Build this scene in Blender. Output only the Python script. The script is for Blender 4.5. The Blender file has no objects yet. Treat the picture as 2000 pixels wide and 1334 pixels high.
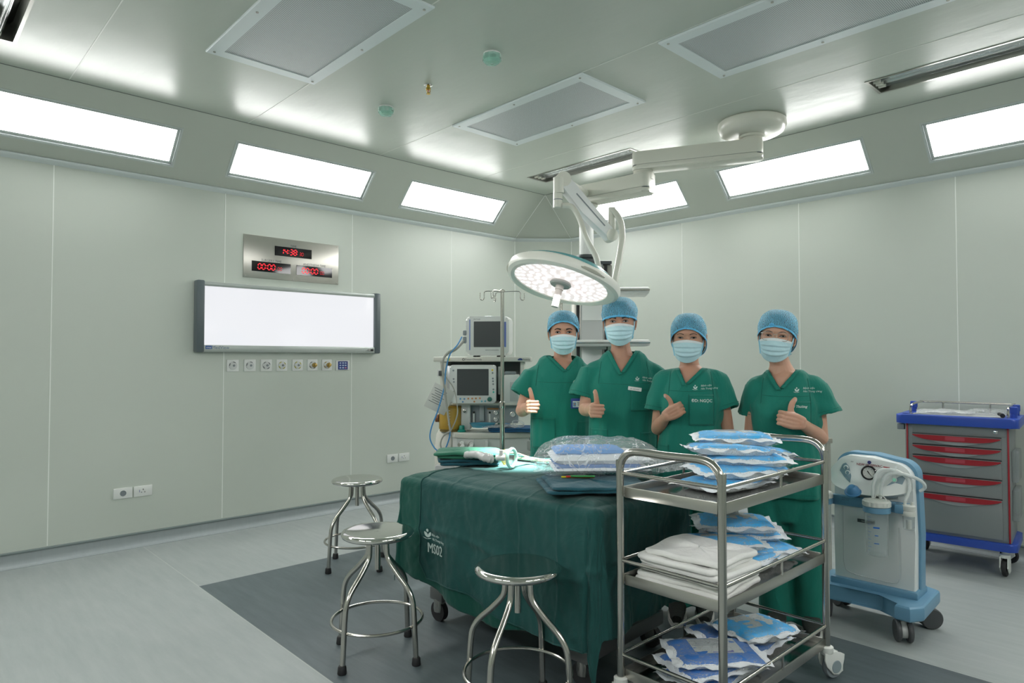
import bpy, bmesh, math, random
import numpy as np
from mathutils import Vector, Matrix, noise
from mathutils.bvhtree import BVHTree
PI = math.pi
scene = bpy.context.scene
COL = scene.collection

# ---------------------------------------------------------------- camera
HEAD = math.radians(46.7)                     # heading of the view in room axes
PITCH = math.atan(34 / 1305)
cam_d = bpy.data.cameras.new('camera'); cam = bpy.data.objects.new('camera', cam_d); COL.objects.link(cam)
cam.location = (0, 0, 1.4)
cam.rotation_euler = (PI / 2 + PITCH, 0, HEAD - PI / 2)
cam_d.sensor_width = 36; cam_d.lens = 1305 / 2000 * 36; cam_d.clip_start = 0.05
scene.camera = cam
# ---------------------------------------------------------------- world, exposure
w = bpy.data.worlds.new('world'); scene.world = w; w.use_nodes = True
w.node_tree.nodes['Background'].inputs[0].default_value = (0.6, 0.65, 0.62, 1)
w.node_tree.nodes['Background'].inputs[1].default_value = 0.05
vs = scene.view_settings
vs.view_transform = 'Standard'; vs.look = 'None'; vs.gamma = 1; vs.use_curve_mapping = False
vs.exposure = 0.0
PANEL_EMIT = 31.0        # luminous ceiling-edge panels
LAMP_POWER = 1500         # surgical lamp beam
# ---------------------------------------------------------------- room measures
XR, YL, XB, YN = 5.80, 5.587, -2.0, -2.3      # right, left, back, near walls
ZW, ZC = 2.787, 3.23                          # wall top, ceiling
INS = 0.44                                    # inset of the sloping cove
FWD = Vector((math.cos(HEAD), math.sin(HEAD), 0)); RGT = Vector((math.sin(HEAD), -math.cos(HEAD), 0))

def at(px, D, z=0.0):
    """point D metres ahead of the camera under image column px"""
    p = FWD * D + RGT * ((px - 1000) * D / 1305); p.z = z
    return p

# ================================================================ materials
MATS = {}
def nt(name):
    m = bpy.data.materials.new(name); m.use_nodes = True
    return m, m.node_tree.nodes, m.node_tree.links, m.node_tree.nodes['Principled BSDF']
def mat(name, col, rough=0.5, metal=0.0, noise_amt=0.0, nscale=8, bump=0.0, bscale=60, stretch=None, trans=0.0, alpha=1.0, emit=None, estr=0.0, coat=0.0, sss=0.0, spec=None, ior=None, sheen=0.0, bdetail=3):
    if name in MATS: return MATS[name]
    m, N, L, b = nt(name)
    b.inputs['Base Color'].default_value = (*col, 1); b.inputs['Roughness'].default_value = rough
    b.inputs['Metallic'].default_value = metal
    if spec is not None: b.inputs['Specular IOR Level'].default_value = spec
    if ior: b.inputs['IOR'].default_value = ior
    b.inputs['Transmission Weight'].default_value = trans
    b.inputs['Alpha'].default_value = alpha
    b.inputs['Coat Weight'].default_value = coat
    if sheen: b.inputs['Sheen Weight'].default_value = sheen
    if sss:
        b.inputs['Subsurface Weight'].default_value = sss; b.inputs['Subsurface Radius'].default_value = (0.01, 0.004, 0.002)
        b.inputs['Subsurface Scale'].default_value = 0.6
    if emit: b.inputs['Emission Color'].default_value = (*emit, 1); b.inputs['Emission Strength'].default_value = estr
    if noise_amt or bump:
        tc = N.new('ShaderNodeTexCoord'); mp = N.new('ShaderNodeMapping')
        L.new(tc.outputs['Object'], mp.inputs[0])
        if stretch: mp.inputs['Scale'].default_value = stretch
    if noise_amt:
        n = N.new('ShaderNodeTexNoise'); n.inputs['Scale'].default_value = nscale; n.inputs['Detail'].default_value = 5
        L.new(mp.outputs[0], n.inputs[0])
        mx = N.new('ShaderNodeMixRGB'); mx.inputs[1].default_value = (*[c * (1 - noise_amt) for c in col], 1)
        mx.inputs[2].default_value = (*[min(1, c * (1 + noise_amt)) for c in col], 1)
        L.new(n.outputs[0], mx.inputs[0]); L.new(mx.outputs[0], b.inputs['Base Color'])
    if bump:
        n2 = N.new('ShaderNodeTexNoise'); n2.inputs['Scale'].default_value = bscale; n2.inputs['Detail'].default_value = bdetail
        L.new(mp.outputs[0], n2.inputs[0]); bp = N.new('ShaderNodeBump'); bp.inputs['Strength'].default_value = bump
        bp.inputs['Distance'].default_value = 0.01
        L.new(n2.outputs[0], bp.inputs['Height']); L.new(bp.outputs[0], b.inputs['Normal'])
    MATS[name] = m; return m

WALLC = (0.565, 0.61, 0.555)
wallm = mat('wall_panel', WALLC, 0.38, noise_amt=0.03, nscale=1.3, bump=0.05, bscale=2.0)
ceilm = mat('ceiling_panel', (0.555, 0.60, 0.54), 0.285, noise_amt=0.02, nscale=1.0, bump=0.42, bscale=3.4, stretch=(1.6, .8, 1), bdetail=8, spec=0.31)
covem = mat('cove_panel', (0.52, 0.56, 0.50), 0.42)
seamw = mat('white_silicone', (0.86, 0.89, 0.85), 0.5)
trimm = mat('coving_trim', (0.62, 0.68, 0.68), 0.35)
vinyl_dark_trim = mat('dark_trim', (0.17, 0.21, 0.21), 0.4)
skirtm = mat('skirting_vinyl', (0.33, 0.37, 0.38), 0.4, noise_amt=0.08, nscale=10, stretch=(4, 4, 0.5))
steel = mat('stainless_steel', (0.52, 0.505, 0.47), 0.2, 1.0, noise_amt=0.06, nscale=5)
steel_pol = mat('polished_steel', (0.70, 0.69, 0.66), 0.07, 1.0, bump=0.03, bscale=7)
steel_brush = mat('brushed_steel', (0.53, 0.515, 0.475), 0.3, 1.0, noise_amt=0.05, nscale=3)
chrome = mat('chrome', (0.75, 0.75, 0.75), 0.08, 1.0)
black_r = mat('black_rubber', (0.018, 0.018, 0.02), 0.6)
dgrey = mat('dark_grey_plastic', (0.06, 0.07, 0.075), 0.45)
mgrey = mat('mid_grey_plastic', (0.22, 0.25, 0.27), 0.45)
lgrey = mat('light_grey_plastic', (0.46, 0.48, 0.47), 0.4)
white_p = mat('white_plastic', (0.74, 0.76, 0.74), 0.35)
cream = mat('cream_enamel', (0.68, 0.68, 0.60), 0.28)
gloss_blk = mat('black_glass', (0.01, 0.01, 0.012), 0.05)

# ================================================================ mesh builder
class MB:
    def __init__(s): s.bm = bmesh.new()
    def _mi(s, faces, mi):
        for f in faces: f.material_index = mi
    def box(s, c, size, rot=None, bev=0.0, mi=0, seg=2):
        r = bmesh.ops.create_cube(s.bm, size=1.0); vs_ = r['verts']
        M = Matrix.Translation(Vector(c)) @ (rot.to_4x4() if rot is not None else Matrix()) @ Matrix.Diagonal((*size, 1))
        bmesh.ops.transform(s.bm, matrix=M, verts=vs_)
        fs = list({f for v in vs_ for f in v.link_faces}); s._mi(fs, mi)
        if bev > 0:
            es = list({e for v in vs_ for e in v.link_edges})
            rb = bmesh.ops.bevel(s.bm, geom=es, offset=bev, segments=seg, profile=0.5, affect='EDGES', clamp_overlap=True)
            s._mi(rb['faces'], mi)
        return s
    def prism(s, pts, z0, z1, M=None, bev=0.0, mi=0, seg=2):
        """polygon pts in xy extruded z0..z1, then placed by M"""
        M = M or Matrix()
        n = len(pts)
        a = [s.bm.verts.new(M @ Vector((p[0], p[1], z0))) for p in pts]; b = [s.bm.verts.new(M @ Vector((p[0], p[1], z1))) for p in pts]
        fs = [s.bm.faces.new(a[::-1]), s.bm.faces.new(b)]
        for i in range(n): fs.append(s.bm.faces.new((a[i], a[(i + 1) % n], b[(i + 1) % n], b[i])))
        s._mi(fs, mi)
        if bev > 0:
            es = [e for f in fs[:2] for e in f.edges]
            rb = bmesh.ops.bevel(s.bm, geom=list(set(es)), offset=bev, segments=seg, profile=0.5, affect='EDGES', clamp_overlap=True); s._mi(rb['faces'], mi)
        return s
    def rings(s, R, cap=True, mi=0, closed=False):
        """list of rings (lists of points) skinned into a surface"""
        V = [[s.bm.verts.new(Vector(p)) for p in r] for r in R]; n = len(V[0]); fs = []
        m = len(V)
        for i in range(m if closed else m - 1):
            A, B = V[i], V[(i + 1) % m]
            for j in range(n): fs.append(s.bm.faces.new((A[j], A[(j + 1) % n], B[(j + 1) % n], B[j])))
        if cap and not closed:
            fs.append(s.bm.faces.new(V[0][::-1])); fs.append(s.bm.faces.new(V[-1]))
        s._mi(fs, mi); return s
    def cyl(s, p0, p1, r0, r1=None, seg=20, mi=0, cap=True):
        r1 = r0 if r1 is None else r1
        p0, p1 = Vector(p0), Vector(p1); d = (p1 - p0).normalized()
        u = d.orthogonal().normalized(); v = d.cross(u)
        ring = lambda p, r: [p + (u * math.cos(2 * PI * i / seg) + v * math.sin(2 * PI * i / seg)) * r for i in range(seg)]
        return s.rings([ring(p0, r0), ring(p1, r1)], cap, mi)
    def lathe(s, prof, o=(0, 0, 0), axis=(0, 0, 1), seg=32, mi=0, cap=True):
        """prof: list of (radius, height along axis)"""
        o = Vector(o); d = Vector(axis).normalized(); u = d.orthogonal().normalized(); v = d.cross(u)
        return s.rings([[o + d * h + (u * math.cos(2 * PI * i / seg) + v * math.sin(2 * PI * i / seg)) * max(r, 1e-4) for i in range(seg)] for r, h in prof], cap, mi)
    def tube(s, pts, r, seg=12, mi=0, closed=False, smooth=0, cap=True, flat=None):
        P = [Vector(p) for p in pts]
        if smooth: P = catmull(P, smooth, closed)
        n = len(P); rad = r if callable(r) else (lambda t: r)
        R = []; up = None
        for i in range(n):
            if closed: t = (P[(i + 1) % n] - P[i - 1]).normalized()
            else: t = (P[min(i + 1, n - 1)] - P[max(i - 1, 0)]).normalized()
            if up is None: up = t.orthogonal().normalized() if flat is None else Vector(flat)
            up = (up - t * up.dot(t)).normalized(); sd = t.cross(up)
            rr = rad(i / max(1, n - 1)); ra, rb = rr if isinstance(rr, tuple) else (rr, rr)
            R.append([P[i] + up * math.cos(2 * PI * j / seg) * ra + sd * math.sin(2 * PI * j / seg) * rb for j in range(seg)])
        return s.rings(R, cap, mi, closed)
    def quad(s, a, b, c, d, mi=0):
        f = s.bm.faces.new([s.bm.verts.new(Vector(p)) for p in (a, b, c, d)]); f.material_index = mi; return s
    def grid(s, f, nu, nv, mi=0):
        V = [[s.bm.verts.new(Vector(f(i / nu, j / nv))) for j in range(nv + 1)] for i in range(nu + 1)]
        for i in range(nu):
            for j in range(nv):
                fc = s.bm.faces.new((V[i][j], V[i + 1][j], V[i + 1][j + 1], V[i][j + 1])); fc.material_index = mi
        return s
    def sph(s, c, r, seg=16, mi=0, scale=(1, 1, 1)):
        M = Matrix.Translation(Vector(c)) @ Matrix.Diagonal((*scale, 1))
        rr = bmesh.ops.create_uvsphere(s.bm, u_segments=seg, v_segments=max(6, seg // 2), radius=r, matrix=M)
        s._mi({f for v in rr['verts'] for f in v.link_faces}, mi); return s
    def build(s, name, mats, parent=None, smooth=True, ang=0.6, loc=None, thick=0.0, sub=0):
        bm = s.bm
        bmesh.ops.recalc_face_normals(bm, faces=bm.faces)
        if smooth:
            for f in bm.faces: f.smooth = True
            for e in bm.edges:
                if len(e.link_faces) == 2 and e.calc_face_angle(0) > ang: e.smooth = False
        me = bpy.data.meshes.new(name); bm.to_mesh(me); bm.free()
        for m in (mats if isinstance(mats, (list, tuple)) else [mats]): me.materials.append(m)
        o = bpy.data.objects.new(name, me); COL.objects.link(o)
        if parent is not None: o.parent = parent
        if loc is not None: o.location = loc
        if sub:
            md = o.modifiers.new('sub', 'SUBSURF'); md.levels = sub; md.render_levels = sub
        if thick:
            md = o.modifiers.new('solid', 'SOLIDIFY'); md.thickness = thick; md.offset = -1
        return o

def catmull(P, k, closed=False):
    out = []; n = len(P)
    rng = range(n) if closed else range(n - 1)
    for i in rng:
        if closed: a, b, c, d = P[i - 1], P[i], P[(i + 1) % n], P[(i + 2) % n]
        else: a, b, c, d = P[max(i - 1, 0)], P[i], P[i + 1], P[min(i + 2, n - 1)]
        for j in range(k):
            t = j / k
            out.append(0.5 * ((2 * b) + (c - a) * t + (2 * a - 5 * b + 4 * c - d) * t * t + (3 * b - a - 3 * c + d) * t ** 3))
    if not closed: out.append(P[-1].copy())
    return out
def rrect(w, h, r, n=6, cx=0, cy=0):
    pts = []
    for (sx, sy, a0) in ((1, 1, 0), (-1, 1, 90), (-1, -1, 180), (1, -1, 270)):
        for i in range(n + 1):
            a = math.radians(a0 + 90 * i / n); pts.append((cx + sx * (w / 2 - r) + r * math.cos(a), cy + sy * (h / 2 - r) + r * math.sin(a)))
    return pts
def thing(name, label, cat, loc=(0, 0, 0), rz=0.0, group=None, rot=None):
    o = bpy.data.objects.new(name, None); o.empty_display_size = 0.1; COL.objects.link(o)
    o.location = loc; o.rotation_euler = rot if rot else (0, 0, rz)
    o['label'] = label; o['category'] = cat
    if group: o['group'] = group
    return o
def tag(o, label, cat, group=None):
    o['label'] = label; o['category'] = cat
    if group: o['group'] = group
    return o
def struct(name, b, m, **k):
    o = b.build(name, m, **k); o['kind'] = 'structure'; return o
def dup(src, label=None, loc=None, rz=None):
    def cp(o, par):
        c = o.copy(); COL.objects.link(c); c.parent = par
        for ch in o.children: cp(ch, c)
        return c
    r = cp(src, None)
    if label: r['label'] = label
    if loc is not None: r.location = loc
    if rz is not None: r.rotation_euler = (0, 0, rz)
    return r
def basis(o, x, y, z):
    return Matrix(((x[0], y[0], z[0], o[0]), (x[1], y[1], z[1], o[1]), (x[2], y[2], z[2], o[2]), (0, 0, 0, 1)))
def text_bm(bmx, txt, size, M, mi=0, depth=0.0, shear=0.0, align='CENTER', bold=0.0, proj=None):
    """flat lettering as mesh, placed by M (text x -> M x, text y -> M y)"""
    cu = bpy.data.curves.new('t', 'FONT'); cu.body = txt; cu.size = size; cu.align_x = align; cu.align_y = 'CENTER'
    cu.shear = shear; cu.extrude = depth; cu.offset = bold; cu.resolution_u = 2
    o = bpy.data.objects.new('t', cu); COL.objects.link(o)
    dg = bpy.context.evaluated_depsgraph_get(); dg.update()
    me = bpy.data.meshes.new_from_object(o.evaluated_get(dg), depsgraph=dg)
    tmp = bmesh.new(); tmp.from_mesh(me)
    if proj:
        bmesh.ops.triangulate(tmp, faces=tmp.faces)
        for _ in range(2):
            es = [e for e in tmp.edges if e.calc_length() > max(.12 * size, .004)]
            if es: bmesh.ops.subdivide_edges(tmp, edges=es, cuts=1); bmesh.ops.triangulate(tmp, faces=tmp.faces)
    vm = {}
    for v in tmp.verts:
        p = M @ v.co
        vm[v] = bmx.verts.new(proj(p) if proj else p)
    for f in tmp.faces:
        try: nf = bmx.faces.new([vm[v] for v in f.verts]); nf.material_index = mi
        except ValueError: pass
    tmp.free(); bpy.data.objects.remove(o); bpy.data.curves.remove(cu); bpy.data.meshes.remove(me)

# ================================================================ the room
# floor: light vinyl with a dark inlaid field, seams between the sheets
def floor_mat():
    m, N, L, b = nt('floor_vinyl')
    tc = N.new('ShaderNodeTexCoord'); sp = N.new('ShaderNodeSeparateXYZ'); L.new(tc.outputs['Object'], sp.inputs[0])
    def math_(op, a, bb):
        n = N.new('ShaderNodeMath'); n.operation = op
        for i, x in enumerate((a, bb)):
            if isinstance(x, (int, float)): n.inputs[i].default_value = x
            else: L.new(x, n.inputs[i])
        return n.outputs[0]
    X, Y = sp.outputs[0], sp.outputs[1]
    inside = math_('MULTIPLY', math_('MULTIPLY', math_('GREATER_THAN', X, 1.443), math_('LESS_THAN', X, 3.522)), math_('LESS_THAN', Y, 4.345))
    mp = N.new('ShaderNodeMapping'); L.new(tc.outputs['Object'], mp.inputs[0]); mp.inputs['Scale'].default_value = (9, 1.3, 1); mp.inputs['Rotation'].default_value = (0, 0, 0.25)
    n1 = N.new('ShaderNodeTexNoise'); n1.inputs['Scale'].default_value = 2.2; n1.inputs['Detail'].default_value = 8; n1.inputs['Roughness'].default_value = 0.65; L.new(mp.outputs[0], n1.inputs[0])
    n2 = N.new('ShaderNodeTexNoise'); n2.inputs['Scale'].default_value = 2.5; n2.inputs['Detail'].default_value = 6; L.new(tc.outputs['Object'], n2.inputs[0])
    f = math_('ADD', math_('MULTIPLY', n1.outputs[0], 0.65), math_('MULTIPLY', n2.outputs[0], 0.35))
    def ramp(a, c):
        r = N.new('ShaderNodeValToRGB'); r.color_ramp.elements[0].position = 0.32; r.color_ramp.elements[1].position = 0.68
        r.color_ramp.elements[0].color = (*a, 1); r.color_ramp.elements[1].color = (*c, 1); L.new(f, r.inputs[0]); return r.outputs[0]
    mx = N.new('ShaderNodeMixRGB'); L.new(inside, mx.inputs[0]); L.new(ramp((0.285, 0.318, 0.315), (0.36, 0.39, 0.385)), mx.inputs[1]); L.new(ramp((0.066, 0.088, 0.098), (0.112, 0.140, 0.150)), mx.inputs[2])
    seams = None
    for ax, v in ((X, 1.443), (X, 3.522), (X, -0.4), (X, 5.0)):
        s_ = math_('LESS_THAN', math_('ABSOLUTE', math_('SUBTRACT', ax, v), 0), 0.0028)
        seams = s_ if seams is None else math_('MAXIMUM', seams, s_)
    m2 = N.new('ShaderNodeMixRGB'); L.new(math_('MULTIPLY', seams, 0.5), m2.inputs[0]); L.new(mx.outputs[0], m2.inputs[1]); m2.inputs[2].default_value = (0.52, 0.55, 0.5, 1)
    L.new(m2.outputs[0], b.inputs['Base Color'])
    r2 = N.new('ShaderNodeMapRange'); L.new(n2.outputs[0], r2.inputs[0]); r2.inputs[3].default_value = 0.34; r2.inputs[4].default_value = 0.5
    L.new(r2.outputs[0], b.inputs['Roughness']); b.inputs['Specular IOR Level'].default_value = 0.4
    bp = N.new('ShaderNodeBump'); bp.inputs['Strength'].default_value = 0.08; bp.inputs['Distance'].default_value = 0.004; L.new(n1.outputs[0], bp.inputs['Height']); L.new(bp.outputs[0], b.inputs['Normal'])
    return m
b = MB(); b.box(((XB + XR) / 2, (YN + YL) / 2, -0.05), (XR - XB + 0.4, YL - YN + 0.4, 0.1)); struct('floor', b, floor_mat(), smooth=False)

CH = (5.31, 5.15)                              # chamfered corner: from (CH0, YL) to (XR, CH1)
JL = [-1.5, -0.32, 0.853, 2.03, 3.2, 4.38]; JR = [3.675, 2.506, 1.335, 0.16, -1.0]
T = 0.12
b = MB(); b.box(((XB + CH[0]) / 2, YL + T / 2, ZW / 2), (CH[0] - XB, T, ZW))
for x in JL: b.box((x, YL, (ZW + .1) / 2), (0.006, 0.003, ZW - 0.12), mi=1)
b.box((CH[0] - .003, YL - .002, (ZW + .1) / 2), (0.01, 0.006, ZW - 0.1), mi=1)
struct('wall_left', b, [wallm, seamw], smooth=False)
b = MB(); b.box((XR + T / 2, (YN + CH[1]) / 2, ZW / 2), (T, CH[1] - YN, ZW))
for y in JR: b.box((XR, y, (ZW + .1) / 2), (0.003, 0.006, ZW - 0.12), mi=1)
b.box((XR - .002, CH[1] - .003, (ZW + .1) / 2), (0.006, 0.01, ZW - 0.1), mi=1)
struct('wall_right', b, [wallm, seamw], smooth=False)
b = MB(); b.prism([(CH[0], YL), (XR, CH[1]), (XR + .12, CH[1]), (XR + .12, YL + .12), (CH[0], YL + .12)], 0, ZW); struct('wall_corner', b, wallm, smooth=False)
b = MB(); b.box((XB - T / 2, (YN + YL) / 2, ZW / 2), (T, YL - YN, ZW)); struct('wall_back', b, wallm, smooth=False)
b = MB(); b.box(((XB + XR) / 2, YN - T / 2, ZW / 2), (XR - XB, T, ZW)); struct('wall_near', b, wallm, smooth=False)

# skirting: vinyl coved up the wall with a dark edge strip on top
def skirt(name, p0, p1, nrm):
    p0, p1, n = Vector(p0), Vector(p1), Vector(nrm)
    prof = [(0.0, 0.09), (0.006, 0.09), (0.007, 0.045), (0.014, 0.022), (0.03, 0.007), (0.05, 0.002), (0.05, 0.0), (0, 0)]
    b = MB(); b.rings([[p + n * o + Vector((0, 0, z)) for o, z in prof] for p in (p0, p1)])
    prof2 = [(0.0, 0.088), (0.012, 0.088), (0.014, 0.094), (0.012, 0.1), (0, 0.104)]
    b.rings([[p + n * o + Vector((0, 0, z)) for o, z in prof2] for p in (p0, p1)], mi=1)
    struct(name, b, [skirtm, vinyl_dark_trim], ang=0.9)
skirt('baseboard_left', (XB, YL, 0), (CH[0], YL, 0), (0, -1, 0))
skirt('baseboard_right', (XR, YN, 0), (XR, CH[1], 0), (-1, 0, 0))
nc = Vector((-(YL - CH[1]), -(XR - CH[0]), 0)).normalized()
skirt('baseboard_corner', (CH[0], YL, 0), (XR, CH[1], 0), nc)

# ceiling with openings for the recessed germicidal fittings
TUBES = [(4.71, 3.50, 4.96, 4.75), (4.71, 0.32, 4.96, 1.57), (0.27, 3.50, 0.52, 4.75)]
cx0, cx1, cy0, cy1 = XB + INS, XR - INS, YN + INS, YL - INS
xs = sorted({cx0, cx1, *[t[0] for t in TUBES], *[t[2] for t in TUBES]}); ys = sorted({cy0, cy1, *[t[1] for t in TUBES], *[t[3] for t in TUBES]})
b = MB()
for i in range(len(xs) - 1):
    for j in range(len(ys) - 1):
        mx_, my_ = (xs[i] + xs[i + 1]) / 2, (ys[j] + ys[j + 1]) / 2
        if any(t[0] < mx_ < t[2] and t[1] < my_ < t[3] for t in TUBES): continue
        b.quad((xs[i], ys[j], ZC), (xs[i + 1], ys[j], ZC), (xs[i + 1], ys[j + 1], ZC), (xs[i], ys[j + 1], ZC))
bmesh.ops.remove_doubles(b.bm, verts=b.bm.verts, dist=1e-5)
for x in (-0.32, 0.86, 2.035, 3.22, 4.38): b.box((x, (cy0 + cy1) / 2, ZC), (0.006, cy1 - cy0, 0.003), mi=1)
# dark shadow-gap at the ceiling edge
b.box(((cx0 + cx1) / 2, cy1, ZC - .001), (cx1 - cx0, 0.008, 0.003), mi=2)
b.box((cx1, (cy0 + cy1) / 2, ZC - .001), (0.008, cy1 - cy0, 0.003), mi=2)
struct('ceiling', b, [ceilm, mat('ceiling_seam', (0.76, 0.79, 0.74), 0.4), mat('shadow_gap', (0.16, 0.18, 0.17), 0.6)], smooth=False)
b = MB(); b.box(((XB + XR) / 2, (YN + YL) / 2, ZC + 0.5), (XR - XB + .5, YL - YN + .5, 0.1)); struct('trim_9', b, wallm, smooth=False)

# sloping coves with a coving trim below them
LP = [(-1.285), 0.37, 2.025, 3.68]; RP = [-1.41, 0.245, 1.9, 3.555]; LW = 1.2
S0, S1 = 0.1555, 0.428                        # lit width along the slope
def slope_frame(side, u, s):
    """point on a cove: u along the wall, s up the slope from the wall top"""
    k = s / math.hypot(INS, ZC - ZW); o, z = INS * k, ZW + (ZC - ZW) * k
    return {'L': Vector((u, YL - o, z)), 'R': Vector((XR - o, u, z)), 'B': Vector((XB + o, u, z)), 'N': Vector((u, YN + o, z))}[side]
SL = math.hypot(INS, ZC - ZW)
def cove(name, side, u0, u1, holes, c0=0.0, c1=0.0):
    b = MB(); us = sorted({u0, u1, *[h for a in holes for h in (a - .022, a + LW + .022)]})
    for i in range(len(us) - 1):
        um = (us[i] + us[i + 1]) / 2; hole = any(a < um < a + LW for a in holes)
        segs = [(0, S0 - .022), (S1 + .022, SL)] if hole else [(0, SL)]
        for s0, s1 in segs:
            a0 = a1 = us[i]; e0 = e1 = us[i + 1]
            if i == 0: a0 = u0 - c0 * (1 - s0 / SL) ; a1 = u0 - c0 * (1 - s1 / SL)
            if i == len(us) - 2: e0 = u1 + c1 * (1 - s0 / SL); e1 = u1 + c1 * (1 - s1 / SL)
            b.quad(slope_frame(side, a0, s0), slope_frame(side, e0, s0), slope_frame(side, e1, s1), slope_frame(side, a1, s1))
    nd = {'L': (0, -1), 'R': (-1, 0), 'B': (1, 0), 'N': (0, 1)}[side]; nd = Vector((*nd, 0))
    p0, p1 = slope_frame(side, u0 - c0, 0), slope_frame(side, u1 + c1, 0)
    prof = [(0, 0.012), (0.016, 0.014), (0.03, 0.004), (0.03, -0.004), (0.02, -0.014), (0.01, -0.022), (0.0, -0.03)]
    b.rings([[p + nd * o + Vector((0, 0, z)) for o, z in prof] for p in (p0, p1)], mi=1)
    struct(name, b, [covem, trimm], ang=0.9)
cove('trim_1', 'L', cx0, cx1, LP, INS, -(cx1 - CH[0]))
cove('trim_2', 'R', cy0, cy1, RP, INS, -(cy1 - CH[1]))
cove('trim_3', 'B', cy0, cy1, [0.245, 1.9], INS, INS)
cove('trim_4', 'N', cx0, cx1, [0.37, 2.025], INS, INS)
A, B_, C_ = Vector((cx1, cy1, ZC)), Vector((CH[0], YL, ZW)), Vector((XR, CH[1], ZW))
b = MB(); f = b.bm.faces.new([b.bm.verts.new(p) for p in (A, B_, C_)])
prof = [(0, 0.0), (0.03, 0.004), (0.03, -0.004), (0.02, -0.014), (0.01, -0.022), (0.0, -0.03)]
b.rings([[p + nc * o + Vector((0, 0, z)) for o, z in prof] for p in (B_, C_)], mi=1)
b.tube([A, B_], 0.004, seg=6, mi=2); b.tube([A, C_], 0.004, seg=6, mi=2)
struct('trim_5', b, [covem, trimm, seamw], ang=0.9)

# luminous panels in the coves
emitm = mat('lit_diffuser', (0.3, 0.3, 0.3), 0.5, emit=(1.0, 1.0, 0.98), estr=PANEL_EMIT)
def beam_profile(m, power):
    # the prismatic diffuser throws its light mostly forward: strength falls with the angle from its face
    N, Lk = m.node_tree.nodes, m.node_tree.links; g = N.new('ShaderNodeNewGeometry'); d = N.new('ShaderNodeVectorMath'); d.operation = 'DOT_PRODUCT'
    Lk.new(g.outputs['Normal'], d.inputs[0]); Lk.new(g.outputs['Incoming'], d.inputs[1])
    a = N.new('ShaderNodeMath'); a.operation = 'ABSOLUTE'; Lk.new(d.outputs['Value'], a.inputs[0])
    p = N.new('ShaderNodeMath'); p.operation = 'POWER'; p.inputs[1].default_value = power; Lk.new(a.outputs[0], p.inputs[0])
    q = N.new('ShaderNodeMath'); q.operation = 'MULTIPLY'; q.inputs[1].default_value = PANEL_EMIT; Lk.new(p.outputs[0], q.inputs[0]); Lk.new(q.outputs[0], N['Principled BSDF'].inputs['Emission Strength'])
beam_profile(emitm, 1.1)
framem = mat('panel_frame', (0.55, 0.60, 0.58), 0.35); recm = mat('panel_recess', (0.34, 0.38, 0.38), 0.5)
NAMES = {('L', 0): 'lit cove panel on the left slope, wholly behind the camera side', ('L', 1): 'long lit cove panel at the upper left edge of the photo above the left wall',
 ('L', 2): 'lit cove panel on the left slope above the red digital clocks', ('L', 3): 'lit cove panel on the left slope nearest the room corner',
 ('R', 3): 'lit cove panel on the right slope behind the white pendant column', ('R', 2): 'lit cove panel on the right slope just right of the round ceiling mount',
 ('R', 1): 'lit cove panel at the right edge of the photo above the drawer cart', ('R', 0): 'lit cove panel on the right slope outside the view'}
def light_panel(side, u, label):
    o = slope_frame(side, u + LW / 2, (S0 + S1) / 2); sl = (slope_frame(side, 0, 1) - slope_frame(side, 0, 0)).normalized()
    al = (slope_frame(side, 1, 0) - slope_frame(side, 0, 0)).normalized(); n = al.cross(sl)
    if n.z > 0: n = -n
    yv = n.cross(al)
    t = thing('light_panel', label, 'ceiling light', group='lit panels in the ceiling coves'); t.matrix_world = basis(o, al, yv, n)
    hw, hh = LW / 2, (S1 - S0) / 2
    def ringbox(b, w0, h0, w1, h1, z0, z1, mi=0):
        P = lambda w_, h_, z: [(-w_, -h_, z), (w_, -h_, z), (w_, h_, z), (-w_, h_, z)]
        b.rings([P(w0, h0, z0), P(w1, h1, z0), P(w1, h1, z1), P(w0, h0, z1)], closed=True, mi=mi)
    b = MB(); ringbox(b, hw + .022, hh + .022, hw + .0175, hh + .0175, -.001, -.03, 1); ringbox(b, hw + .0175, hh + .0175, hw - .001, hh - .001, -.018, -.022, 0)
    ringbox(b, hw + .034, hh + .034, hw + .022, hh + .022, 0.0, 0.0025, 0)
    b.build('frame', [framem, recm], t, smooth=False)
    b = MB(); b.prism(rrect(LW, 2 * hh, .01, 3), -.03, -.02); b.build('diffuser', emitm, t, smooth=False)
    return t
for i, u in enumerate(LP): light_panel('L', u, NAMES[('L', i)])
for i, u in enumerate(RP): light_panel('R', u, NAMES[('R', i)])
for u in (0.245, 1.9): light_panel('B', u, 'lit cove panel on the slope behind the camera, ' + ('farther left' if u > 1 else 'farther right'))
for u in (0.37, 2.025): light_panel('N', u, 'lit cove panel on the slope at the near side of the room, %s half' % ('back' if u < 1 else 'front'))
# ================================================================ things on the left wall
def on_wall(name, label, cat, x, z, group=None):
    """local x runs along the wall, y up, z out of the wall into the room"""
    t = thing(name, label, cat, group=group)
    t.matrix_world = basis((x, YL, z), (1, 0, 0), (0, 0, 1), (0, -1, 0)); return t
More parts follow.
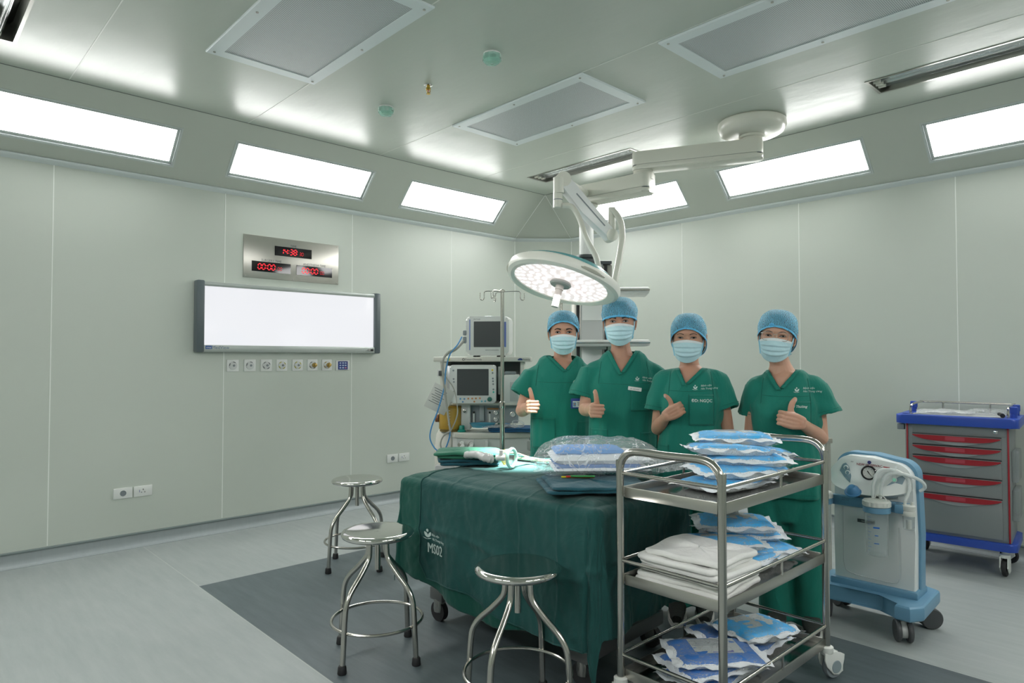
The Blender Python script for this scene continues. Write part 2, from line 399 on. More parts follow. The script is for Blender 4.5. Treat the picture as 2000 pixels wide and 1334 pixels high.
# three-clock panel
t = on_wall('digital_clock_panel', 'stainless steel wall panel with three red digital clocks above the film viewer', 'clock', 2.616, 2.265)
b = MB(); b.box((0, 0, .004), (.875, .362, .008), bev=.002)
for x in (-.42, .42):
    for y in (-.165, .165): b.cyl((x, y, .006), (x, y, .011), .005, seg=10)
for y in (-.165, .165): b.cyl((0, y, .006), (0, y, .011), .004, seg=10)
b.build('panel', steel_brush, t)
red_led = mat('red_led', (0.5, 0.01, 0.02), 0.4, emit=(1.0, 0.02, 0.035), estr=1.6)
led_dim = mat('dim_red_led', (0.3, 0.01, 0.02), 0.4, emit=(0.8, 0.01, 0.02), estr=0.7)
SEG = {'0': 'abcdef', '1': 'bc', '4': 'fgbc', '3': 'abgcd', '8': 'abcdefg'}
def digits(b, s, cx, cy, h, mi=0):
    w_ = h * 0.55; x = cx; sl = 0.1
    def bar(x0, y0, x1, y1, th):
        d = Vector((x1 - x0, y1 - y0, 0)); L_ = d.length; d.normalize(); n = Vector((-d.y, d.x, 0)) * th / 2
        pts = [Vector((x0, y0, 0)) + d * th * .55, Vector((x0, y0, 0)) + d * th * 1.0 + n, Vector((x1, y1, 0)) - d * th * 1.0 + n, Vector((x1, y1, 0)) - d * th * .55, Vector((x1, y1, 0)) - d * th * 1.0 - n, Vector((x0, y0, 0)) + d * th * 1.0 - n]
        b.prism([(p.x + (p.y - cy) * sl, p.y) for p in pts], .0125, .0135, mi=mi)
    for c in s:
        if c == ':':
            for yy in (-h * .22, h * .22): b.box((x + w_ * .12 + yy * sl, cy + yy, .013), (h * .12, h * .12, .001), mi=mi)
            x += w_ * .5; continue
        X0, X1, Y0, Y1, Ym = x, x + w_, cy - h / 2, cy + h / 2, cy
        g = {'a': (X0, Y1, X1, Y1), 'b': (X1, Y1, X1, Ym), 'c': (X1, Ym, X1, Y0), 'd': (X0, Y0, X1, Y0), 'e': (X0, Ym, X0, Y0), 'f': (X0, Y1, X0, Ym), 'g': (X0, Ym, X1, Ym)}
        for k in SEG[c]: bar(*g[k], h * .15)
        x += w_ * 1.42
    return x
ink = mat('printed_ink', (0.05, 0.06, 0.07), 0.6)
for (cx, cy, W, H, txt, sm, cap) in ((.0, .069, .34, .082, '14:38', '30', 'TIME'), (-.197, -.08, .342, .086, '00:00', '00', 'SURGERY TIME'), (.2, -.08, .342, .086, '00:00', '00', 'ANESTHESIA TIME')):
    b = MB(); b.box((cx, cy, .010), (W, H, .004)); d = b.build('display_window', gloss_blk, t, smooth=False)
    b = MB(); x = digits(b, txt, cx - .118, cy, .046); b.build('digits', red_led, d, smooth=False)
    b = MB(); digits(b, ':', x - .006, cy - .003, .04); digits(b, sm, x + .016, cy - .008, .027); b.build('seconds', led_dim, d, smooth=False)
    b = MB(); text_bm(b.bm, cap, .027, Matrix.Translation((cx + (-.0), cy + H / 2 + .013, .0085))); b.build('caption', ink, t, smooth=False)
# film viewer
t = on_wall('film_viewer', 'wide lit x-ray film viewer with grey frame on the left wall', 'light box', 2.628, 1.735)
alu = mat('grey_aluminium', (0.42, 0.46, 0.44), 0.35, 0.3); slate = mat('slate_plastic', (0.10, 0.125, 0.135), 0.4)
b = MB(); b.box((0, .264, .035), (1.60, .035, .07), bev=.006); b.box((0, -.252, .035), (1.60, .056, .07), bev=.006); b.box((0, 0, .012), (1.6, .5, .02)); b.build('frame', alu, t)
for s_ in (-1, 1): b = MB(); b.box((s_ * .806, .004, .04), (.062, .574, .08), bev=.012); b.build('end_cap', slate, t)
vm = mat('viewer_screen', (0.08, 0.08, 0.09), 0.06, emit=(0.955, 0.965, 1.0), estr=0.86)
b = MB(); b.box((0, .012, .04), (1.55, .472, .02)); b.build('screen', vm, t, smooth=False)
b = MB(); b.cyl((.71, -.252, .07), (.71, -.252, .086), .011); b.build('dimmer_knob', chrome, t)
b = MB(); b.box((.75, -.252, .073), (.022, .02, .008), bev=.002); b.build('power_switch', black_r, t)
for y in (-.19, -.215): b = MB(); b.cyl((.837, y, .03), (.848, y, .03), .007); b.build('side_button', black_r, t)
b = MB(); b.box((-.742, -.243, .0715), (.048, .026, .002)); b.build('logo_badge', mat('badge_blue', (0.02, 0.09, 0.3), 0.4), t, smooth=False)
b = MB(); text_bm(b.bm, 'MedView', .036, Matrix.Translation((-.648, -.244, .0708))); text_bm(b.bm, 'cmp', .022, Matrix.Translation((-.742, -.243, .073)), mi=1)
b.build('lettering', [mat('letter_blue', (0.08, 0.13, 0.22), 0.5), white_p], t, smooth=False)
# medical gas outlets
acc = {'grey': mat('outlet_grey', (0.18, 0.19, 0.2), 0.5), 'yellow': mat('outlet_yellow', (0.62, 0.56, 0.06), 0.5), 'brass': mat('brass', (0.55, 0.38, 0.12), 0.3, 1.0), 'white': mat('outlet_white', (0.6, 0.62, 0.61), 0.4)}
OUT = [(2.102, 'faint grey', 'leftmost white gas outlet plate with a plain grey dial, under the film viewer', 'white', 0),
       (2.243, '', 'second white gas outlet plate from the left, with a plain grey dial', 'white', 0),
       (2.383, '', 'white gas outlet plate with dark grey markings on its ring, third from the left', 'grey', 0),
       (2.521, '', 'white gas outlet plate with a yellow segmented ring, beside the dark-marked one', 'yellow', 0),
       (2.664, '', 'white gas outlet plate with a yellow segmented ring, left of the grey knobbed one', 'yellow', 0),
       (2.805, '', 'white gas outlet plate with a grey and brass connector', 'grey', 1),
       (2.945, '', 'white gas outlet plate with a golden brass connector, next to the blue alarm plate', 'brass', 1)]
for x, _, lab, a, knob in OUT:
    t = on_wall('gas_outlet', lab, 'outlet', x, 1.345, 'row of gas outlets under the film viewer')
    b = MB(); b.box((0, 0, .004), (.098, .1, .008), bev=.003); b.build('plate', white_p, t)
    b = MB(); b.lathe([(.034, .008), (.034, .012), (.028, .014), (.012, .014)], seg=28)
    for k in range(4):
        a0 = k * PI / 2 + (.35 if a != 'white' else 1.0)
        if a == 'white' and k > 1: continue
        for q in range(5):
            a1 = a0 + q * .13; b.box((math.cos(a1) * .029, math.sin(a1) * .029, .0135), (.006, .006, .004), rot=Matrix.Rotation(a1, 3, 'Z'), mi=1)
    b.build('ring', [acc['white'], acc['grey'] if a == 'white' else acc[a]], t)
    b = MB()
    if knob: b.lathe([(.02, .012), (.02, .03), (.014, .034), (.012, .05), (.006, .052)], o=(.012, 0, 0), seg=20)
    else: b.cyl((0.006, 0, .013), (0.006, 0, .02), .009)
    b.build('socket', acc['brass'] if knob else mgrey, t)
t = on_wall('gas_alarm_plate', 'white wall plate with a dark blue display at the right end of the gas outlets', 'wall panel', 3.105, 1.34)
b = MB(); b.box((0, 0, .004), (.14, .092, .008), bev=.003)
for s_ in (-1, 1): b.cyl((s_ * .06, 0, .007), (s_ * .06, 0, .0095), .003, seg=8)
b.build('plate', white_p, t)
b = MB(); b.box((0, 0, .01), (.096, .076, .005)); d = b.build('display_window', mat('display_blue', (0.02, 0.04, 0.22), 0.3), t, smooth=False)
b = MB()
for cx in (-.028, .0, .026):
    for k in range(3):
        b.box((cx, .022 - k * .022, .0132), (.016 if cx < 0 else .018, .011, .001), mi=0 if (cx < .01 or k < 2) else 1)
b.build('readout', [mat('pale_blue', (0.5, 0.6, 0.75), 0.5), mat('pink_led', (0.6, 0.25, 0.3), 0.5)], d, smooth=False)
# wall sockets: two pairs
for xc, z0, where in ((1.379, .408, 'left pair low on the left wall, bare wall around it'), (3.72, .427, 'right pair low on the left wall beside the anaesthesia machine')):
    for k, kind in enumerate(('round', 'three pin')):
        x = xc + (k - .5) * .134
        t = on_wall('wall_socket', 'white %s power socket, %s' % (kind, where), 'socket', x, z0, 'power sockets on the left wall')
        b = MB(); b.box((0, 0, .005), (.126, .078, .01), bev=.003); b.build('plate', white_p, t)
        b = MB()
        if k == 0:
            b.lathe([(.021, .010), (.021, .0125), (.018, .0125), (.017, .0105)], seg=24)
            for a in (-1, 1): b.cyl((a * .008, 0, .0102), (a * .008, 0, .0112), .003, seg=8)
            b.build('socket', mgrey, t)
        else:
            for px, py, sw, sh in ((0, .012, .005, .01), (-.011, -.008, .008, .004), (.011, -.008, .008, .004)): b.box((px, py, .0105), (sw, sh, .001))
            b.build('pin_hole', black_r, t, smooth=False)
            b = MB(); b.box((-.025, .002, .011), (.003, .018, .002)); b.build('switch_mark', mat('mark_blue', (.1, .15, .4), .5), t, smooth=False)

# ================================================================ things on the ceiling
def on_ceiling(name, label, cat, x, y, group=None, rz=0.0):
    """local z points down into the room"""
    t = thing(name, label, cat, group=group)
    t.matrix_world = Matrix.Translation((x, y, ZC)) @ Matrix.Rotation(rz, 4, 'Z') @ Matrix.Rotation(PI, 4, 'X'); return t
def perf_mat():
    m, N, L, b = nt('perforated_sheet')
    tc = N.new('ShaderNodeTexCoord'); sp = N.new('ShaderNodeSeparateXYZ'); L.new(tc.outputs['Object'], sp.inputs[0])
    outs = []
    for k in (0, 1):
        q = N.new('ShaderNodeMath'); q.operation = 'MULTIPLY'; q.inputs[1].default_value = 1 / 0.0092; L.new(sp.outputs[k], q.inputs[0])
        f = N.new('ShaderNodeMath'); f.operation = 'FRACT'; L.new(q.outputs[0], f.inputs[0])
        s_ = N.new('ShaderNodeMath'); s_.operation = 'SUBTRACT'; s_.inputs[1].default_value = .5; L.new(f.outputs[0], s_.inputs[0])
        p = N.new('ShaderNodeMath'); p.operation = 'POWER'; p.inputs[1].default_value = 2; L.new(s_.outputs[0], p.inputs[0]); outs.append(p.outputs[0])
    a = N.new('ShaderNodeMath'); a.operation = 'ADD'; L.new(outs[0], a.inputs[0]); L.new(outs[1], a.inputs[1])
    l = N.new('ShaderNodeMath'); l.operation = 'LESS_THAN'; l.inputs[1].default_value = 0.1; L.new(a.outputs[0], l.inputs[0])
    mx = N.new('ShaderNodeMixRGB'); L.new(l.outputs[0], mx.inputs[0]); mx.inputs[1].default_value = (.60, .65, .66, 1); mx.inputs[2].default_value = (.15, .165, .17, 1)
    L.new(mx.outputs[0], b.inputs['Base Color']); b.inputs['Roughness'].default_value = .45
    return m
perf = perf_mat(); ventf = mat('vent_frame', (.72, .79, .80), .35)
def vent(x0, x1, y0, y1, label):
    t = on_ceiling('ceiling_vent', label, 'vent', (x0 + x1) / 2, (y0 + y1) / 2, 'perforated air filter vents')
    w_, h = x1 - x0, y1 - y0; m_ = .08
    b = MB(); P = lambda a, c, z: [(-a, -c, z), (a, -c, z), (a, c, z), (-a, c, z)]
    a, c = w_ / 2, h / 2
    b.rings([P(a, c, 0.0), P(a, c, .010), P(a - .003, c - .003, .013), P(a - m_, c - m_, .013), P(a - m_, c - m_, .002)], closed=True)
    b.build('frame', ventf, t)
    b = MB(); b.box((0, 0, .008), (w_ - 2 * m_, h - 2 * m_, .004)); b.build('perforated_panel', perf, t, smooth=False)
    for sx in (-1, 1):
        for sy in (-1, 0, 1):
            b = MB(); b.cyl((sx * (a - .035), sy * (c - .045), .012), (sx * (a - .035), sy * (c - .045), .017), .0075, seg=12); b.build('screw', steel, t)
vent(1.363, 2.055, 2.765, 4.095, 'large perforated ceiling vent at top left with a dark soft reflection')
vent(3.217, 3.910, 2.765, 4.095, 'perforated ceiling vent in the middle above the surgical lamp')
vent(3.231, 3.930, 0.87, 2.197, 'perforated ceiling vent at the top right edge of the photo')
clear_g = mat('clear_green_plastic', (.55, .9, .78), .08, trans=.6, ior=1.3, alpha=.75)
for (x, y, lab) in ((2.627, 2.963, 'round smoke detector in a green plastic cover, upper of the two on the ceiling'), (2.631, 4.127, 'round smoke detector in a green plastic cover, lower left of the brass sprinkler')):
    t = on_ceiling('smoke_detector', lab, 'smoke detector', x, y, 'smoke detectors on the ceiling')
    b = MB(); b.lathe([(.05, 0), (.052, .004), (.052, .018), (.047, .022)], seg=32); b.build('base', white_p, t)
    b = MB(); b.lathe([(.046, .022), (.047, .03), (.042, .042), (.025, .052), (.001, .054)], seg=32); b.build('sensor_dome', mat('sage_plastic', (.42, .62, .53), .35), t)
    b = MB()
    for k in range(6): a = k * PI / 3; b.box((math.cos(a) * .047, math.sin(a) * .047, .031), (.004, .03, .006), rot=Matrix.Rotation(a, 3, 'Z'))
    b.build('vent_slot', black_r, t, smooth=False)
    b = MB(); rnd = random.Random(int(x * y * 100))
    b.rings([[((.056 + rnd.uniform(-.003, .004)) * s_ * math.cos(a), (.056 + rnd.uniform(-.003, .004)) * s_ * math.sin(a), z) for a in [2 * PI * i / 24 for i in range(24)]] for s_, z in ((1.0, .012), (1.0, .03), (.97, .045), (.72, .06), (.2, .064))], cap=False)
    b.build('plastic_cover', clear_g, t, ang=.3)
t = on_ceiling('sprinkler', 'small brass sprinkler head between the two smoke detectors', 'sprinkler', 2.622, 3.597)
b = MB(); b.lathe([(.026, 0), (.028, .003), (.02, .008), (.013, .009)], seg=24); b.build('escutcheon', chrome, t)
b = MB(); b.lathe([(.011, .006), (.012, .02), (.016, .024), (.016, .03), (.011, .034)], seg=16)
for s_ in (-1, 1): b.tube([(s_ * .013, 0, .03), (s_ * .014, 0, .045), (s_ * .004, 0, .058)], .0028, seg=8)
b.lathe([(.004, .05), (.004, .06), (.014, .061), (.014, .0625)], seg=16); b.build('head', mat('gold_brass', (.62, .40, .08), .25, 1.0), t)
b = MB(); b.cyl((0, 0, .034), (0, 0, .055), .003, seg=8); b.build('glass_bulb', mat('red_bulb', (.5, .05, .02), .1), t)
# recessed germicidal tube fittings
refl = mat('mirror_reflector', (.72, .74, .74), .12, 1.0, bump=.02, bscale=10)
tubeg = mat('clear_tube', (.85, .88, .87), .03, trans=.85, ior=1.25, alpha=.6)
TL = ['recessed ceiling tube fitting behind the lamp arm near the room corner', 'recessed ceiling tube fitting with dark inside at the upper right edge', 'recessed ceiling tube fitting cut off at the top left corner of the photo']
for (x0, y0, x1, y1), lab in zip(TUBES, TL):
    t = on_ceiling('tube_light', lab, 'ceiling light', (x0 + x1) / 2, (y0 + y1) / 2, 'recessed tube fittings in the ceiling')
    a, c = (x1 - x0) / 2, (y1 - y0) / 2
    P = lambda a_, c_, z: [(-a_, -c_, z), (a_, -c_, z), (a_, c_, z), (-a_, c_, z)]
    b = MB(); b.rings([P(a - .002, c - .002, -.12), P(a - .002, c - .002, .002), P(a + .014, c + .014, .002), P(a + .014, c + .014, .004), P(a - .004, c - .004, .004), P(a - .004, c - .004, -.118)], cap=True)
    b.build('housing', mat('dull_steel', (.42, .42, .39), .3, 1.0), t, ang=.4)
    b = MB()
    prof = [(-.115, -.1), (-.07, -.03), (-.035, -.095), (0, -.04), (.035, -.095), (.07, -.03), (.115, -.1)]
    b.rings([[(q, s_, z) for q, z in prof] + [(q, s_, z - .003) for q, z in prof[::-1]] for s_ in (-c + .05, c - .05)]); b.build('reflector', refl, t, ang=.3)
    for q in (-.05, .0, .05):
        b = MB(); b.cyl((q, -c + .05, -.018), (q, c - .05, -.018), .0125, seg=14); b.build('tube', tubeg, t)
        for s_ in (-1, 1): b = MB(); b.cyl((q, s_ * (c - .055), -.018), (q, s_ * (c - .012), -.018), .015, seg=14); b.build('lamp_holder', cream, t)

# ================================================================ equipment pendant: mount, two arms, column, tower
t = thing('ceiling_pendant', 'cream ceiling pendant with round mount, jointed arms and a shelved column behind the men', 'equipment pendant', (4.85, 2.45, ZC))
def L(p): return Vector(p) - Vector((4.85, 2.45, ZC))
c0 = Vector((4.85, 2.45)); el = at(1258, 5.42).xy; co = at(1146, 5.8).xy
b = MB(); b.lathe([(.235, 0), (.25, -.012), (.252, -.05), (.235, -.085), (.20, -.105), (.11, -.115), (.10, -.112)], seg=48); b.tube([(.243 * math.cos(.3), .243 * math.sin(.3), -.01), (.25 * math.cos(.3), .25 * math.sin(.3), -.06), (.2 * math.cos(.3), .2 * math.sin(.3), -.107)], .0015, seg=5, mi=1)
b.build('mount_cover', [cream, dgrey], t)
b = MB(); b.lathe([(.095, -.11), (.095, -.13), (.08, -.135), (.08, -.16)], seg=32); b.build('collar', cream, t)
def arm(a, c, ztop, hgt, wid, name, over=.08):
    a, c = Vector((*a, 0)), Vector((*c, 0)); d = (c - a).normalized(); n = Vector((-d.y, d.x, 0)); L_ = (c - a).length
    M = basis((0, 0, 0), d, n, (0, 0, 1)); M.translation = L((a.x, a.y, ztop))
    b = MB()
    P = rrect(L_ + 2 * over, wid, .045, 5, L_ / 2, 0)
    b.prism(P, -hgt * .72, 0, M, bev=.008)
    P2 = rrect(L_ + 2 * over - .01, wid - .012, .04, 5, L_ / 2, 0); b.prism(P2, -hgt * .74, -hgt * .70, M, mi=1)
    b.prism(P, -hgt, -hgt * .74, M, bev=.02)
    return b.build(name, [cream, mgrey], t)
arm(c0, el, 3.075, .145, .17, 'upper_arm')
b = MB(); b.lathe([(.078, 0), (.078, -.025), (.074, -.03), (.085, -.035), (.085, -.09)], o=L((el.x, el.y, 2.945)), seg=32); b.build('elbow_joint', cream, t)
arm(el, co, 2.90, .155, .17, 'lower_arm')
b = MB(); b.lathe([(.10, 0), (.105, -.02), (.085, -.04), (.06, -.06), (.06, -.1)], o=L((co.x, co.y, 2.75)), seg=32); b.build('column_head', cream, t)
b = MB(); b.cyl(L((co.x, co.y, 2.68)), L((co.x, co.y, 2.28)), .062, seg=32); b.build('column', white_p, t)
b = MB(); b.lathe([(.085, 0), (.088, -.02), (.075, -.035), (.1, -.05), (.1, -.07)], o=L((co.x, co.y, 2.3)), seg=32); b.build('column_collar', dgrey, t)
# tower, square to the view
fx = (Vector((co.x, co.y, 0)).normalized()); rx = Vector((fx.y, -fx.x, 0))
TM = basis(L((co.x, co.y, 0)) + rx * .045, rx, fx, (0, 0, 1))
def tb(c, s_, name, m, bev=.004):
    b = MB(); b.box((0, 0, 0), s_, bev=bev); o = b.build(name, m, t); o.matrix_local = TM @ Matrix.Translation(c); return o
tb((0, 0, 1.60), (.19, .16, 1.22), 'tower_body', lgrey)
tb((-.0, 0, 2.225), (.34, .2, .03), 'tower_top', dgrey, .008)
for s_ in (-1, 1):
    tb((s_ * .135, -.02, 1.58), (.075, .1, 1.25), 'rail', steel_brush); tb((s_ * .118, -.075, 1.58), (.028, .02, 1.24), 'rail_slot', black_r, .002)
tb((0, -.085, 1.90), (.17, .01, .34), 'access_panel', white_p); tb((0, -.085, 1.35), (.17, .01, .3), 'access_panel', white_p)
b = MB(); b.tube([L((co.x, co.y, 1.6)) - rx * .22 - fx * .02 + Vector((0, 0, h)) for h in (0, .4)], .012); b.build('side_pole', steel, t)
for z, xl in ((1.955, 0.1), (1.53, 0.1)):
    o = tb((xl + .05, -.20, z), (.62, .36, .05), 'shelf', white_p, .012)
    b = MB(); b.box((0, 0, 0), (.62, .012, .012)); q = b.build('shelf_rail', steel, o); q.location = (0, -.19, .0)
    tb((.02, -.1, z - .035), (.2, .1, .03), 'shelf_bracket', lgrey)

# ================================================================ surgical lamp
def P3(px, py, D):
    p = at(px, D); p.z = 1.4 + (701 - py) * D / 1305; return p
lc = P3(1097, 547, 3.75)
t = thing('surgical_lamp', 'round white surgical lamp head, switched on, on a curved arm above the table', 'surgical lamp', lc)
nrm = (-Vector((0, 0, 1)) * 1.0 - FWD * .22 - RGT * .27).normalized()      # direction of the beam
ux = (RGT - nrm * RGT.dot(nrm)).normalized(); uy = (-nrm).cross(ux)
LM = basis((0, 0, 0), ux, uy, -nrm)
lampw = mat('lamp_white', (.84, .84, .77), .3); teal = mat('teal_shell', (.10, .36, .38), .25)
def lt(bb, name, m, par=None, **k):
    o = bb.build(name, m, par or t, **k)
    if par is None: o.matrix_local = LM
    return o
R0 = .325
b = MB(); rr = []
for (r, h) in ((.268, -.026), (.298, -.036), (.318, -.026), (R0, -.004), (.320, .018), (.298, .032), (.262, .032), (.262, 0)):
    rr.append([((r + .012 * math.cos(3 * a) * (r > .29)) * math.cos(a), (r + .012 * math.cos(3 * a) * (r > .29)) * math.sin(a), h) for a in [2 * PI * i / 96 for i in range(96)]])
b.rings(rr, closed=True); lt(b, 'rim', lampw)
# grip recesses between the lobes of the rim
for k in range(3):
    a0 = PI / 3 + k * 2 * PI / 3; b = MB()
    b.tube([((.306) * math.cos(a0 + q), (.306) * math.sin(a0 + q), -.006) for q in np.linspace(-.5, .5, 14)], lambda s_: .012 * math.sin(PI * min(max(s_, .04), .96)) ** .5, seg=8)
    lt(b, 'grip_recess', mat('recess_cream', (.45, .45, .38), .4))
b = MB(); b.lathe([(.30, .022), (.27, .055), (.2, .082), (.1, .096), (.001, .10)], seg=64); lt(b, 'shell', teal)
ledm = mat('lamp_glass', (.5, .46, .45), .15, emit=(1.0, .91, .89), estr=0.68)
b = MB(); b.lathe([(.001, -.014), (.15, -.016), (.268, -.02), (.268, -.01), (.001, -.006)], seg=64); lens = lt(b, 'lens', ledm)
b = MB(); rnd = random.Random(4)
for ring_r, n in ((.095, 10), (.138, 15), (.18, 20), (.222, 25), (.252, 30)):
    for k in range(n):
        a = 2 * PI * k / n + ring_r * 7; b.lathe([(.0165, 0), (.013, -.003), (.006, -.004), (.001, -.004)], o=(ring_r * math.cos(a), ring_r * math.sin(a), -.0185), seg=12)
o = b.build('led_cell', mat('led_cell', (.9, .88, .87), .2, emit=(1.0, .95, .94), estr=0.95), lens); o['kind'] = 'stuff'
b = MB(); b.lathe([(.058, -.012), (.062, -.026), (.055, -.034), (.03, -.036)], seg=32); lt(b, 'hub', mat('hub_grey', (.42, .44, .42), .4))
b = MB(); b.lathe([(.024, -.034), (.024, -.06), (.021, -.062), (.020, -.075), (.019, -.155), (.02, -.161), (.012, -.162)], seg=24); lt(b, 'handle', mat('handle_pale', (.72, .66, .62), .3, .3))
def lp(px, py, D): return P3(px, py, D) - lc
b = MB(); b.tube([lp(1098, 400, 4.05), lp(1117, 402, 4.05), lp(1132, 425, 4.02), lp(1146, 465, 3.95), lp(1164, 500, 3.88), lp(1170, 525, 3.84), lp(1170, 540, 3.82)], .0165, smooth=6, seg=14); b.build('yoke_tube', cream, t)
b = MB(); b.tube([lp(1196, 408, 4.12), lp(1206, 418, 4.1), lp(1214, 436, 4.05), lp(1216, 465, 4.0), lp(1209, 510, 3.93), lp(1202, 545, 3.87), lp(1198, 568, 3.85)], .019, smooth=6, seg=14); b.build('yoke_tube', cream, t)
b = MB(); b.cyl(lp(1198, 566, 3.85), lp(1190, 562, 3.79), .014); b.build('yoke_bracket', lgrey, t)
b = MB(); b.cyl(lp(1092, 345, 4.06), lp(1092, 376, 4.06), .034, seg=24); b.cyl(lp(1090, 372, 4.06), lp(1090, 404, 4.06), .028, seg=24); b.cyl(lp(1090, 388, 4.06), lp(1090, 389.5, 4.06), .029, seg=24, mi=1); b.build('pivot_sleeve', [cream, mgrey], t)
b = MB(); p0, p1 = lp(1100, 352, 4.08), lp(1192, 458, 4.14); d = (p1 - p0).normalized(); sd = d.cross(Vector((0, 0, 1))).normalized(); up_ = sd.cross(d)
M = basis((0, 0, 0), d, sd, up_); M.translation = p0; Ln = (p1 - p0).length
pr = [(-.02, -.045), (Ln * .5, -.052), (Ln + .01, -.040), (Ln + .03, 0), (Ln + .01, .034), (0, .042), (-.03, 0)]
M2 = M @ Matrix(((1, 0, 0, 0), (0, 0, 1, 0), (0, 1, 0, 0), (0, 0, 0, 1)))
b.prism(pr, -.038, .038, M2, bev=.012); b.prism([(Ln * .25, -.004), (Ln * .85, -.004), (Ln * .85, .004), (Ln * .25, .004)], -.0392, .0392, M2, mi=1)
b.build('spring_arm', [mat('arm_white', (.78, .79, .78), .28), mgrey], t)
for (px, py, D, r) in ((1099, 350, 4.08, .046), (1193, 460, 4.14, .038)):
    b = MB(); q = lp(px, py, D); b.cyl(q - sd * .04, q + sd * .04, r, seg=28); b.build('knuckle', cream, t)
b = MB(); b.cyl(lp(1196, 452, 4.13), lp(1196, 404, 4.13), .0235, seg=24); b.build('pivot_sleeve', cream, t)
# the lamp's short arm runs back to the head of the pendant column
b = MB(); q0 = lp(1098, 349, 4.08); q1 = Vector((co.x, co.y, 2.84)) - lc
b.tube([q0, q0.lerp(q1, .5), q1], .03, seg=12); b.build('carrier_arm', cream, t)
# its beam
sl = bpy.data.lights.new('surgical_beam', 'SPOT'); sl.energy = LAMP_POWER; sl.spot_size = math.radians(30); sl.spot_blend = .75; sl.shadow_soft_size = .16; sl.color = (1.0, .96, .93)
so = bpy.data.objects.new('surgical_beam', sl); COL.objects.link(so); so.location = lc + nrm * .05
so.rotation_euler = (Vector((2.67, 2.76, .8)) - so.location).normalized().to_track_quat('-Z', 'Y').to_euler()
# ================================================================ stools
def make_stool():
    t = thing('stool', 'x', 'stool', group='round stainless steel stools')
    H = .585
    b = MB(); b.lathe([(.001, H - .004), (.10, H - .006), (.145, H - .001), (.158, H), (.168, H - .005), (.172, H - .014), (.168, H - .024), (.158, H - .03), (.150, H - .03), (.001, H - .028)], seg=72)
    b.build('seat', steel_pol, t, ang=1.2)
    b = MB(); b.cyl((0, 0, H - .03), (0, 0, .40), .013, seg=16); b.cyl((0, 0, H - .035), (0, 0, H - .028), .06, seg=24); b.build('screw_post', steel, t)
    for k in range(4):
        a = PI / 4 + k * PI / 2; c, s_ = math.cos(a), math.sin(a)
        q = lambda r, z: (r * c, r * s_, z)
        b = MB(); b.tube([q(.055, H - .03), q(.056, .50), q(.066, .455), q(.115, .40), q(.175, .345), q(.205, .30), q(.216, .25), q(.223, .15), q(.232, .012)], .0125, smooth=6, seg=14)
        lg = b.build('leg', steel, t)
        b = MB(); b.lathe([(.019, 0), (.021, .004), (.0185, .03), (.016, .036), (.014, .036)], o=q(.233, 0), seg=18); b.build('rubber_foot', black_r, lg)
    b = MB(); b.tube([(.212 * math.cos(2 * PI * i / 56), .212 * math.sin(2 * PI * i / 56), .17) for i in range(56)], .0075, closed=True, seg=10); b.build('foot_ring', steel, t)
    return t
st = make_stool()
st['label'] = 'round steel stool nearest the camera, in front of the drape, feet cut off'; st.location = (1.845, 1.925, 0); st.rotation_euler = (0, 0, HEAD - PI / 2 + .30)
dup(st, 'round steel stool in the middle, standing fully on the dark floor left of the drape', (1.735, 2.775, 0), HEAD - PI / 2 + .27)
dup(st, 'round steel stool farthest back, nearest the left wall', (2.375, 4.06, 0), HEAD - PI / 2 + .12)

# ================================================================ operating table and its drapes
TZ = .79; TX0, TX1, TY0, TY1 = 2.10, 2.80, 1.80, 3.03
TA = math.radians(3.5)                                    # slight turn of the table
TC = Vector(((TX0 + TX1) / 2, (TY0 + TY1) / 2, 0)) ; TR = Matrix.Rotation(-(-TA), 4, 'Z')
t = thing('operating_table', 'operating table hidden under green drapes, dark base and castors showing below', 'operating table', (TC.x, TC.y, 0), TA)
hw, hl = (TX1 - TX0) / 2, (TY1 - TY0) / 2
b = MB(); b.box((0, 0, TZ - .06), (2 * hw - .06, 2 * hl - .06, .07), bev=.015); b.build('table_top', dgrey, t)
b = MB(); b.box((0, .05, .45), (.3, .34, .55), bev=.02); b.build('column', steel_brush, t)
b = MB(); b.box((0, 0, .16), (.44, 1.02, .09), bev=.02); b.build('base', mat('base_dark', (.035, .035, .035), .4), t)
b = MB(); b.box((-.0, 0, .185), (.47, 1.04, .035), bev=.008); b.build('base_trim', mat('base_trim', (.5, .49, .45), .4), t)
for sy in (-1, 1):
    b = MB(); b.box((0, sy * .50, .145), (.62 if sy < 0 else .5, .1, .07), bev=.01); b.build('foot_beam', mat('beam_grey', (.16, .165, .165), .35, .4), t)
    for sx in (-1, 1):
        x = sx * (.27 if sy < 0 else .22)
        b = MB(); b.cyl((x - .016, sy * .5, .052), (x + .016, sy * .5, .052), .052, seg=24); w_ = b.build('caster', black_r, t)
        b = MB(); b.lathe([(.03, .05), (.034, .07), (.03, .12)], o=(x, sy * .5, .0), seg=16); b.build('caster_stem', steel, w_)

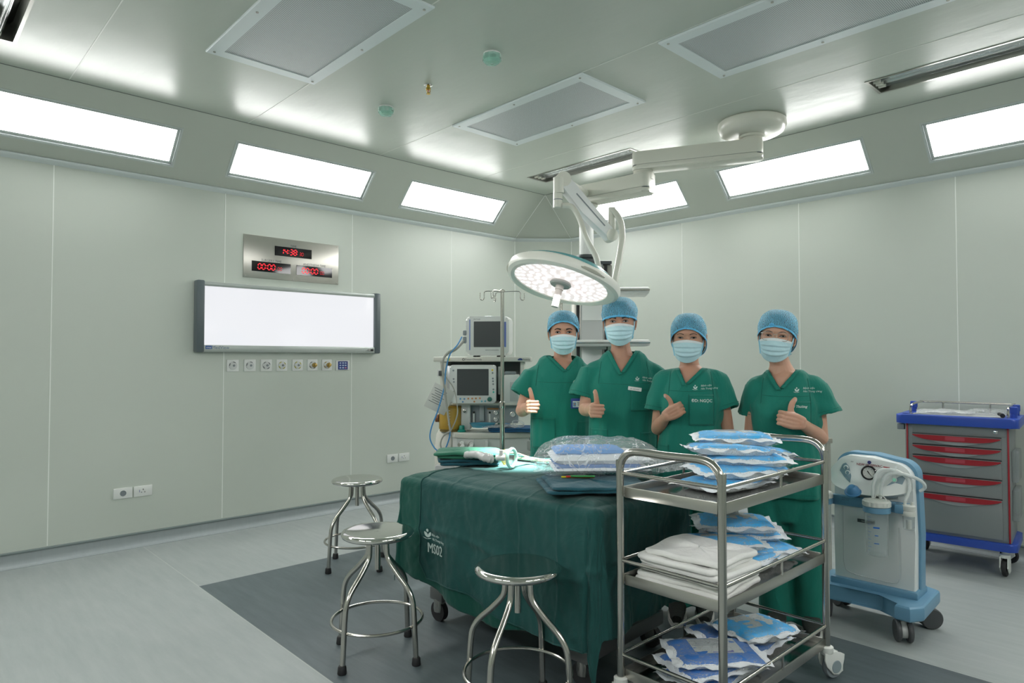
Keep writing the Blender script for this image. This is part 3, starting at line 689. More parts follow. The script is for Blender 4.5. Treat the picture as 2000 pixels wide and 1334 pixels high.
GREEN_D = (.012, .112, .095)
def cloth_mat(name, col, bump=.25, bs=7, rough=.85, weave=True, st=(1, 1, 1)):
    m, N, Lk, b = nt(name)
    b.inputs['Roughness'].default_value = rough; b.inputs['Specular IOR Level'].default_value = .25; b.inputs['Sheen Weight'].default_value = .12
    tc = N.new('ShaderNodeTexCoord'); mp = N.new('ShaderNodeMapping'); mp.inputs['Scale'].default_value = st; Lk.new(tc.outputs['Object'], mp.inputs[0])
    n = N.new('ShaderNodeTexNoise'); n.inputs['Scale'].default_value = 3; n.inputs['Detail'].default_value = 6; Lk.new(mp.outputs[0], n.inputs[0])
    mx = N.new('ShaderNodeMixRGB'); mx.inputs[1].default_value = (*[c * .88 for c in col], 1); mx.inputs[2].default_value = (*[c * 1.13 for c in col], 1); Lk.new(n.outputs[0], mx.inputs[0]); Lk.new(mx.outputs[0], b.inputs['Base Color'])
    n1 = N.new('ShaderNodeTexNoise'); n1.inputs['Scale'].default_value = bs; n1.inputs['Detail'].default_value = 4; n1.inputs['Distortion'].default_value = .6; Lk.new(mp.outputs[0], n1.inputs[0])
    n2 = N.new('ShaderNodeTexNoise'); n2.inputs['Scale'].default_value = 420; Lk.new(tc.outputs['Object'], n2.inputs[0])
    ad = N.new('ShaderNodeMath'); ad.operation = 'MULTIPLY_ADD'; ad.inputs[1].default_value = .035; Lk.new(n2.outputs[0], ad.inputs[0]); Lk.new(n1.outputs[0], ad.inputs[2])
    bp = N.new('ShaderNodeBump'); bp.inputs['Strength'].default_value = bump; bp.inputs['Distance'].default_value = .03; Lk.new(ad.outputs[0], bp.inputs['Height']); Lk.new(bp.outputs[0], b.inputs['Normal'])
    return m
drape_a = cloth_mat('drape_green', (.014, .076, .072), .55, 6); drape_b = cloth_mat('drape_green_under', (.010, .082, .064), .55, 6)
towel_g = cloth_mat('towel_green', (.03, .16, .10), .4, 14); towel_b = cloth_mat('towel_teal', (.015, .085, .115), .4, 14)
white_pr = mat('white_print', (.55, .68, .65), .8)

def crease(p, s_=0):
    """small pinched creases like a cloth that was folded"""
    v = noise.noise(Vector((p.x * 5 + s_, p.y * 5, 2.1)))
    return v
def drape_pos(x, y, off=0.0, seed=0.0, foldamp=.05, zmin=.06, nfold=9.0):
    """cloth coordinates (x,y) in the table frame -> position hanging over the table edge"""
    cx_, cy_ = min(max(x, -hw), hw), min(max(y, -hl), hl)
    dx, dy = x - cx_, y - cy_; d = (abs(dx) ** 3.2 + abs(dy) ** 3.2) ** (1 / 3.2); dh = math.hypot(dx, dy)
    # top surface: small undulation, rounded edge
    edge = min(hw - abs(cx_), hl - abs(cy_))
    top = TZ + off + .006 * noise.noise(Vector((x * 3 + seed, y * 3, 0))) + .0035 * abs(noise.noise(Vector((x * 9, y * 9 + seed, 4)))) 
    for sc_ in (-.52, -.27, -.02, .22, .46): top += .003 * math.exp(-((cy_ - sc_) / .007) ** 2)
    for sc_ in (-.12, .12): top += .003 * math.exp(-((cx_ - sc_) / .007) ** 2)
    if d < 1e-6:
        return Vector((x, y, top - .022 * math.exp(-edge / .03)))
    n = Vector((dx / dh, dy / dh, 0))
    # perimeter parameter for folds
    s_ = cx_ * 1.0 * (1 if abs(dy) > 0 else 0) + cy_ * (1 if abs(dx) > 0 else 0) + math.atan2(dy, dx) * .22
    R_ = .035
    if d < R_ * PI / 2: o, z = R_ * math.sin(d / R_), R_ * (1 - math.cos(d / R_))
    else: o, z = R_, R_ + d - R_ * PI / 2
    k = min(1, z / .5)
    fold = math.sin(s_ * nfold + seed) * .6 + math.sin(s_ * nfold * 2.3 + seed * 2 + 1) * .4 + .5 * noise.noise(Vector((s_ * 4, seed, z * .7)))
    o += foldamp * k ** 1.2 * (fold * .5 + .35) + off * .8
    # horizontal fold crease halfway down and fine wrinkles
    o += .007 * math.exp(-((z - .27 - .03 * math.sin(s_ * 5)) / .018) ** 2) * (1 + noise.noise(Vector((s_ * 9, 1, seed)))) 
    for sc_ in (-.52, -.27, -.02, .22, .46): o += .0045 * math.exp(-((s_ - sc_ - .012 * math.sin(z * 9 + sc_ * 7)) / .007) ** 2)
    o -= .012 * k * abs(noise.noise(Vector((s_ * 7 + seed * 3, z * 3.5, .3)))) + .005 * abs(noise.noise(Vector((s_ * 15, z * 11 + s_ * 8, 2.3))))
    o += .006 * noise.noise(Vector((s_ * 12, z * 9, seed))) + .003 * noise.noise(Vector((s_ * 30, z * 22, seed)))
    zz = top - .022 - z
    if zz < zmin: o += (zmin - zz) * .25; zz = zmin + .002 * noise.noise(Vector((x * 9, y * 9, 3)))
    return Vector((cx_ + n.x * o, cy_ + n.y * o, zz))
def drape(name, x0, x1, y0, y1, lab, m, off, seed, hem=None, nu=210, nv=330, **k):
    b = MB()
    def f(u, v):
        x, y = x0 + (x1 - x0) * u, y0 + (y1 - y0) * v
        if hem: x, y = hem(x, y, u, v)
        return drape_pos(x, y, off, seed, **k)
    b.grid(f, nu, nv)
    o = b.build(name, m, thick=.003, ang=3.0); o.location = (TC.x, TC.y, 0); o.rotation_euler = (0, 0, TA)
    tag(o, lab, 'drape', 'green drapes over the operating table'); return o, f
# underlayer reaches both ends; front is -x in the table frame
drape('surgical_drape', -hw - .60, hw + .42, -hl - .50, hl + .30, 'plain green under-sheet showing below and left of the printed drape on the table', drape_b, .0, .7, foldamp=.055,
      hem=lambda x, y, u, v: (x + (.05 * math.sin(v * 9) + .04) * max(0, (-x - hw)) / .6, y))
def hem2(x, y, u, v):
    # rounded hanging corner at the left end, lower hem rising towards it
    h = max(0.0, -x - hw) / .66
    if h > 0: x = -hw - (-x - hw) * (1.0 - .24 * v + .03 * math.sin(v * 14) )
    if v > .9 and h > .85: y -= .05 * ((v - .9) / .1) * ((h - .85) / .15)
    return x, y
o, f2 = drape('surgical_drape', -hw - .66, hw + .02, -hl - .53, hl - .17, 'large dark green drape printed with a white logo and MS02, laid over the table', drape_a, .016, .7, hem=hem2, foldamp=.055)
# raised hems along the sheet edges
b = MB(); e = 1e-3
hp = [f2(u, 1) for u in np.linspace(0, 1, 120)][::-1] + [f2(0, v) for v in np.linspace(1, 0, 160)]
b.tube([p + Vector((-.002, 0, .001)) for p in hp], .0032, seg=6)
h_ = b.build('hem', drape_a, o)
# print on the hanging front
bm_p = bmesh.new(); bm_p.from_mesh(o.data); bvh_d = BVHTree.FromBMesh(bm_p); bm_p.free()
def proj_front(p):
    hit = bvh_d.ray_cast(Vector((-2, p[1], p[2])), Vector((1, 0, 0)))
    return (hit[0] + Vector((-.0055, 0, 0))) if hit[0] is not None else Vector((-.6, p[1], p[2]))
def leaf(cx, cy, L_, W_, a, n=10):
    pts = []
    for i in range(n + 1): s_ = i / n; pts.append((s_ * L_, W_ * math.sin(PI * s_) ** .8))
    for i in range(n - 1, 0, -1): s_ = i / n; pts.append((s_ * L_, -W_ * math.sin(PI * s_) ** .8))
    return [(cx + x * math.cos(a) - y * math.sin(a), cy + x * math.sin(a) + y * math.cos(a)) for x, y in pts]
def logo(bmx, place, s=1.0):
    """flower emblem: two leaves, a head, two base strokes; unit about 1 wide"""
    def poly(pts):
        c = (sum(p[0] for p in pts) / len(pts), sum(p[1] for p in pts) / len(pts)); cv = bmx.verts.new(place(c[0] * s, c[1] * s)); vv = [bmx.verts.new(place(p[0] * s, p[1] * s)) for p in pts]
        for i in range(len(vv)): bmx.faces.new((cv, vv[i], vv[(i + 1) % len(vv)]))
    poly(leaf(0, 0, .55, .13, math.radians(118))); poly(leaf(.02, 0, .6, .13, math.radians(52)))
    poly([(.02 + .11 * math.cos(q), .58 + .13 * math.sin(q)) for q in np.linspace(0, 2 * PI, 14)[:-1]])
    poly(leaf(-.5, .0, .55, .035, math.radians(-14))); poly(leaf(-.05, -.12, .5, .035, math.radians(12)))
# table frame: image-left is +y, so text runs toward -y
LX = .39; LZ = .495
def pl_d(x, y): return proj_front((0, LX - x, LZ + y))
b = MB(); logo(b.bm, pl_d, .062)
MT = Matrix(((0, 0, 1, 0), (-1, 0, 0, LX), (0, 1, 0, LZ), (0, 0, 0, 1)))
text_bm(b.bm, 'Bệnh viện', .0165, MT @ Matrix.Translation((.062, .018, 0)), shear=.2, bold=.0003, proj=proj_front)
text_bm(b.bm, 'Nhi Trung ương', .0165, MT @ Matrix.Translation((.088, -.003, 0)), shear=.2, bold=.0003, proj=proj_front)
for dx_ in (0, .0016, .0032): text_bm(b.bm, 'MS02', .070, MT @ Matrix.Translation((.060 + dx_, -.052, 0)) @ Matrix.Diagonal((.80, 1, 1, 1)), proj=proj_front)
b.build('printed_logo', white_pr, o, smooth=False)

# ---- folded cloths
def dense_loop(P_, step=.02):
    out = []
    for i in range(len(P_)):
        a_, c_ = P_[i], P_[(i + 1) % len(P_)]; m_ = max(1, int(math.hypot(c_[0] - a_[0], c_[1] - a_[1]) / step))
        out += [(a_[0] + (c_[0] - a_[0]) * q / m_, a_[1] + (c_[1] - a_[1]) * q / m_) for q in range(m_)]
    return out
def folded(name, label, cat, c, w_, d_, layers, th, m, rz=0, seed=0, group=None, tilt=0.0, par=True):
    """a cloth folded into a pile: each layer a rounded slab with its own outline"""
    t = MB(); rnd = random.Random(seed); zt = 0
    for k in range(layers):
        ww, dd = w_ * rnd.uniform(.94, 1.02), d_ * rnd.uniform(.94, 1.02); ox, oy = rnd.uniform(-.012, .012), rnd.uniform(-.012, .012)
        pts = [(a_ * (1 + .03 * noise.noise(Vector((a_ * 8, c_ * 8, seed + k * 3)))), c_ * (1 + .03 * noise.noise(Vector((a_ * 8 + 5, c_ * 8, seed + k * 3))))) for a_, c_ in dense_loop(rrect(ww, dd, .03, 5, ox, oy))]; n = len(pts); R = []
        for (ins, hh) in ((.012, 0), (.002, th * .2), (0, th * .5), (.002, th * .8), (.012, th)):
            R.append([Vector((p[0] * (1 - ins / ww * 2), p[1] * (1 - ins / dd * 2), zt + hh + .35 * th * noise.noise(Vector((p[0] * 9, p[1] * 9, k + seed))))) for p in pts])
        t.rings(R, cap=False)
        # domed, slightly rumpled top
        def g(ring, s_, dz): return [Vector((p.x * s_, p.y * s_, p.z + dz + .3 * th * noise.noise(Vector((p.x * s_ * 14, p.y * s_ * 14, seed + k))))) for p in ring]
        t.rings([R[-1], g(R[-1], .82, .001), g(R[-1], .55, .002), g(R[-1], .25, .002), g(R[-1], .02, .002)], cap=False)
        t.rings([R[0], g(R[0], .02, 0)], cap=False)
        zt += th * .93
    o = t.build(name, m, ang=1.0); o.location = c; o.rotation_euler = (tilt, 0, rz)
    return tag(o, label, cat, group), zt
def tab(p, z=0.0): q = Vector(p); q.z = 0; return q
def on_table(px, py, dz=0.0):
    """table-top point seen at a pixel"""
    z = TZ + .027 + dz; D = (1.4 - z) * 1305 / (py - 701); p = at(px, D); p.z = z; return p
az = HEAD - PI / 2
p = on_table(918, 903); folded('folded_towel', 'folded teal towel under the green one at the left end of the table', 'towel', p, .34, .24, 2, .017, towel_b, az + .1, 3)
folded('folded_towel', 'folded green towel on top of the pile at the left end of the table', 'towel', p + Vector((0.0, 0.005, .035)), .35, .25, 2, .019, towel_g, az - .08, 5)
p = on_table(1190, 962); p = Vector((2.36, 1.98, TZ + .028)); folded('folded_towel', 'folded dark teal cloth under the big plastic bag at the right end of the table', 'towel', p, .46, .36, 2, .016, towel_b, az + .12, 8)

# ---- breathing circuit, mask and lines on the table
tubec = mat('cream_tubing', (.74, .70, .50), .35); tealc = mat('teal_tubing', (.05, .32, .30), .3); grey_hose = mat('grey_hose', (.55, .56, .55), .35)
clearp = mat('clear_plastic', (.93, .97, .97), .06, trans=.75, ior=1.2, alpha=.55)
def corr(pts, r, n=46):
    P_ = catmull([Vector(q) for q in pts], 10); return P_, (lambda s_: r * (1 + .12 * math.sin(s_ * len(P_) * 1.6)))
t = thing('breathing_circuit', 'grey corrugated breathing hose with clear mask on the green towels', 'breathing circuit', on_table(960, 896))
O = Vector(t.location)
for k, dx in enumerate((0, .045)):
    b = MB(); pts = [on_table(905 + k * 8, 889, .045) , on_table(925 + k * 6, 887, .075), on_table(948, 890 + k * 4, .07), on_table(962, 894 + k * 3, .06)]
    P_, r_ = corr([q - O for q in pts], .019); b.tube(P_, r_, seg=14); b.build('hose', grey_hose, t)
b = MB()
q = on_table(968, 893, .06) - O; b.tube([q, q + RGT * .05], .016, seg=14); b.cyl(q + RGT * .03 - Vector((0, 0, .0)), q + RGT * .03 + Vector((0, 0, .04)), .012); b.build('connector', white_p, t)
b = MB(); mc = on_table(992, 893, .05) - O; dn = (RGT * .8 - FWD * .5).normalized(); uu = Vector((0, 0, 1)); vv = dn.cross(uu)
b.rings([[mc + dn * h + (uu * math.cos(a) * 1.1 + vv * math.sin(a)) * r for a in np.linspace(0, 2 * PI, 33)[:-1]] for h, r in ((-.035, .012), (-.03, .028), (-.01, .042), (.02, .046), (.022, .046))], cap=False); b.build('mask_shell', clearp, t)
b = MB(); b.tube([mc + dn * .024 + (uu * math.cos(a) * 1.1 + vv * math.sin(a)) * .044 for a in np.linspace(0, 2 * PI, 33)[:-1]], .009, closed=True, seg=10); b.build('mask_cushion', mat('pale_aqua', (.55, .85, .78), .15, trans=.4), t)
b = MB(); b.tube([mc + dn * -.022 + (uu * math.cos(a) + vv * math.sin(a) * .9) * (.034 + .004 * math.cos(4 * a)) for a in np.linspace(0, 2 * PI, 33)[:-1]], .004, closed=True, seg=8); b.build('strap_ring', mat('yellow_plastic', (.85, .65, .03), .4), t)
# tubing lines running right across the table
rnd = random.Random(3)
def line_thing(name, label, cat, px_pts, r, m, dz=.012, group=None):
    P_ = [on_table(x, y, dz + (z if z else 0)) for x, y, z in px_pts]; o0 = P_[0]
    b = MB(); b.tube([q - o0 for q in P_], r, smooth=8, seg=10); o = b.build(name, m); o.location = o0; return tag(o, label, cat, group)
G = 'lines lying across the table'
line_thing('tubing', 'thick cream tubing lying along the table, nearest the camera', 'tubing', [(1006, 893, .03), (1040, 897, .0), (1080, 901, 0), (1118, 903, 0), (1150, 905, 0)], .0075, tubec, group=G)
line_thing('tubing', 'thin cream tubing curving up behind the thick one', 'tubing', [(985, 884, .05), (1010, 885, .045), (1035, 893, 0), (1075, 899, 0), (1120, 901, .0), (1150, 902, 0)], .005, tubec, .022, group=G)
line_thing('tubing', 'thin teal line looped beside the cream tubing', 'tubing', [(950, 890, .05), (985, 886, .06), (1020, 890, .03), (1060, 895.5, 0), (1090, 894.5, 0), (1125, 898, 0)], .003, tealc, .008, group=G)
line_thing('tubing', 'second teal line ending by the plastic bag', 'tubing', [(1048, 902.5, 0), (1070, 903.5, 0), (1100, 898, 0), (1128, 899, .0)], .0028, tealc, .006, group=G)

# ---- clear plastic film materials
def film_mat(name, tint=(.93, .96, .98), a=.10, bump=.9, bs=16):
    m, N, Lk, b = nt(name)
    b.inputs['Base Color'].default_value = (*tint, 1); b.inputs['Roughness'].default_value = .12; b.inputs['Specular IOR Level'].default_value = .9
    tc = N.new('ShaderNodeTexCoord'); v = N.new('ShaderNodeTexVoronoi'); v.feature = 'DISTANCE_TO_EDGE'; v.inputs['Scale'].default_value = bs
    n = N.new('ShaderNodeTexNoise'); n.inputs['Scale'].default_value = bs * .7; n.inputs['Distortion'].default_value = 2; Lk.new(tc.outputs['Object'], n.inputs[0])
    mx = N.new('ShaderNodeMixRGB'); mx.inputs[0].default_value = .3; Lk.new(tc.outputs['Object'], mx.inputs[1]); Lk.new(n.outputs['Color'], mx.inputs[2]); Lk.new(mx.outputs[0], v.inputs['Vector'])
    bp = N.new('ShaderNodeBump'); bp.inputs['Strength'].default_value = bump; bp.inputs['Distance'].default_value = .012
    ad = N.new('ShaderNodeMath'); ad.operation = 'ADD'; Lk.new(v.outputs['Distance'], ad.inputs[0]); Lk.new(n.outputs[0], ad.inputs[1]); Lk.new(ad.outputs[0], bp.inputs['Height']); Lk.new(bp.outputs[0], b.inputs['Normal'])
    cr = N.new('ShaderNodeMapRange'); cr.inputs[1].default_value = 0.0; cr.inputs[2].default_value = .05; cr.inputs[3].default_value = min(1, a + .3); cr.inputs[4].default_value = a; Lk.new(v.outputs['Distance'], cr.inputs[0])
    Lk.new(cr.outputs[0], b.inputs['Alpha'])
    return m
film = film_mat('clear_film'); film_w = film_mat('milky_film', (.86, .89, .91), .36, .8, 16)
film_bag = film_mat('bag_film', (.90, .94, .96), .22, 1.0, 9)
paper = mat('white_wrap_paper', (.84, .87, .90), .6, bump=.5, bscale=26); blue_l = mat('sky_blue_nonwoven', (.06, .46, .88), .55, bump=.3, bscale=18); blue_d = mat('royal_blue_cloth', (.04, .17, .50), .7, bump=.4, bscale=12)
labelm = mat('paper_label', (.50, .54, .54), .5); violet = mat('violet_print', (.13, .13, .42), .5)

# ---- big transparent bag with a white and blue gown pack inside, on the table
bag_o = Vector((2.555, 2.10, TZ + .070))
t = thing('packed_bag', 'big clear plastic bag of white and blue packs at the right end of the table', 'plastic bag', bag_o, az + .05)
def pillow(b, w_, d_, h, seed, z0=0, nu=26, nv=20, fl=.0, rag=0.0, sq=.35, asym=.55, mi=0):
    """closed pillow: top and bottom shells meeting in a flat flange"""
    def f(sgn):
        def g(u, v):
            x, y = (u - .5) * 2, (v - .5) * 2
            e = max(abs(x), abs(y)); inner = 1 - fl
            k = max(0, 1 - (abs(x) / inner) ** 4) ** sq * max(0, 1 - (abs(y) / inner) ** 4) ** sq if e < inner else 0
            hz = h * (asym if sgn > 0 else -(1 - asym)) * k
            r = rag * (noise.noise(Vector((x * 4 + seed, y * 4, seed))) + .14 * noise.noise(Vector((x * 17, y * 17, seed))))
            ex = (1 + r * (e ** 6)) 
            fz = (.050 * noise.noise(Vector((x * 3, y * 3, seed * 2))) + .009 * noise.noise(Vector((x * 14, y * 14, seed)))) * (e ** 5) * (rag > 0)
            wz = .10 * h * k * noise.noise(Vector((x * 4 + seed, y * 4, sgn)))
            return (x * w_ / 2 * ex, y * d_ / 2 * ex, z0 + hz + fz * .35 + wz + h * (1 - asym) + (1e-4 if sgn > 0 else 0))
        return g
    b.grid(f(1), nu, nv, mi); b.grid(f(-1), nu, nv, mi)
    return b
b = MB(); pillow(b, .46, .30, .045, 2.1, z0=0, asym=.6); b.build('white_pack', paper, t)
b = MB(); b.box((-.02, .0, .036), (.40, .285, .02), bev=.009); b.build('blue_layer', blue_d, t)
b = MB(); pillow(b, .47, .30, .055, 5.1, z0=.038, asym=.5); b.build('white_pack', paper, t)
b = MB(); pillow(b, .34, .22, .035, 7.7, z0=.080, asym=.6); o = b.build('blue_pack', mat('bag_blue', (.07, .30, .72), .5, bump=.4, bscale=20), t); o.location = (-.05, 0, 0)
b = MB(); pillow(b, .64, .40, .165, 3.3, z0=-.012, fl=.06, rag=.07, sq=.5, asym=.76, nu=44, nv=32); b.build('film', film_bag, t, ang=.5)
b = MB(); pillow(b, .24, .3, .05, 9.3, z0=.0, fl=.2, rag=.2, asym=.5); o = b.build('film_tail', film_w, t, ang=.5); o.location = (.36, -.04, .012)
# coloured lead wires beneath it
for k, (m_, dy) in enumerate(((mat('yellow_wire', (.75, .65, .02), .4), .0), (mat('red_wire', (.6, .03, .02), .4), -.012), (mat('green_wire', (.05, .3, .08), .4), -.022))):
    b = MB(); q = Vector((2.30, 2.11, TZ + .068)); b.tube([RGT * s_ + FWD * (-.03 + dy - .05 * s_) + Vector((0, 0, .004 * k)) for s_ in (.0 + .02 * k, .03 + .02 * k, .09, .15)], .0042, smooth=5, seg=8)
    o = b.build('lead_wire', m_); o.location = q; tag(o, ['yellow', 'red', 'green'][k] + ' lead wire on the folded teal cloth beside the plastic bag', 'wire')

# ================================================================ trolley
KX, KY, KW, KL = 2.152, 1.211, .444, .885           # near right corner x,y; width (y), length (x)
t = thing('instrument_trolley', 'three-tier stainless steel trolley in the right foreground, loaded with packs', 'trolley', (KX, KY, 0))
pr_ = .0155
for k, x in enumerate((0, KL)):
    b = MB(); zt = 1.035
    b.tube([(x, KW, .135), (x, KW, .93), (x, KW, .965), (x, KW - .018, 1.008), (x, KW - .07, zt), (x, KW / 2, zt), (x, .07, zt), (x, .018, 1.008), (x, 0, .965), (x, 0, .93), (x, 0, .135)], pr_, smooth=6, seg=18)
    b.build('end_frame', steel, t)
for zs, nm in ((.890, 'top_shelf'), (.545, 'middle_shelf'), (.175, 'bottom_shelf')):
    b = MB(); b.box((KL / 2, KW / 2, zs - .028), (KL - .03, KW - .02, .003)); sh = b.build(nm, mat('shelf_steel', (.5, .5, .48), .13, 1.0), t)
    b = MB()
    for y in (0.004, KW - .004): b.box((KL / 2, y, zs - .02), (KL - .03, .006, .042), bev=.002)
    for x in (0.012, KL - .012): b.box((x, KW / 2, zs - .02), (.006, KW - .03, .042), bev=.002)
    b.build('shelf_rim', steel_brush, sh)
    for y in (0, KW):
        b = MB(); b.tube([(0, y, zs + .056), (KL, y, zs + .056)], .0075, seg=12); b.build('side_rail', steel, t)
        b = MB(); b.box((KL * .52, y, zs + .026), (.014, .004, .056)); b.build('rail_support', steel, t)
    for x in (0, KL):
        b = MB(); b.tube([(x, 0, zs + .056), (x, KW, zs + .056)], .0075, seg=12); b.build('end_rail', steel, t)
cwh = mat('castor_white', (.72, .74, .71), .4)
for x, y, a in ((0, 0, .3), (0, KW, -.5), (KL, 0, -.35), (KL, KW, 2.4)):
    e_ = Vector((math.cos(a), math.sin(a), 0)); nn = Vector((-e_.y, e_.x, 0)); base = Vector((x, y, 0))
    b = MB(); b.lathe([(.026, .115), (.028, .12), (.028, .14), (.02, .145)], o=base, seg=20)
    M = basis(base, e_, Vector((0, 0, 1)), nn)
    b.prism([(-.03, .118), (.03, .12), (.065, .11), (.085, .10), (.083, .08), (.07, .055), (.075, .03), (.05, .018), (.02, .022), (-.02, .06), (-.032, .09)], -.0215, -.0135, M, bev=.003)
    b.prism([(-.03, .118), (.03, .12), (.065, .11), (.085, .10), (.083, .08), (.07, .055), (.075, .03), (.05, .018), (.02, .022), (-.02, .06), (-.032, .09)], .0135, .0215, M, bev=.003)
    b.box(base + e_ * .01 + Vector((0, 0, .112)), (.07, .04, .012), rot=Matrix.Rotation(a, 3, 'Z'), bev=.003)
    cs = b.build('caster', cwh, t)
    wc = base + e_ * .035 + Vector((0, 0, .0535))
    b = MB(); b.lathe([(.040, -.012), (.050, -.012), (.0535, -.006), (.0535, .006), (.050, .012), (.040, .012)], o=wc, axis=nn, seg=40); b.build('wheel', mgrey, cs)
    b = MB(); b.lathe([(.001, -.0235), (.026, -.0235), (.028, -.021), (.028, .021), (.026, .0235), (.001, .0235)], o=wc, axis=nn, seg=32); b.build('hub', mat('hub_blue_grey', (.25, .31, .33), .5), cs)

# ---- gown packs: blue nonwoven under film on a white paper backing
def make_pack(w_, d_, h, seed, col, lab_=True, bar=True):
    t = thing('gown_pack', 'x', 'sterile pack')
    b = MB(); pillow(b, w_ * 1.0, d_ * 1.0, h * .80, seed, z0=0, fl=.13, rag=.055, sq=.3, asym=.30, nu=36, nv=28); b.build('paper_backing', paper, t, ang=.7)
    b = MB(); pillow(b, w_ * .86, d_ * .84, h * .80, seed + 2, z0=h * .26, fl=.02, asym=.60, nu=24, nv=20); b.build('folded_gown', col, t, ang=.9)
    if lab_:
        b = MB(); n = 8
        b.grid(lambda u, v: ((u - .5) * w_ * .5 + w_ * .02, (v - .5) * d_ * .5 + d_ * .06, h * 1.0 + .004 + .35 * h * ((1 - ((u - .5) * 1.1) ** 2) * (1 - ((v - .5) * 1.1) ** 2) - 1) * .35 + 0.0), n, n); lb = b.build('label_sheet', labelm, t)
        if bar:
            b = MB(); b.grid(lambda u, v: (w_ * .06 + (u - .5) * w_ * .22, -d_ * .135 + (v - .5) * d_ * .07, h * 1.0 + .003), 3, 2); b.build('print_bar', violet, lb)
            b = MB()
            for i_ in range(5): b.box((-w_ * .05, d_ * (.06 + .05 * i_), h * 1.0 + .0045), (w_ * (.34 - .04 * (i_ % 3)), d_ * .012, .0006))
            b.build('print_lines', mat('grey_print', (.28, .31, .33), .6), lb)
    b = MB(); pillow(b, w_ * .93, d_ * .92, h * 1.02, seed + 4, z0=h * .08, fl=.05, rag=.03, sq=.28, asym=.72, nu=30, nv=24); b.build('film', film, t, ang=.5)
    return t
PV = [make_pack(.37, .26, .047, 1.3, blue_l), make_pack(.36, .27, .050, 6.2, blue_l), make_pack(.38, .27, .036, 11.4, blue_d), make_pack(.35, .25, .046, 17.9, blue_l, bar=False)]
used_v = [False] * 4
def pack(v, x, y, z, rz, label, group, rx=0.0, ry=0.0):
    src = PV[v]
    o = src if not used_v[v] else dup(src)
    used_v[v] = True; o['label'] = label; o['group'] = group
    o.location = (KX + x, KY + y, z); o.rotation_euler = (rx, ry, rz); return o
q = az
G1, G2, G3 = 'sterile packs on the top shelf', 'sterile packs on the middle shelf', 'sterile packs on the bottom shelf'
zt = .864
pack(0, .40, .22, zt, q + .62, 'lowest blue pack on the trolley top shelf, pushed toward the near post', G1)
pack(3, .68, .22, zt + .012, q + .90, 'flat white-backed pack behind the lowest one on the top shelf', G1)
pack(1, .46, .21, zt + .044, q + .16, 'blue pack third from the bottom of the top shelf pile', G1)
pack(0, .54, .20, zt + .086, q - .10, 'blue pack with a wide white paper edge in the middle of the top shelf pile', G1)
pack(1, .73, .27, zt + .092, q + .42, 'blue pack sticking out to the right near the top of the top shelf pile', G1, 0, .10)
pack(3, .50, .25, zt + .124, q + .06, 'bright blue pack with crinkled film, second from the top of the top shelf pile', G1, -.06, .05)
pack(1, .62, .29, zt + .158, q - .16, 'topmost pack on the trolley, with a grey label and violet bar', G1)
zm = .519
pack(2, .62, .22, zm, q + .75, 'lowest pack under the others on the middle shelf', G2)
pack(1, .62, .20, zm + .038, q + .35, 'blue pack with white paper edge at the right of the middle shelf', G2, 0, .04)
pack(0, .47, .27, zm + .075, q - .12, 'labelled blue pack leaning on the white linen on the middle shelf', G2, -.12, 0)
pack(3, .58, .18, zm + .026, q + .6, 'crumpled white-backed pack at the front of the middle shelf', G2)
pack(0, .66, .29, zm + .083, q + .0, 'second pack from the top on the middle shelf, with its white paper corner folded', G2)
pack(1, .64, .30, zm + .122, q - .12, 'topmost pack on the middle shelf', G2)
zb = .150
pack(2, .25, .20, zb, q + .70, 'lowest royal blue cloth pack at the left front of the bottom shelf', G3)
pack(2, .25, .20, zb + .034, q + .35, 'royal blue cloth pack in the middle of the front pile on the bottom shelf', G3)
pack(2, .27, .19, zb + .068, q + .05, 'royal blue cloth pack with a pale label on top of the front pile, bottom shelf', G3)
pack(2, .63, .24, zb, q + .72, 'dark blue cloth pack under another at the back of the bottom shelf', G3)
pack(2, .58, .27, zb + .036, q + .3, 'dark blue cloth pack on top of the back pile on the bottom shelf', G3)
pack(3, .60, .19, zb + .070, q + .5, 'white paper-wrapped sky blue pack at the right end of the bottom shelf piles', G3, 0, .06)
# white linen on the middle shelf
linen = cloth_mat('white_linen', (.83, .83, .81), .35, 12)
zz = zm
for k, (lab, w_, d_, r_) in enumerate((('lowest folded white sheet in the linen pile on the middle shelf', .35, .38, .05), ('middle folded white sheet of the linen pile', .34, .37, -.04), ('topmost folded white sheet of the linen pile on the middle shelf', .33, .36, .03))):
    o, h = folded('folded_sheet', lab, 'linen', (KX + .212 + .004 * k, KY + .222, zz), w_, d_, 2, .023, linen, r_, 20 + k, 'folded white sheets on the middle shelf'); zz += h + .002
# ================================================================ infusion stand
p = at(981, 4.5)
t = thing('infusion_stand', 'tall steel infusion pole with four hooks in front of the anaesthesia machine', 'drip stand', p, az)
b = MB(); b.cyl((0, 0, .06), (0, 0, 1.10), .0165, seg=20); b.build('lower_pole', steel, t)
b = MB(); b.cyl((0, 0, 1.08), (0, 0, 1.855), .0125, seg=20); b.lathe([(.0125, 1.85), (.018, 1.852), (.018, 1.862), (.006, 1.87)], seg=18); b.lathe([(.019, 1.07), (.021, 1.08), (.019, 1.11), (.014, 1.115)], seg=18); b.build('upper_pole', steel, t)
for a in (0.05, PI / 2 + .4, PI + .05, 3 * PI / 2 - .5):
    c, s_ = math.cos(a), math.sin(a); q = lambda r, z: (r * c, r * s_, z)
    b = MB(); b.tube([q(.01, 1.853), q(.07, 1.856), q(.112, 1.855), q(.122, 1.845), q(.122, 1.815), q(.128, 1.80), q(.139, 1.797), q(.148, 1.805), q(.149, 1.845)], .0032, smooth=5, seg=8); b.build('hook', steel, t)
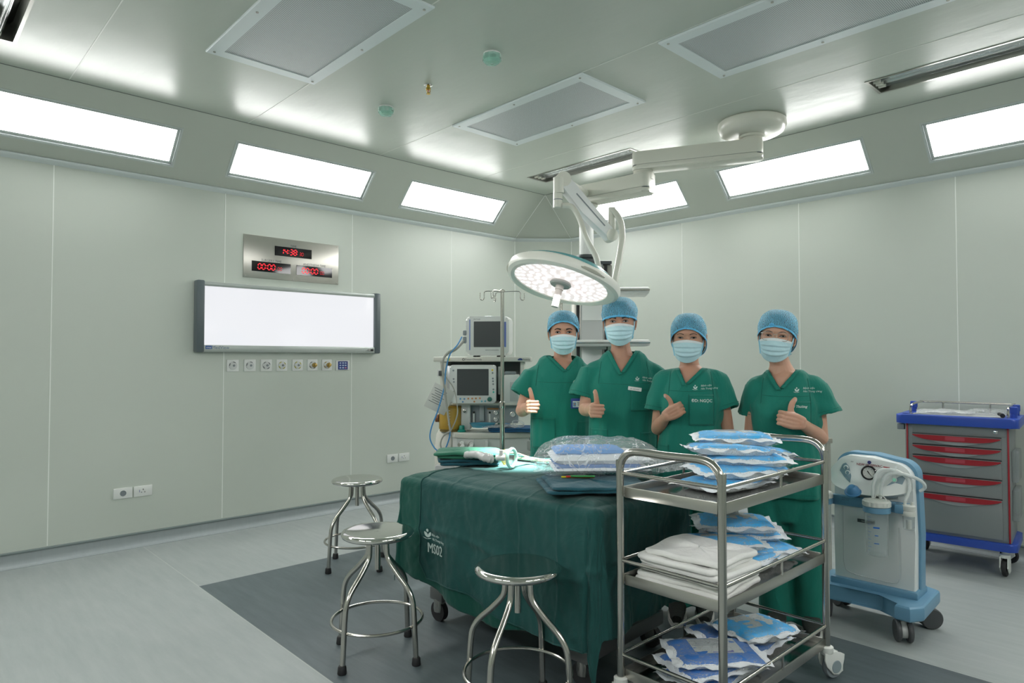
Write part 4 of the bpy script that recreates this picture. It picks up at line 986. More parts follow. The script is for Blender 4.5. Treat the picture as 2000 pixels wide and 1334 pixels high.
for k in range(5):
    a = 2 * PI * k / 5 + .3; c, s_ = math.cos(a), math.sin(a)
    b = MB(); b.tube([(0, 0, .075), (.14 * c, .14 * s_, .07), (.27 * c, .27 * s_, .06)], .012, seg=10); lg = b.build('base_arm', steel, t)
    b = MB(); b.cyl((.27 * c - .01 * s_, .27 * s_ + .01 * c, .026), (.27 * c + .01 * s_, .27 * s_ - .01 * c, .026), .026, seg=18); b.build('wheel', black_r, lg)

# ================================================================ anaesthesia machine (faces the camera)
AD = 5.05; AK = AD / 1305
ao = at(945, AD)
t = thing('anaesthesia_machine', 'cream anaesthesia machine with grey control screen behind the table', 'anaesthesia machine', ao, az - .05)
def ax(px): return (px - 945) * AK
def azz(py): return 1.4 + (701 - py) * AK
def abox(name, m, x0, x1, y0, y1, d0, d1, bev=.004, par=None):
    """box from pixel bounds, between depths d0..d1 in front(-)/behind(+)"""
    b = MB(); b.box(((ax(x0) + ax(x1)) / 2, (d0 + d1) / 2, (azz(y0) + azz(y1)) / 2), (ax(x1) - ax(x0), d1 - d0, abs(azz(y0) - azz(y1))), bev=bev)
    return b.build(name, m, par or t)
machine = mat('machine_cream', (.62, .62, .56), .35); machine2 = mat('machine_white', (.66, .68, .66), .35); paneg = mat('machine_panel_grey', (.30, .34, .36), .4); body2 = mat('machine_lower_grey', (.42, .44, .44), .4)
abox('base', body2, 852, 1040, 905, 980, -.08, .45, .02)
for sx in (-.28, .28):
    for sy in (.0, .38): b = MB(); b.cyl((sx - .018, sy, .06), (sx + .018, sy, .06), .06, seg=20); b.build('caster', black_r, t)
abox('lower_cabinet', body2, 868, 1040, 845, 1040, -.02, .42, .012)
tp = abox('top_shelf', machine, 848, 1037, 697, 706.5, -.06, .46, .008)
b = MB(); text_bm(b.bm, 'Datex-Ohmeda', .020, Matrix.Translation((ax(926), -.0612, azz(702))) @ Matrix.Rotation(PI / 2, 4, 'X')); b.tube([(ax(907) + .008 * math.cos(a), -.0615, azz(702) + .008 * math.sin(a)) for a in np.linspace(0, 2 * PI, 17)[:-1]], .0018, closed=True, seg=6)
text_bm(b.bm, 'Avance', .018, Matrix.Translation((ax(1028.5), -.0612, azz(702))) @ Matrix.Rotation(PI / 2, 4, 'X')); b.build('maker_lettering', ink, tp, smooth=False)
b = MB(); b.prism([(ax(1012), azz(703.6)), (ax(1021), azz(703.6)), (ax(1021), azz(700.5)), (ax(1016), azz(699.5)), (ax(1012), azz(701.5))], .0608, .0625, Matrix.Rotation(PI / 2, 4, 'X')); b.build('blue_badge', mat('badge_navy', (.02, .05, .2), .5), tp, smooth=False)
b = MB(); b.cyl((ax(878), -.06, azz(702)), (ax(878), -.0625, azz(702)), .011, seg=16); b.build('yellow_sticker', mat('sticker_yellow', (.6, .6, .03), .5), tp)
abox('left_upright', machine, 860, 874, 706, 800, -.02, .25, .006); abox('right_upright', machine, 1016, 1024, 706, 800, -.0, .25, .006)
abox('back_panel', paneg, 872, 1018, 706, 790, .2, .24)
abox('rail_column', mat('rail_alu', (.5, .52, .53), .3, .5), 874, 886, 714, 776, -.03, .0, .003)
# control screen
s0 = MB(); MP = Matrix.Rotation(PI / 2, 4, 'X')
def face(px0, px1, py0, py1, d0, d1, r, b, mi=0, bev=.006):
    w_, h = ax(px1) - ax(px0), azz(py0) - azz(py1)
    b.prism(rrect(w_, h, r, 5, (ax(px0) + ax(px1)) / 2, (azz(py0) + azz(py1)) / 2), -d1, -d0, MP, bev=bev, mi=mi)
b = MB(); face(884, 971, 712.5, 785, -.16, -.06, .02, b, bev=.012); sc = b.build('control_screen', machine2, t)
scr = mat('screen_dark', (.055, .062, .066), .22)
b = MB(); face(898, 958, 720, 770, -.163, -.155, .003, b, bev=.001); b.build('display', scr, sc, smooth=False)
bc = {'g': mat('button_grey', (.22, .25, .27), .5), 'b': mat('button_blue', (.12, .3, .5), .5), 'o': mat('button_orange', (.5, .22, .08), .5), 't': mat('button_teal', (.02, .4, .33), .5), 'y': mat('button_yellow', (.8, .6, .03), .5), 'c': mat('button_cyan', (.12, .45, .55), .5)}
for px, py, c in ((891, 723, 'g'), (891.5, 739, 'g'), (892, 744.5, 'g'), (893, 762, 'g'), (965, 722, 'y'), (965.5, 727.5, 'g'), (966, 738, 'g'), (966.3, 743, 'g'), (966.6, 748.5, 'g'), (967, 758.5, 'g'), (967.2, 763.5, 't'),
                  (904.5, 776.5, 'b'), (912, 776.5, 'b'), (919.5, 776, 'o'), (927, 775.7, 'o'), (934, 775.5, 'o'), (941.5, 775.2, 'o'), (909, 782, 'b'), (931, 781.5, 'o'), (945, 781, 'c'), (951.5, 780.6, 'c')):
    b = MB(); b.lathe([(.0068, 0), (.0068, .003), (.004, .0045)], o=(ax(px), -.16, azz(py)), axis=(0, -1, 0), seg=12); b.build('button', bc[c], sc)
b = MB(); b.lathe([(.017, 0), (.0165, .014), (.012, .018)], o=(ax(960), -.16, azz(777)), axis=(0, -1, 0), seg=24); b.build('dial', mat('dial_green', (.01, .13, .10), .4), sc)
# vaporiser / monitor module right
vp = abox('side_module', machine2, 985, 1015, 731, 786, -.08, .1, .012); abox('module_cap', mgrey, 986, 1008, 725, 731, -.06, .08, .006)
abox('module_recess', lgrey, 997, 1013, 745, 782, -.084, -.078, .002, vp)
abox('narrow_module', machine2, 973, 984, 716, 770, -.02, .1, .004)
abox('middle_shelf', machine, 886, 1035, 785, 790, -.08, .3, .004)
fp = abox('flow_panel', paneg, 920, 1012, 789, 826, .0, .12, .004)
abox('white_column', machine2, 902, 920, 786, 838, -.05, .1, .01)
b = MB(); b.lathe([(.013, 0), (.012, .02), (.006, .022)], o=(ax(909), -.05, azz(801)), axis=(0, -1, 0), seg=16); b.build('key_knob', steel, t)
def gauge(px, py, r, d, par):
    b = MB(); b.lathe([(r, 0), (r, .008), (r * .85, .009), (r * .8, .006), (.001, .006)], o=(ax(px), d, azz(py)), axis=(0, -1, 0), seg=24); g = b.build('gauge', steel, par)
    b = MB(); b.lathe([(r * .8, 0), (.001, .0005)], o=(ax(px), d - .0065, azz(py)), axis=(0, -1, 0), seg=24); b.box((ax(px) + r * .2, d - .0075, azz(py) + r * .15), (r * .7, .001, .002), rot=Matrix.Rotation(-.7, 3, 'Y'), mi=1); b.build('dial_face', [white_p, gloss_blk], g)
rp = abox('flow_plate', mat('flow_plate', (.36, .38, .38), .4), 952, 976, 798, 826, -.012, .0, .003, fp); abox('flow_plate_header', bc['o'], 952, 974, 796.5, 799.5, -.014, .0, .001, fp)
gauge(969, 806, .018, -.012, rp); gauge(969, 819, .018, -.012, rp); gauge(1002, 809, .022, .0, fp)
for px in (926, 957):
    b = MB(); b.cyl((ax(px), -.01, azz(824)), (ax(px), -.01, azz(806)), .008, seg=12); b.box((ax(px), -.014, azz(805)), (.014, .01, .014), mi=1); b.build('flow_tube', [white_p, gloss_blk], fp)
abox('vaporiser_slot', mat('slot_grey', (.42, .46, .47), .35), 937, 946, 791, 822, -.02, 0, .003, fp)
# absorber canister (amber) and bellows block at the left
amber = mat('amber_plastic', (.62, .38, .05), .12, trans=.35, alpha=.88)
b = MB(); b.cyl((ax(880), -.02, azz(836)), (ax(880), -.02, azz(793)), .084, seg=36); b.lathe([(.086, azz(793) - .012), (.089, azz(793) - .006), (.086, azz(793) + .004), (.07, azz(793) + .006)], o=(ax(880), -.02, 0), seg=36); cn = b.build('absorber_canister', amber, t)
b = MB(); b.cyl((ax(880), -.02, azz(841)), (ax(880), -.02, azz(829)), .078, seg=30); b.build('soda_lime', mat('lime_granules', (.20, .14, .04), .9, bump=.8, bscale=120), cn)
b = MB()
for k in range(6): b.box((ax(881), -.106, azz(800 + k * 5.4)), (.016, .003, .003))
o = b.build('scale_marks', white_p, cn, smooth=False)
b = MB(); b.cyl((ax(897), -.0, azz(840)), (ax(897), -.0, azz(794)), .035, seg=24); b.build('canister_post', mat('cream_post', (.6, .56, .4), .4), t)
b = MB(); b.cyl((ax(858), -.03, azz(816)), (ax(852), -.03, azz(816)), .03, seg=20); b.build('brown_knob', mat('brown_knob', (.25, .1, .04), .4), t)
# work surface, round front
wt = MB(); wpts = [(-.30, .30), (-.30, -.02), (-.24, -.12), (-.10, -.17), (.08, -.15), (.2, -.1), (.33, -.06), (.33, .30)]
wt.prism([(x + .035, y) for x, y in wpts], azz(852), azz(841), bev=.008, seg=3); wt.build('work_surface', machine, t)
b = MB(); b.prism([(x * .93 + .035, y * .93) for x, y in wpts], azz(887), azz(851)); b.build('breathing_block', machine2, t, ang=.4)
b = MB(); b.lathe([(.03, 0), (.032, .01), (.022, .018), (.019, .045), (.017, .048)], o=(ax(904.5), -.08, azz(841)), seg=24); b.build('apl_knob', mat('knob_teal', (.01, .28, .22), .35), t)
for px, py in ((903, 864), (921, 866)):
    b = MB(); o_ = Vector((ax(px), -.13, azz(py))); dd = Vector((.35, -.8, .35)).normalized(); b.cyl(o_, o_ + dd * .05, .019, seg=18); b.cyl(o_ + dd * .04, o_ + dd * .055, .016, seg=18, mi=1); b.build('port', [steel, machine2], t)
b = MB(); b.cyl((ax(967), -.16, azz(872)), (ax(967), -.20, azz(872)), .014, seg=16); b.build('oxygen_port', mat('port_maroon', (.12, .03, .03), .4), t)
gauge(1000, 853, .02, -.03, t); gauge(983, 866, .018, -.03, t)
abox('port_label_plate', lgrey, 962, 975, 858, 866, -.13, -.10, .001)
b = MB(); face(952, 957, 855, 876, -.19, -.15, .004, b); b.build('hose_hook', machine2, t)
abox('drawer', mat('drawer_grey', (.48, .5, .48), .4), 985, 1038, 858, 876, -.06, -.02, .006); abox('drawer', mat('drawer_grey2', (.5, .52, .5), .4), 985, 1038, 878, 893, -.08, -.02, .012); abox('drawer_handle', white_p, 1021, 1034, 884, 887, -.088, -.08, .002)
# bellows housing bulging on the left
b = MB(); b.lathe([(.10, azz(980)), (.115, azz(940)), (.12, azz(880)), (.105, azz(850)), (.09, azz(842))], o=(ax(877), .06, 0), seg=36); b.build('bellows_housing', machine, t)
abox('equipment_clip', dgrey, 858, 864, 724, 734, -.05, -.0, .004); abox('wall_socket_box', white_p, 855, 861, 721, 735, -.03, .02, .003)
# monitor on top: own thing
mo = at(951, AD - .0); mo.z = azz(697)
t2 = thing('patient_monitor', 'white patient monitor with dark screen on top of the anaesthesia machine', 'monitor', mo, az - .12)
K = AK
def mface(b, x0, x1, y0, y1, d0, d1, r, mi=0, bev=.006): b.prism(rrect((x1 - x0) * K, (y1 - y0) * K, r, 6, ((x0 + x1) / 2 - 951) * K, (697 - (y0 + y1) / 2) * K), -d1, -d0, MP, bev=bev, mi=mi)
b = MB(); mface(b, 910, 995, 618, 694, -.02, .22, .03, bev=.022); b.build('case', machine2, t2)
b = MB(); mface(b, 926, 986, 628, 678, -.024, -.015, .004, bev=.001); b.build('screen', scr, t2, smooth=False)
b = MB(); mface(b, 986, 989.5, 629, 678, -.0225, -.015, .002, bev=.001); b.build('key_strip', mat('strip_blue', (.10, .16, .45), .4), t2, smooth=False)
for k, c in enumerate('ogtbbgg'): b = MB(); b.cyl(((984 - 951) * K, -.024, (697 - 642 - k * 5) * K), ((984 - 951) * K, -.0265, (697 - 642 - k * 5) * K), .006, seg=10); b.build('key', bc['o' if k == 0 else c], t2)
b = MB(); mface(b, 917, 918.8, 624, 684, -.0215, -.018, .002, bev=.0005); b.build('side_stripe', mat('stripe_blue', (.16, .25, .6), .4), t2, smooth=False)
b = MB(); b.sph(((953 - 951) * K, .03, (697 - 619) * K), .05, 20, scale=(1, .6, .2)); b.build('alarm_lamp', mat('pale_alarm', (.5, .62, .66), .25), t2)
b = MB(); text_bm(b.bm, 'Life Scope', .013, Matrix.Translation(((932 - 951) * K, -.0205, (697 - 623.5) * K)) @ MP); text_bm(b.bm, 'NIHON KOHDEN', .013, Matrix.Translation(((962 - 951) * K, -.0205, (697 - 684) * K)) @ MP); b.build('lettering', ink, t2, smooth=False)
for x in (925, 932, 972, 982): b = MB(); b.box(((x - 951) * K, .06, .004), (.025, .03, .012), bev=.003); b.build('foot', dgrey, t2)
for y, s_ in ((664, 1), (650, .8)):
    b = MB(); b.box(((908 - 951) * K, .0, (697 - y) * K), (.03, .05, .05 * s_), bev=.008); b.build('cable_plug', mgrey, t2)
# cables from the monitor down the left side
def cable(name, lab, pts, r, m):
    P_ = [at(x, D) for x, y, D in pts]
    for p_, (x, y, D) in zip(P_, pts): p_.z = 1.4 + (701 - y) * D / 1305
    o0 = P_[0].copy(); b = MB(); b.tube([q - o0 for q in P_], r, smooth=8, seg=8); o = b.build(name, m); o.location = o0
    return tag(o, lab, 'cable', 'cables hanging from the patient monitor')
cb = mat('cable_blue', (.06, .28, .58), .4); cg = mat('cable_grey', (.32, .33, .29), .5)
cable('cable', 'blue cable looping widest out to the left of the anaesthesia machine', [(902, 658, 4.94), (893, 674, 4.9), (879, 692, 4.86), (871, 722, 4.84), (868, 755, 4.84), (856, 800, 4.84), (843, 835, 4.85), (841, 858, 4.85), (853, 878, 4.84), (868, 878, 4.83), (877, 858, 4.82), (880, 840, 4.82)], .0052, cb)
cable('cable', 'thick grey cable hanging from the lower monitor plug', [(906, 666, 4.95), (893, 680, 4.9), (876, 688, 4.86), (866, 702, 4.84), (865, 725, 4.84), (868, 755, 4.84), (874, 800, 4.84), (880, 842, 4.82)], .008, cg)
cable('cable', 'thin grey cable swinging right across the canister', [(906, 668, 4.95), (890, 684, 4.9), (872, 694, 4.86), (863, 715, 4.84), (870, 735, 4.84), (886, 758, 4.83), (893, 790, 4.82), (893, 812, 4.82), (882, 838, 4.82), (870, 846, 4.82)], .0045, cg)
cable('cable', 'grey cable coiled below the work surface', [(880, 842, 4.82), (866, 852, 4.82), (861, 868, 4.82), (868, 884, 4.82), (880, 880, 4.82), (883, 862, 4.82), (881, 845, 4.82)], .0055, cg)
for k, (x, x2) in enumerate(((902, 890), (919, 909))):
    cable('breathing_hose', ('left' if k == 0 else 'right') + ' white breathing hose leaving the port of the anaesthesia machine', [(x + 3, 869, 4.84), (x - 4, 878, 4.8), (x2 - 1, 895, 4.7), (x2 + 2, 910, 4.55)], .013, machine2)['group'] = 'white hoses of the anaesthesia machine'
# instruction card and things on the work surface
o = MB(); o.box((0, 0, 0), (.165, .004, .19), bev=.001); c_ = thing('instruction_card', 'pale printed card tilted at the left side of the anaesthesia machine', 'card', at(859, 4.90) + Vector((0, 0, 1.4 - 78 * 4.90 / 1305)), rot=(0, .45, az)); o.build('card', mat('card_paper', (.56, .58, .54), .5), c_)
o = MB()
for k in range(7): o.box((-.02 + .0 * k, -.003, .06 - k * .017), (.10 - .02 * (k % 3), .001, .0035))
o.build('print', ink, c_, smooth=False)
ws = Vector((0, 0, azz(841)))
def on_ws(px, dd): p = at(px, AD + dd); p.z = ws.z; return p
nav = cloth_mat('navy_cloth', (.02, .10, .22), .4, 16)
folded('folded_towel', 'folded navy cloth under the blue trays on the anaesthesia machine', 'towel', on_ws(1000, -.02) + Vector((0, 0, .002)), .36, .26, 2, .016, nav, az, 31)
q = on_ws(935, -.10); tr = MB(); tr.rings([[(a_ * math.cos(a), b_ * math.sin(a), z) for a in np.linspace(0, 2 * PI, 41)[:-1]] for a_, b_, z in ((.075, .04, .0), (.095, .055, .03), (.10, .058, .032), (.092, .052, .03), (.07, .036, .006))], cap=True)
o = tr.build('kidney_tray', mat('tray_blue', (.12, .48, .66), .25, trans=.3), None); o.location = q + Vector((0, 0, .036)) + RGT * .03; o.rotation_euler = (0, 0, az); tag(o, 'pale blue plastic tray on the work surface of the anaesthesia machine', 'tray')
b = MB(); pillow(b, .26, .15, .02, 4.4, fl=.1, rag=.08); o = b.build('plastic_packet', film_w, ang=.5); o.location = on_ws(975, -.08) + Vector((0, 0, .036)); o.rotation_euler = (0, 0, az + .1); tag(o, 'flat clear packet lying on the navy cloth', 'packet')
b = MB(); b.cyl((0, 0, 0), (0, 0, .10), .026, seg=24); b.cyl((0, 0, .10), (0, 0, .135), .027, seg=24, mi=1); o = b.build('bottle', [mat('bottle_blue', (.2, .4, .6), .3), mat('cap_green', (.02, .4, .22), .35)]); o.location = on_ws(990, .02) + Vector((0, 0, .035)); tag(o, 'small blue bottle with green cap on the anaesthesia machine', 'bottle')
b = MB(); b.box((0, 0, .065), (.045, .03, .13), bev=.003); o = b.build('carton', mat('carton_green', (.02, .38, .2), .45)); o.location = on_ws(978, .06) + Vector((0, 0, .035)); o.rotation_euler = (0, 0, az); tag(o, 'tall green carton behind the infusion pole', 'box')
b = MB(); b.tube([(.05 * math.cos(a), .03 * math.sin(a), .03 + .02 * math.sin(a)) for a in np.linspace(0, 2 * PI, 22)[:-1]], .006, closed=True, seg=8); o = b.build('face_mask', clearp); o.location = on_ws(1012, -.1) + Vector((0, 0, .034)); tag(o, 'clear breathing mask lying on the navy cloth beside the bottle', 'mask')

# ================================================================ steel side table behind the women
t = thing('side_table', 'stainless steel table standing behind the two women', 'table', Vector((4.36, 1.70, 0)), az + .06)
b = MB(); b.box((-.31, .2, .885), (.64, .42, .03), bev=.003); b.build('tabletop', steel_brush, t)
for x in (-.61, -.012):
    for y in (.01, .39): b = MB(); b.box((x, y, .47), (.024, .024, .80)); lg = b.build('leg', steel_brush, t, smooth=False); b = MB(); b.cyl((x - .012, y, .035), (x + .012, y, .035), .035, seg=18); b.box((x, y, .065), (.03, .03, .02)); b.build('caster', black_r, lg)
b = MB(); b.box((-.31, .2, .30), (.6, .38, .02), bev=.002); b.build('lower_shelf', steel_brush, t)

# ================================================================ drawer cart
t = thing('drawer_cart', 'grey drawer cart with red handles and blue top on the right', 'cart', Vector((5.21, 1.525, 0)), math.radians(-84))
# local x runs along the front toward the right, local -y... front faces the camera side (-y)
W_, Dp = .59, .42
cartg = mat('cart_grey', (.23, .25, .255), .38, .1); redp = mat('handle_red', (.33, .008, .018), .4); redw = mat('red_window', (.45, .06, .08), .25); cblue = mat('cart_blue', (.022, .07, .42), .35); edge = mat('pull_grey', (.30, .325, .33), .35)
b = MB(); b.box((W_ / 2, Dp / 2, .585), (W_, Dp, .745), bev=.008); b.build('body', cartg, t)
for x in (.014, W_ - .010): b = MB(); b.box((x, -.003, .585), (.010, .008, .735), bev=.002); b.build('red_strip', redp, t)
def tray(name, z, h, m, over=.035):
    b = MB(); b.prism(rrect(W_ + 2 * over, Dp + 2 * over, .04, 6, W_ / 2, Dp / 2), z, z + h, bev=.008); return b.build(name, m, t)
tray('bottom_tray', .165, .05, cblue, .03); tt = tray('top_tray', .955, .06, cblue, .05)
b = MB(); b.box((W_ / 2, Dp / 2, 1.017), (W_ - .08, Dp - .06, .006), bev=.002); b.build('tray_mat', mat('tray_inner', (.45, .47, .48), .4), tt)
for x in (-.005, .05): b = MB(); b.lathe([(.022, 0), (.022, .003), (.018, .003), (.017, -.0)], o=(x, .06 + x, 1.0145), seg=20); b.build('cup_hole', mat('hole_blue', (.01, .03, .2), .5), tt)
b = MB(); b.box((W_ / 2 + .01, -.002, .925), (W_ - .07, .006, .062), bev=.002); d0 = b.build('top_drawer', cartg, t)
b = MB(); b.lathe([(.012, 0), (.012, .006), (.009, .008)], o=(W_ - .075, -.005, .925), axis=(0, -1, 0), seg=18); b.box((W_ - .075, -.013, .925), (.002, .001, .009), mi=1); b.build('lock', [chrome, black_r], d0)
zs = [(.888, .816), (.814, .742), (.740, .616), (.614, .492), (.490, .232)]
for z1, z0 in zs:
    x0, x1 = .045, W_ - .045; xc = (x0 + x1) / 2; hw_ = (x1 - x0) / 2
    b = MB(); b.box((xc, -.004, (z0 + z1) / 2), (x1 - x0, .014, z1 - z0 - .006), bev=.002); dr = b.build('drawer', cartg, t)
    cur = lambda u: (.012 + .030 * math.exp(-((u) / .62) ** 4) * 1.0)
    n = 26; top, low, low2 = [], [], []
    for i in range(n + 1):
        u = -1 + 2 * i / n; top.append((xc + u * hw_ * .985, z1 - .006)); low.append((xc + u * hw_ * .985, z1 - .006 - (.006 + .030 * (1 - abs(u) ** 4)))); low2.append((xc + u * hw_ * .93, z1 - .022 - (.044 * math.cos(u * PI / 2) ** 1.4)))
    b = MB(); b.prism([(p_[0], p_[1]) for p_ in top] + [(p_[0], p_[1]) for p_ in low[::-1]], .011, .030, MP, bev=.002); h_ = b.build('handle', redp, dr)
    b = MB(); b.prism([(xc - .055, z1 - .008), (xc + .055, z1 - .008), (xc + .055, z1 - .033), (xc - .055, z1 - .033)], .030, .0315, MP); b.build('label_window', redw, h_, smooth=False)
    b = MB(); b.prism([(p_[0], p_[1]) for p_ in low[2:-2]] + [(p_[0], p_[1]) for p_ in low2[::-1]], .010, .022, MP, bev=.003); b.build('pull_lip', edge, dr)
    b = MB(); b.box((xc, .0, z1 - .001), (x1 - x0, .008, .006)); b.build('gap', black_r, dr, smooth=False)
b = MB(); b.tube([(.03, .04, 1.01), (.03, .04, 1.06), (.04, .07, 1.085), (.04, Dp - .03, 1.085), (.07, Dp, 1.085), (W_ - .04, Dp, 1.085), (W_ - .01, Dp - .03, 1.085), (W_ - .01, .07, 1.085), (W_ - .01, .04, 1.06), (W_ - .01, .04, 1.01)], .0075, smooth=4, seg=10)
b.build('guard_rail', steel, tt)
for x in (.17, .45): b = MB(); b.cyl((x, Dp, 1.01), (x, Dp, 1.085), .006); b.build('rail_post', steel, tt)
for x, y in ((-.005, Dp - .06), (W_ + .015, .10), (W_ + .01, Dp - .06)): b = MB(); b.lathe([(.02, 0), (.02, .03), (.024, .032), (.024, .07), (.02, .075)], o=(x, y, 1.013), seg=14); b.build('tray_knob', cblue, tt)
b = MB(); b.box((-.03, .05, .925), (.045, .06, .04), bev=.004); b.build('side_bracket', mgrey, t)
sd_m = mat('side_bin', (.42, .46, .48), .12, trans=.5, alpha=.7)
for k, z in enumerate((.70, .45)): b = MB(); b.box((W_ + .018, .20, z), (.035, .26, .2), bev=.006); b.build('side_bin', sd_m, t)
for x, y, r_ in ((.05, .04, .2), (W_ - .04, .02, -.1), (.05, Dp - .03, .4), (W_ - .04, Dp - .03, 1.2)):
    e_ = Matrix.Rotation(r_, 4, 'Z'); M = Matrix.Translation((x, y, 0)) @ e_
    b = MB()
    for s_ in (-1, 1): b.prism([(-.03, .13), (.03, .13), (.045, .09), (.04, .03), (.0, .02), (-.04, .06)], s_ * .021 - .004, s_ * .021 + .004, M @ basis((0, 0, 0), (0, 1, 0), (0, 0, 1), (1, 0, 0)), bev=.002)
    b.lathe([(.03, .12), (.03, .14), (.015, .145), (.015, .17)], o=(x, y, 0), seg=16); c_ = b.build('caster', cwh, t)
    b = MB(); b.lathe([(.03, -.012), (.052, -.012), (.056, -.006), (.056, .006), (.052, .012), (.03, .012)], o=M @ Vector((0, .005, .056)), axis=M.to_3x3() @ Vector((1, 0, 0)), seg=32); b.build('wheel', black_r, c_)
# things on the cart
def on_cart(lx, ly, dz=0.0): M = t.matrix_basis if False else Matrix.Translation(t.location) @ Matrix.Rotation(math.radians(-84), 4, 'Z'); return M @ Vector((lx, ly, 1.022 + dz))
b = MB(); pillow(b, .34, .26, .022, 14.2, fl=.08, rag=.06); o = b.build('plastic_packet', film_w, ang=.5); o.location = on_cart(.22, .17); o.rotation_euler = (0, 0, math.radians(-80)); tag(o, 'flat white plastic packet lying on top of the drawer cart', 'packet')
b = MB(); pillow(b, .24, .20, .028, 15.2, fl=.1, rag=.08); o = b.build('plastic_bag', film, ang=.5); o.location = on_cart(.47, .17, .012); o.rotation_euler = (0, 0, math.radians(-95)); tag(o, 'crumpled clear plastic bag on the right half of the drawer cart top', 'plastic bag')
b = MB(); b.tube([(0, 0, .012), (.03, .01, .015), (.05, .03, .02)], lambda s_: .014 - .004 * s_, smooth=4); o = b.build('black_clip', black_r); o.location = on_cart(.555, -.02); tag(o, 'small black clip at the front right of the drawer cart top', 'clip')

# ================================================================ suction unit
SU = Vector((3.80, 1.465, 0)); srz = math.radians(-88)
t = thing('suction_unit', 'white and blue mobile suction unit with round gauge and clear jars', 'suction unit', SU, srz); t.scale = (1, 1, .98)
W_ = .385
sw = mat('unit_white', (.74, .77, .76), .3); sb = mat('unit_blue', (.13, .29, .43), .38); sg = mat('unit_grey_blue', (.17, .26, .31), .4)
# profile of the body seen from the front, built as thickness layers
def outline(grow=0.0, n=10):
    pts = []
    x0, x1, zb, zt_ = -grow, W_ + grow, .19, .900 + grow
    pts += [(x0 + .0, zb), (x1, zb)]
    r = .085
    pts += [(x1 + .004, .5), (x1 - .006, zt_ - r - .02)]
    for i in range(n + 1): a = math.radians(90 * i / n); pts.append((x1 - r + r * math.cos(a) - .006, zt_ - .02 - r + r * math.sin(a)))
    pts += [(W_ * .5, zt_ + .002)]
    for i in range(n + 1): a = math.radians(90 + 90 * i / n); pts.append((x0 + r + r * math.cos(a) + .006, zt_ - r + r * math.sin(a)))
    pts += [(x0 - .002, .5)]
    return pts
b = MB(); b.prism(outline(.012), -.15, -.06, MP, bev=.014); b.build('back_shell', sb, t)
b = MB(); b.prism(outline(), -.10, .0, MP, bev=.016, seg=3); body = b.build('body', sw, t)
# console: a raised brow over the recessed front
b = MB()
def con(u, v):
    x = -.004 + u * (W_ + .002)
    k = math.sin(PI * u) ** .6
    z = .745 - .035 * k + v * (.165 + .035 * k) if True else 0
    z_top = .9 - .07 * max(0, (abs(u - .5) * 2)) ** 6 * 1.0
    z0 = .755 - .045 * k; z = z0 + (z_top - .012 - z0) * v
    y = -.030 - .062 * k * (1 - v) ** 2.4
    return (x, y, z)
b.grid(con, 26, 14); b.grid(lambda u, v: (con(u, 0)[0], con(u, 0)[1] * (1 - v), con(u, 0)[2] - .03 * v * math.sin(PI * u) ** .5), 26, 3)
b.build('console', sw, t, ang=.9)
def cpt(u, v, off=.003): p_ = Vector(con(u, v)); p_.y -= off; return p_
# gauge
gc = cpt(.50, .62, 0); gx = Vector((0, -1, .12)).normalized()
b = MB(); b.lathe([(.037, -.01), (.038, .012), (.034, .016), (.030, .016), (.029, .008)], o=gc, axis=gx, seg=40); g = b.build('gauge', gloss_blk, t)
b = MB(); b.lathe([(.030, 0), (.001, .0003)], o=gc + gx * .0085, axis=gx, seg=32); b.build('gauge_face', mat('gauge_face', (.62, .63, .6), .5), g)
gz = Vector((0, .12, 1)).normalized(); gy = Vector((1, 0, 0))
b = MB()
def gp(a, r): return gc + gx * .0105 + (gy * math.cos(a) + gz * math.sin(a)) * r
for k in range(9): a = math.radians(225 - k * 33.75); b.tube([gp(a, .020), gp(a, .026)], .0007, seg=4)
b.tube([gp(math.radians(125), .005), gp(math.radians(-52), .022)], lambda s_: .0022 * (1 - s_ * .7), seg=5); b.tube([gp(math.radians(125), .0), gp(math.radians(125), .012)], .0026, seg=5)
b.build('gauge_needle', gloss_blk, g)
# button fields
def field(name, uv, m, off=.0025):
    b = MB(); pts = [cpt(u, v, off) for u, v in uv]; c = sum(pts, Vector()) / len(pts)
    f_ = b.bm.faces.new([b.bm.verts.new(p_) for p_ in pts]); r_ = bmesh.ops.extrude_face_region(b.bm, geom=[f_]); bmesh.ops.translate(b.bm, vec=(0, .003, 0), verts=[v for v in r_['geom'] if isinstance(v, bmesh.types.BMVert)]); return b.build(name, m, t, smooth=False)
fl_ = field('button_field', [(.12, .60), (.16, .82), (.20, .86), (.24, .74), (.275, .45), (.27, .25), (.19, .38)], sg)
fr_ = field('button_field', [(.72, .28), (.78, .42), (.86, .60), (.91, .68), (.93, .60), (.90, .34), (.82, .38)], sg)
for u, v, c in ((.205, .70, sg), (.23, .545, sg), (.81, .475, mat('led_green', (.1, .45, .3), .4, emit=(.1, .6, .35), estr=.25))):
    b = MB(); b.lathe([(.0125, 0), (.0125, .003), (.009, .0035), (.0085, .002), (.0085, .005), (.001, .0055)], o=cpt(u, v, .003), axis=(0, -1, 0), seg=22); o = b.build('button', [white_p, c], t)
    b = MB(); b.lathe([(.0085, 0), (.007, .002), (.001, .0025)], o=cpt(u, v, .008), axis=(0, -1, 0), seg=20); b.build('button_cap', c, o)
b = MB(); b.lathe([(.042, 0), (.040, .006), (.034, .008), (.030, .022), (.016, .038), (.001, .04)], o=cpt(.33, .02, -.01) + Vector((0, -.01, 0)), axis=(0, -.55, .83), seg=28)
for k in range(14): a = 2 * PI * k / 14; b.bm.verts.ensure_lookup_table()
b.build('regulator_knob', mat('knob_blue', (.07, .22, .42), .35), t)
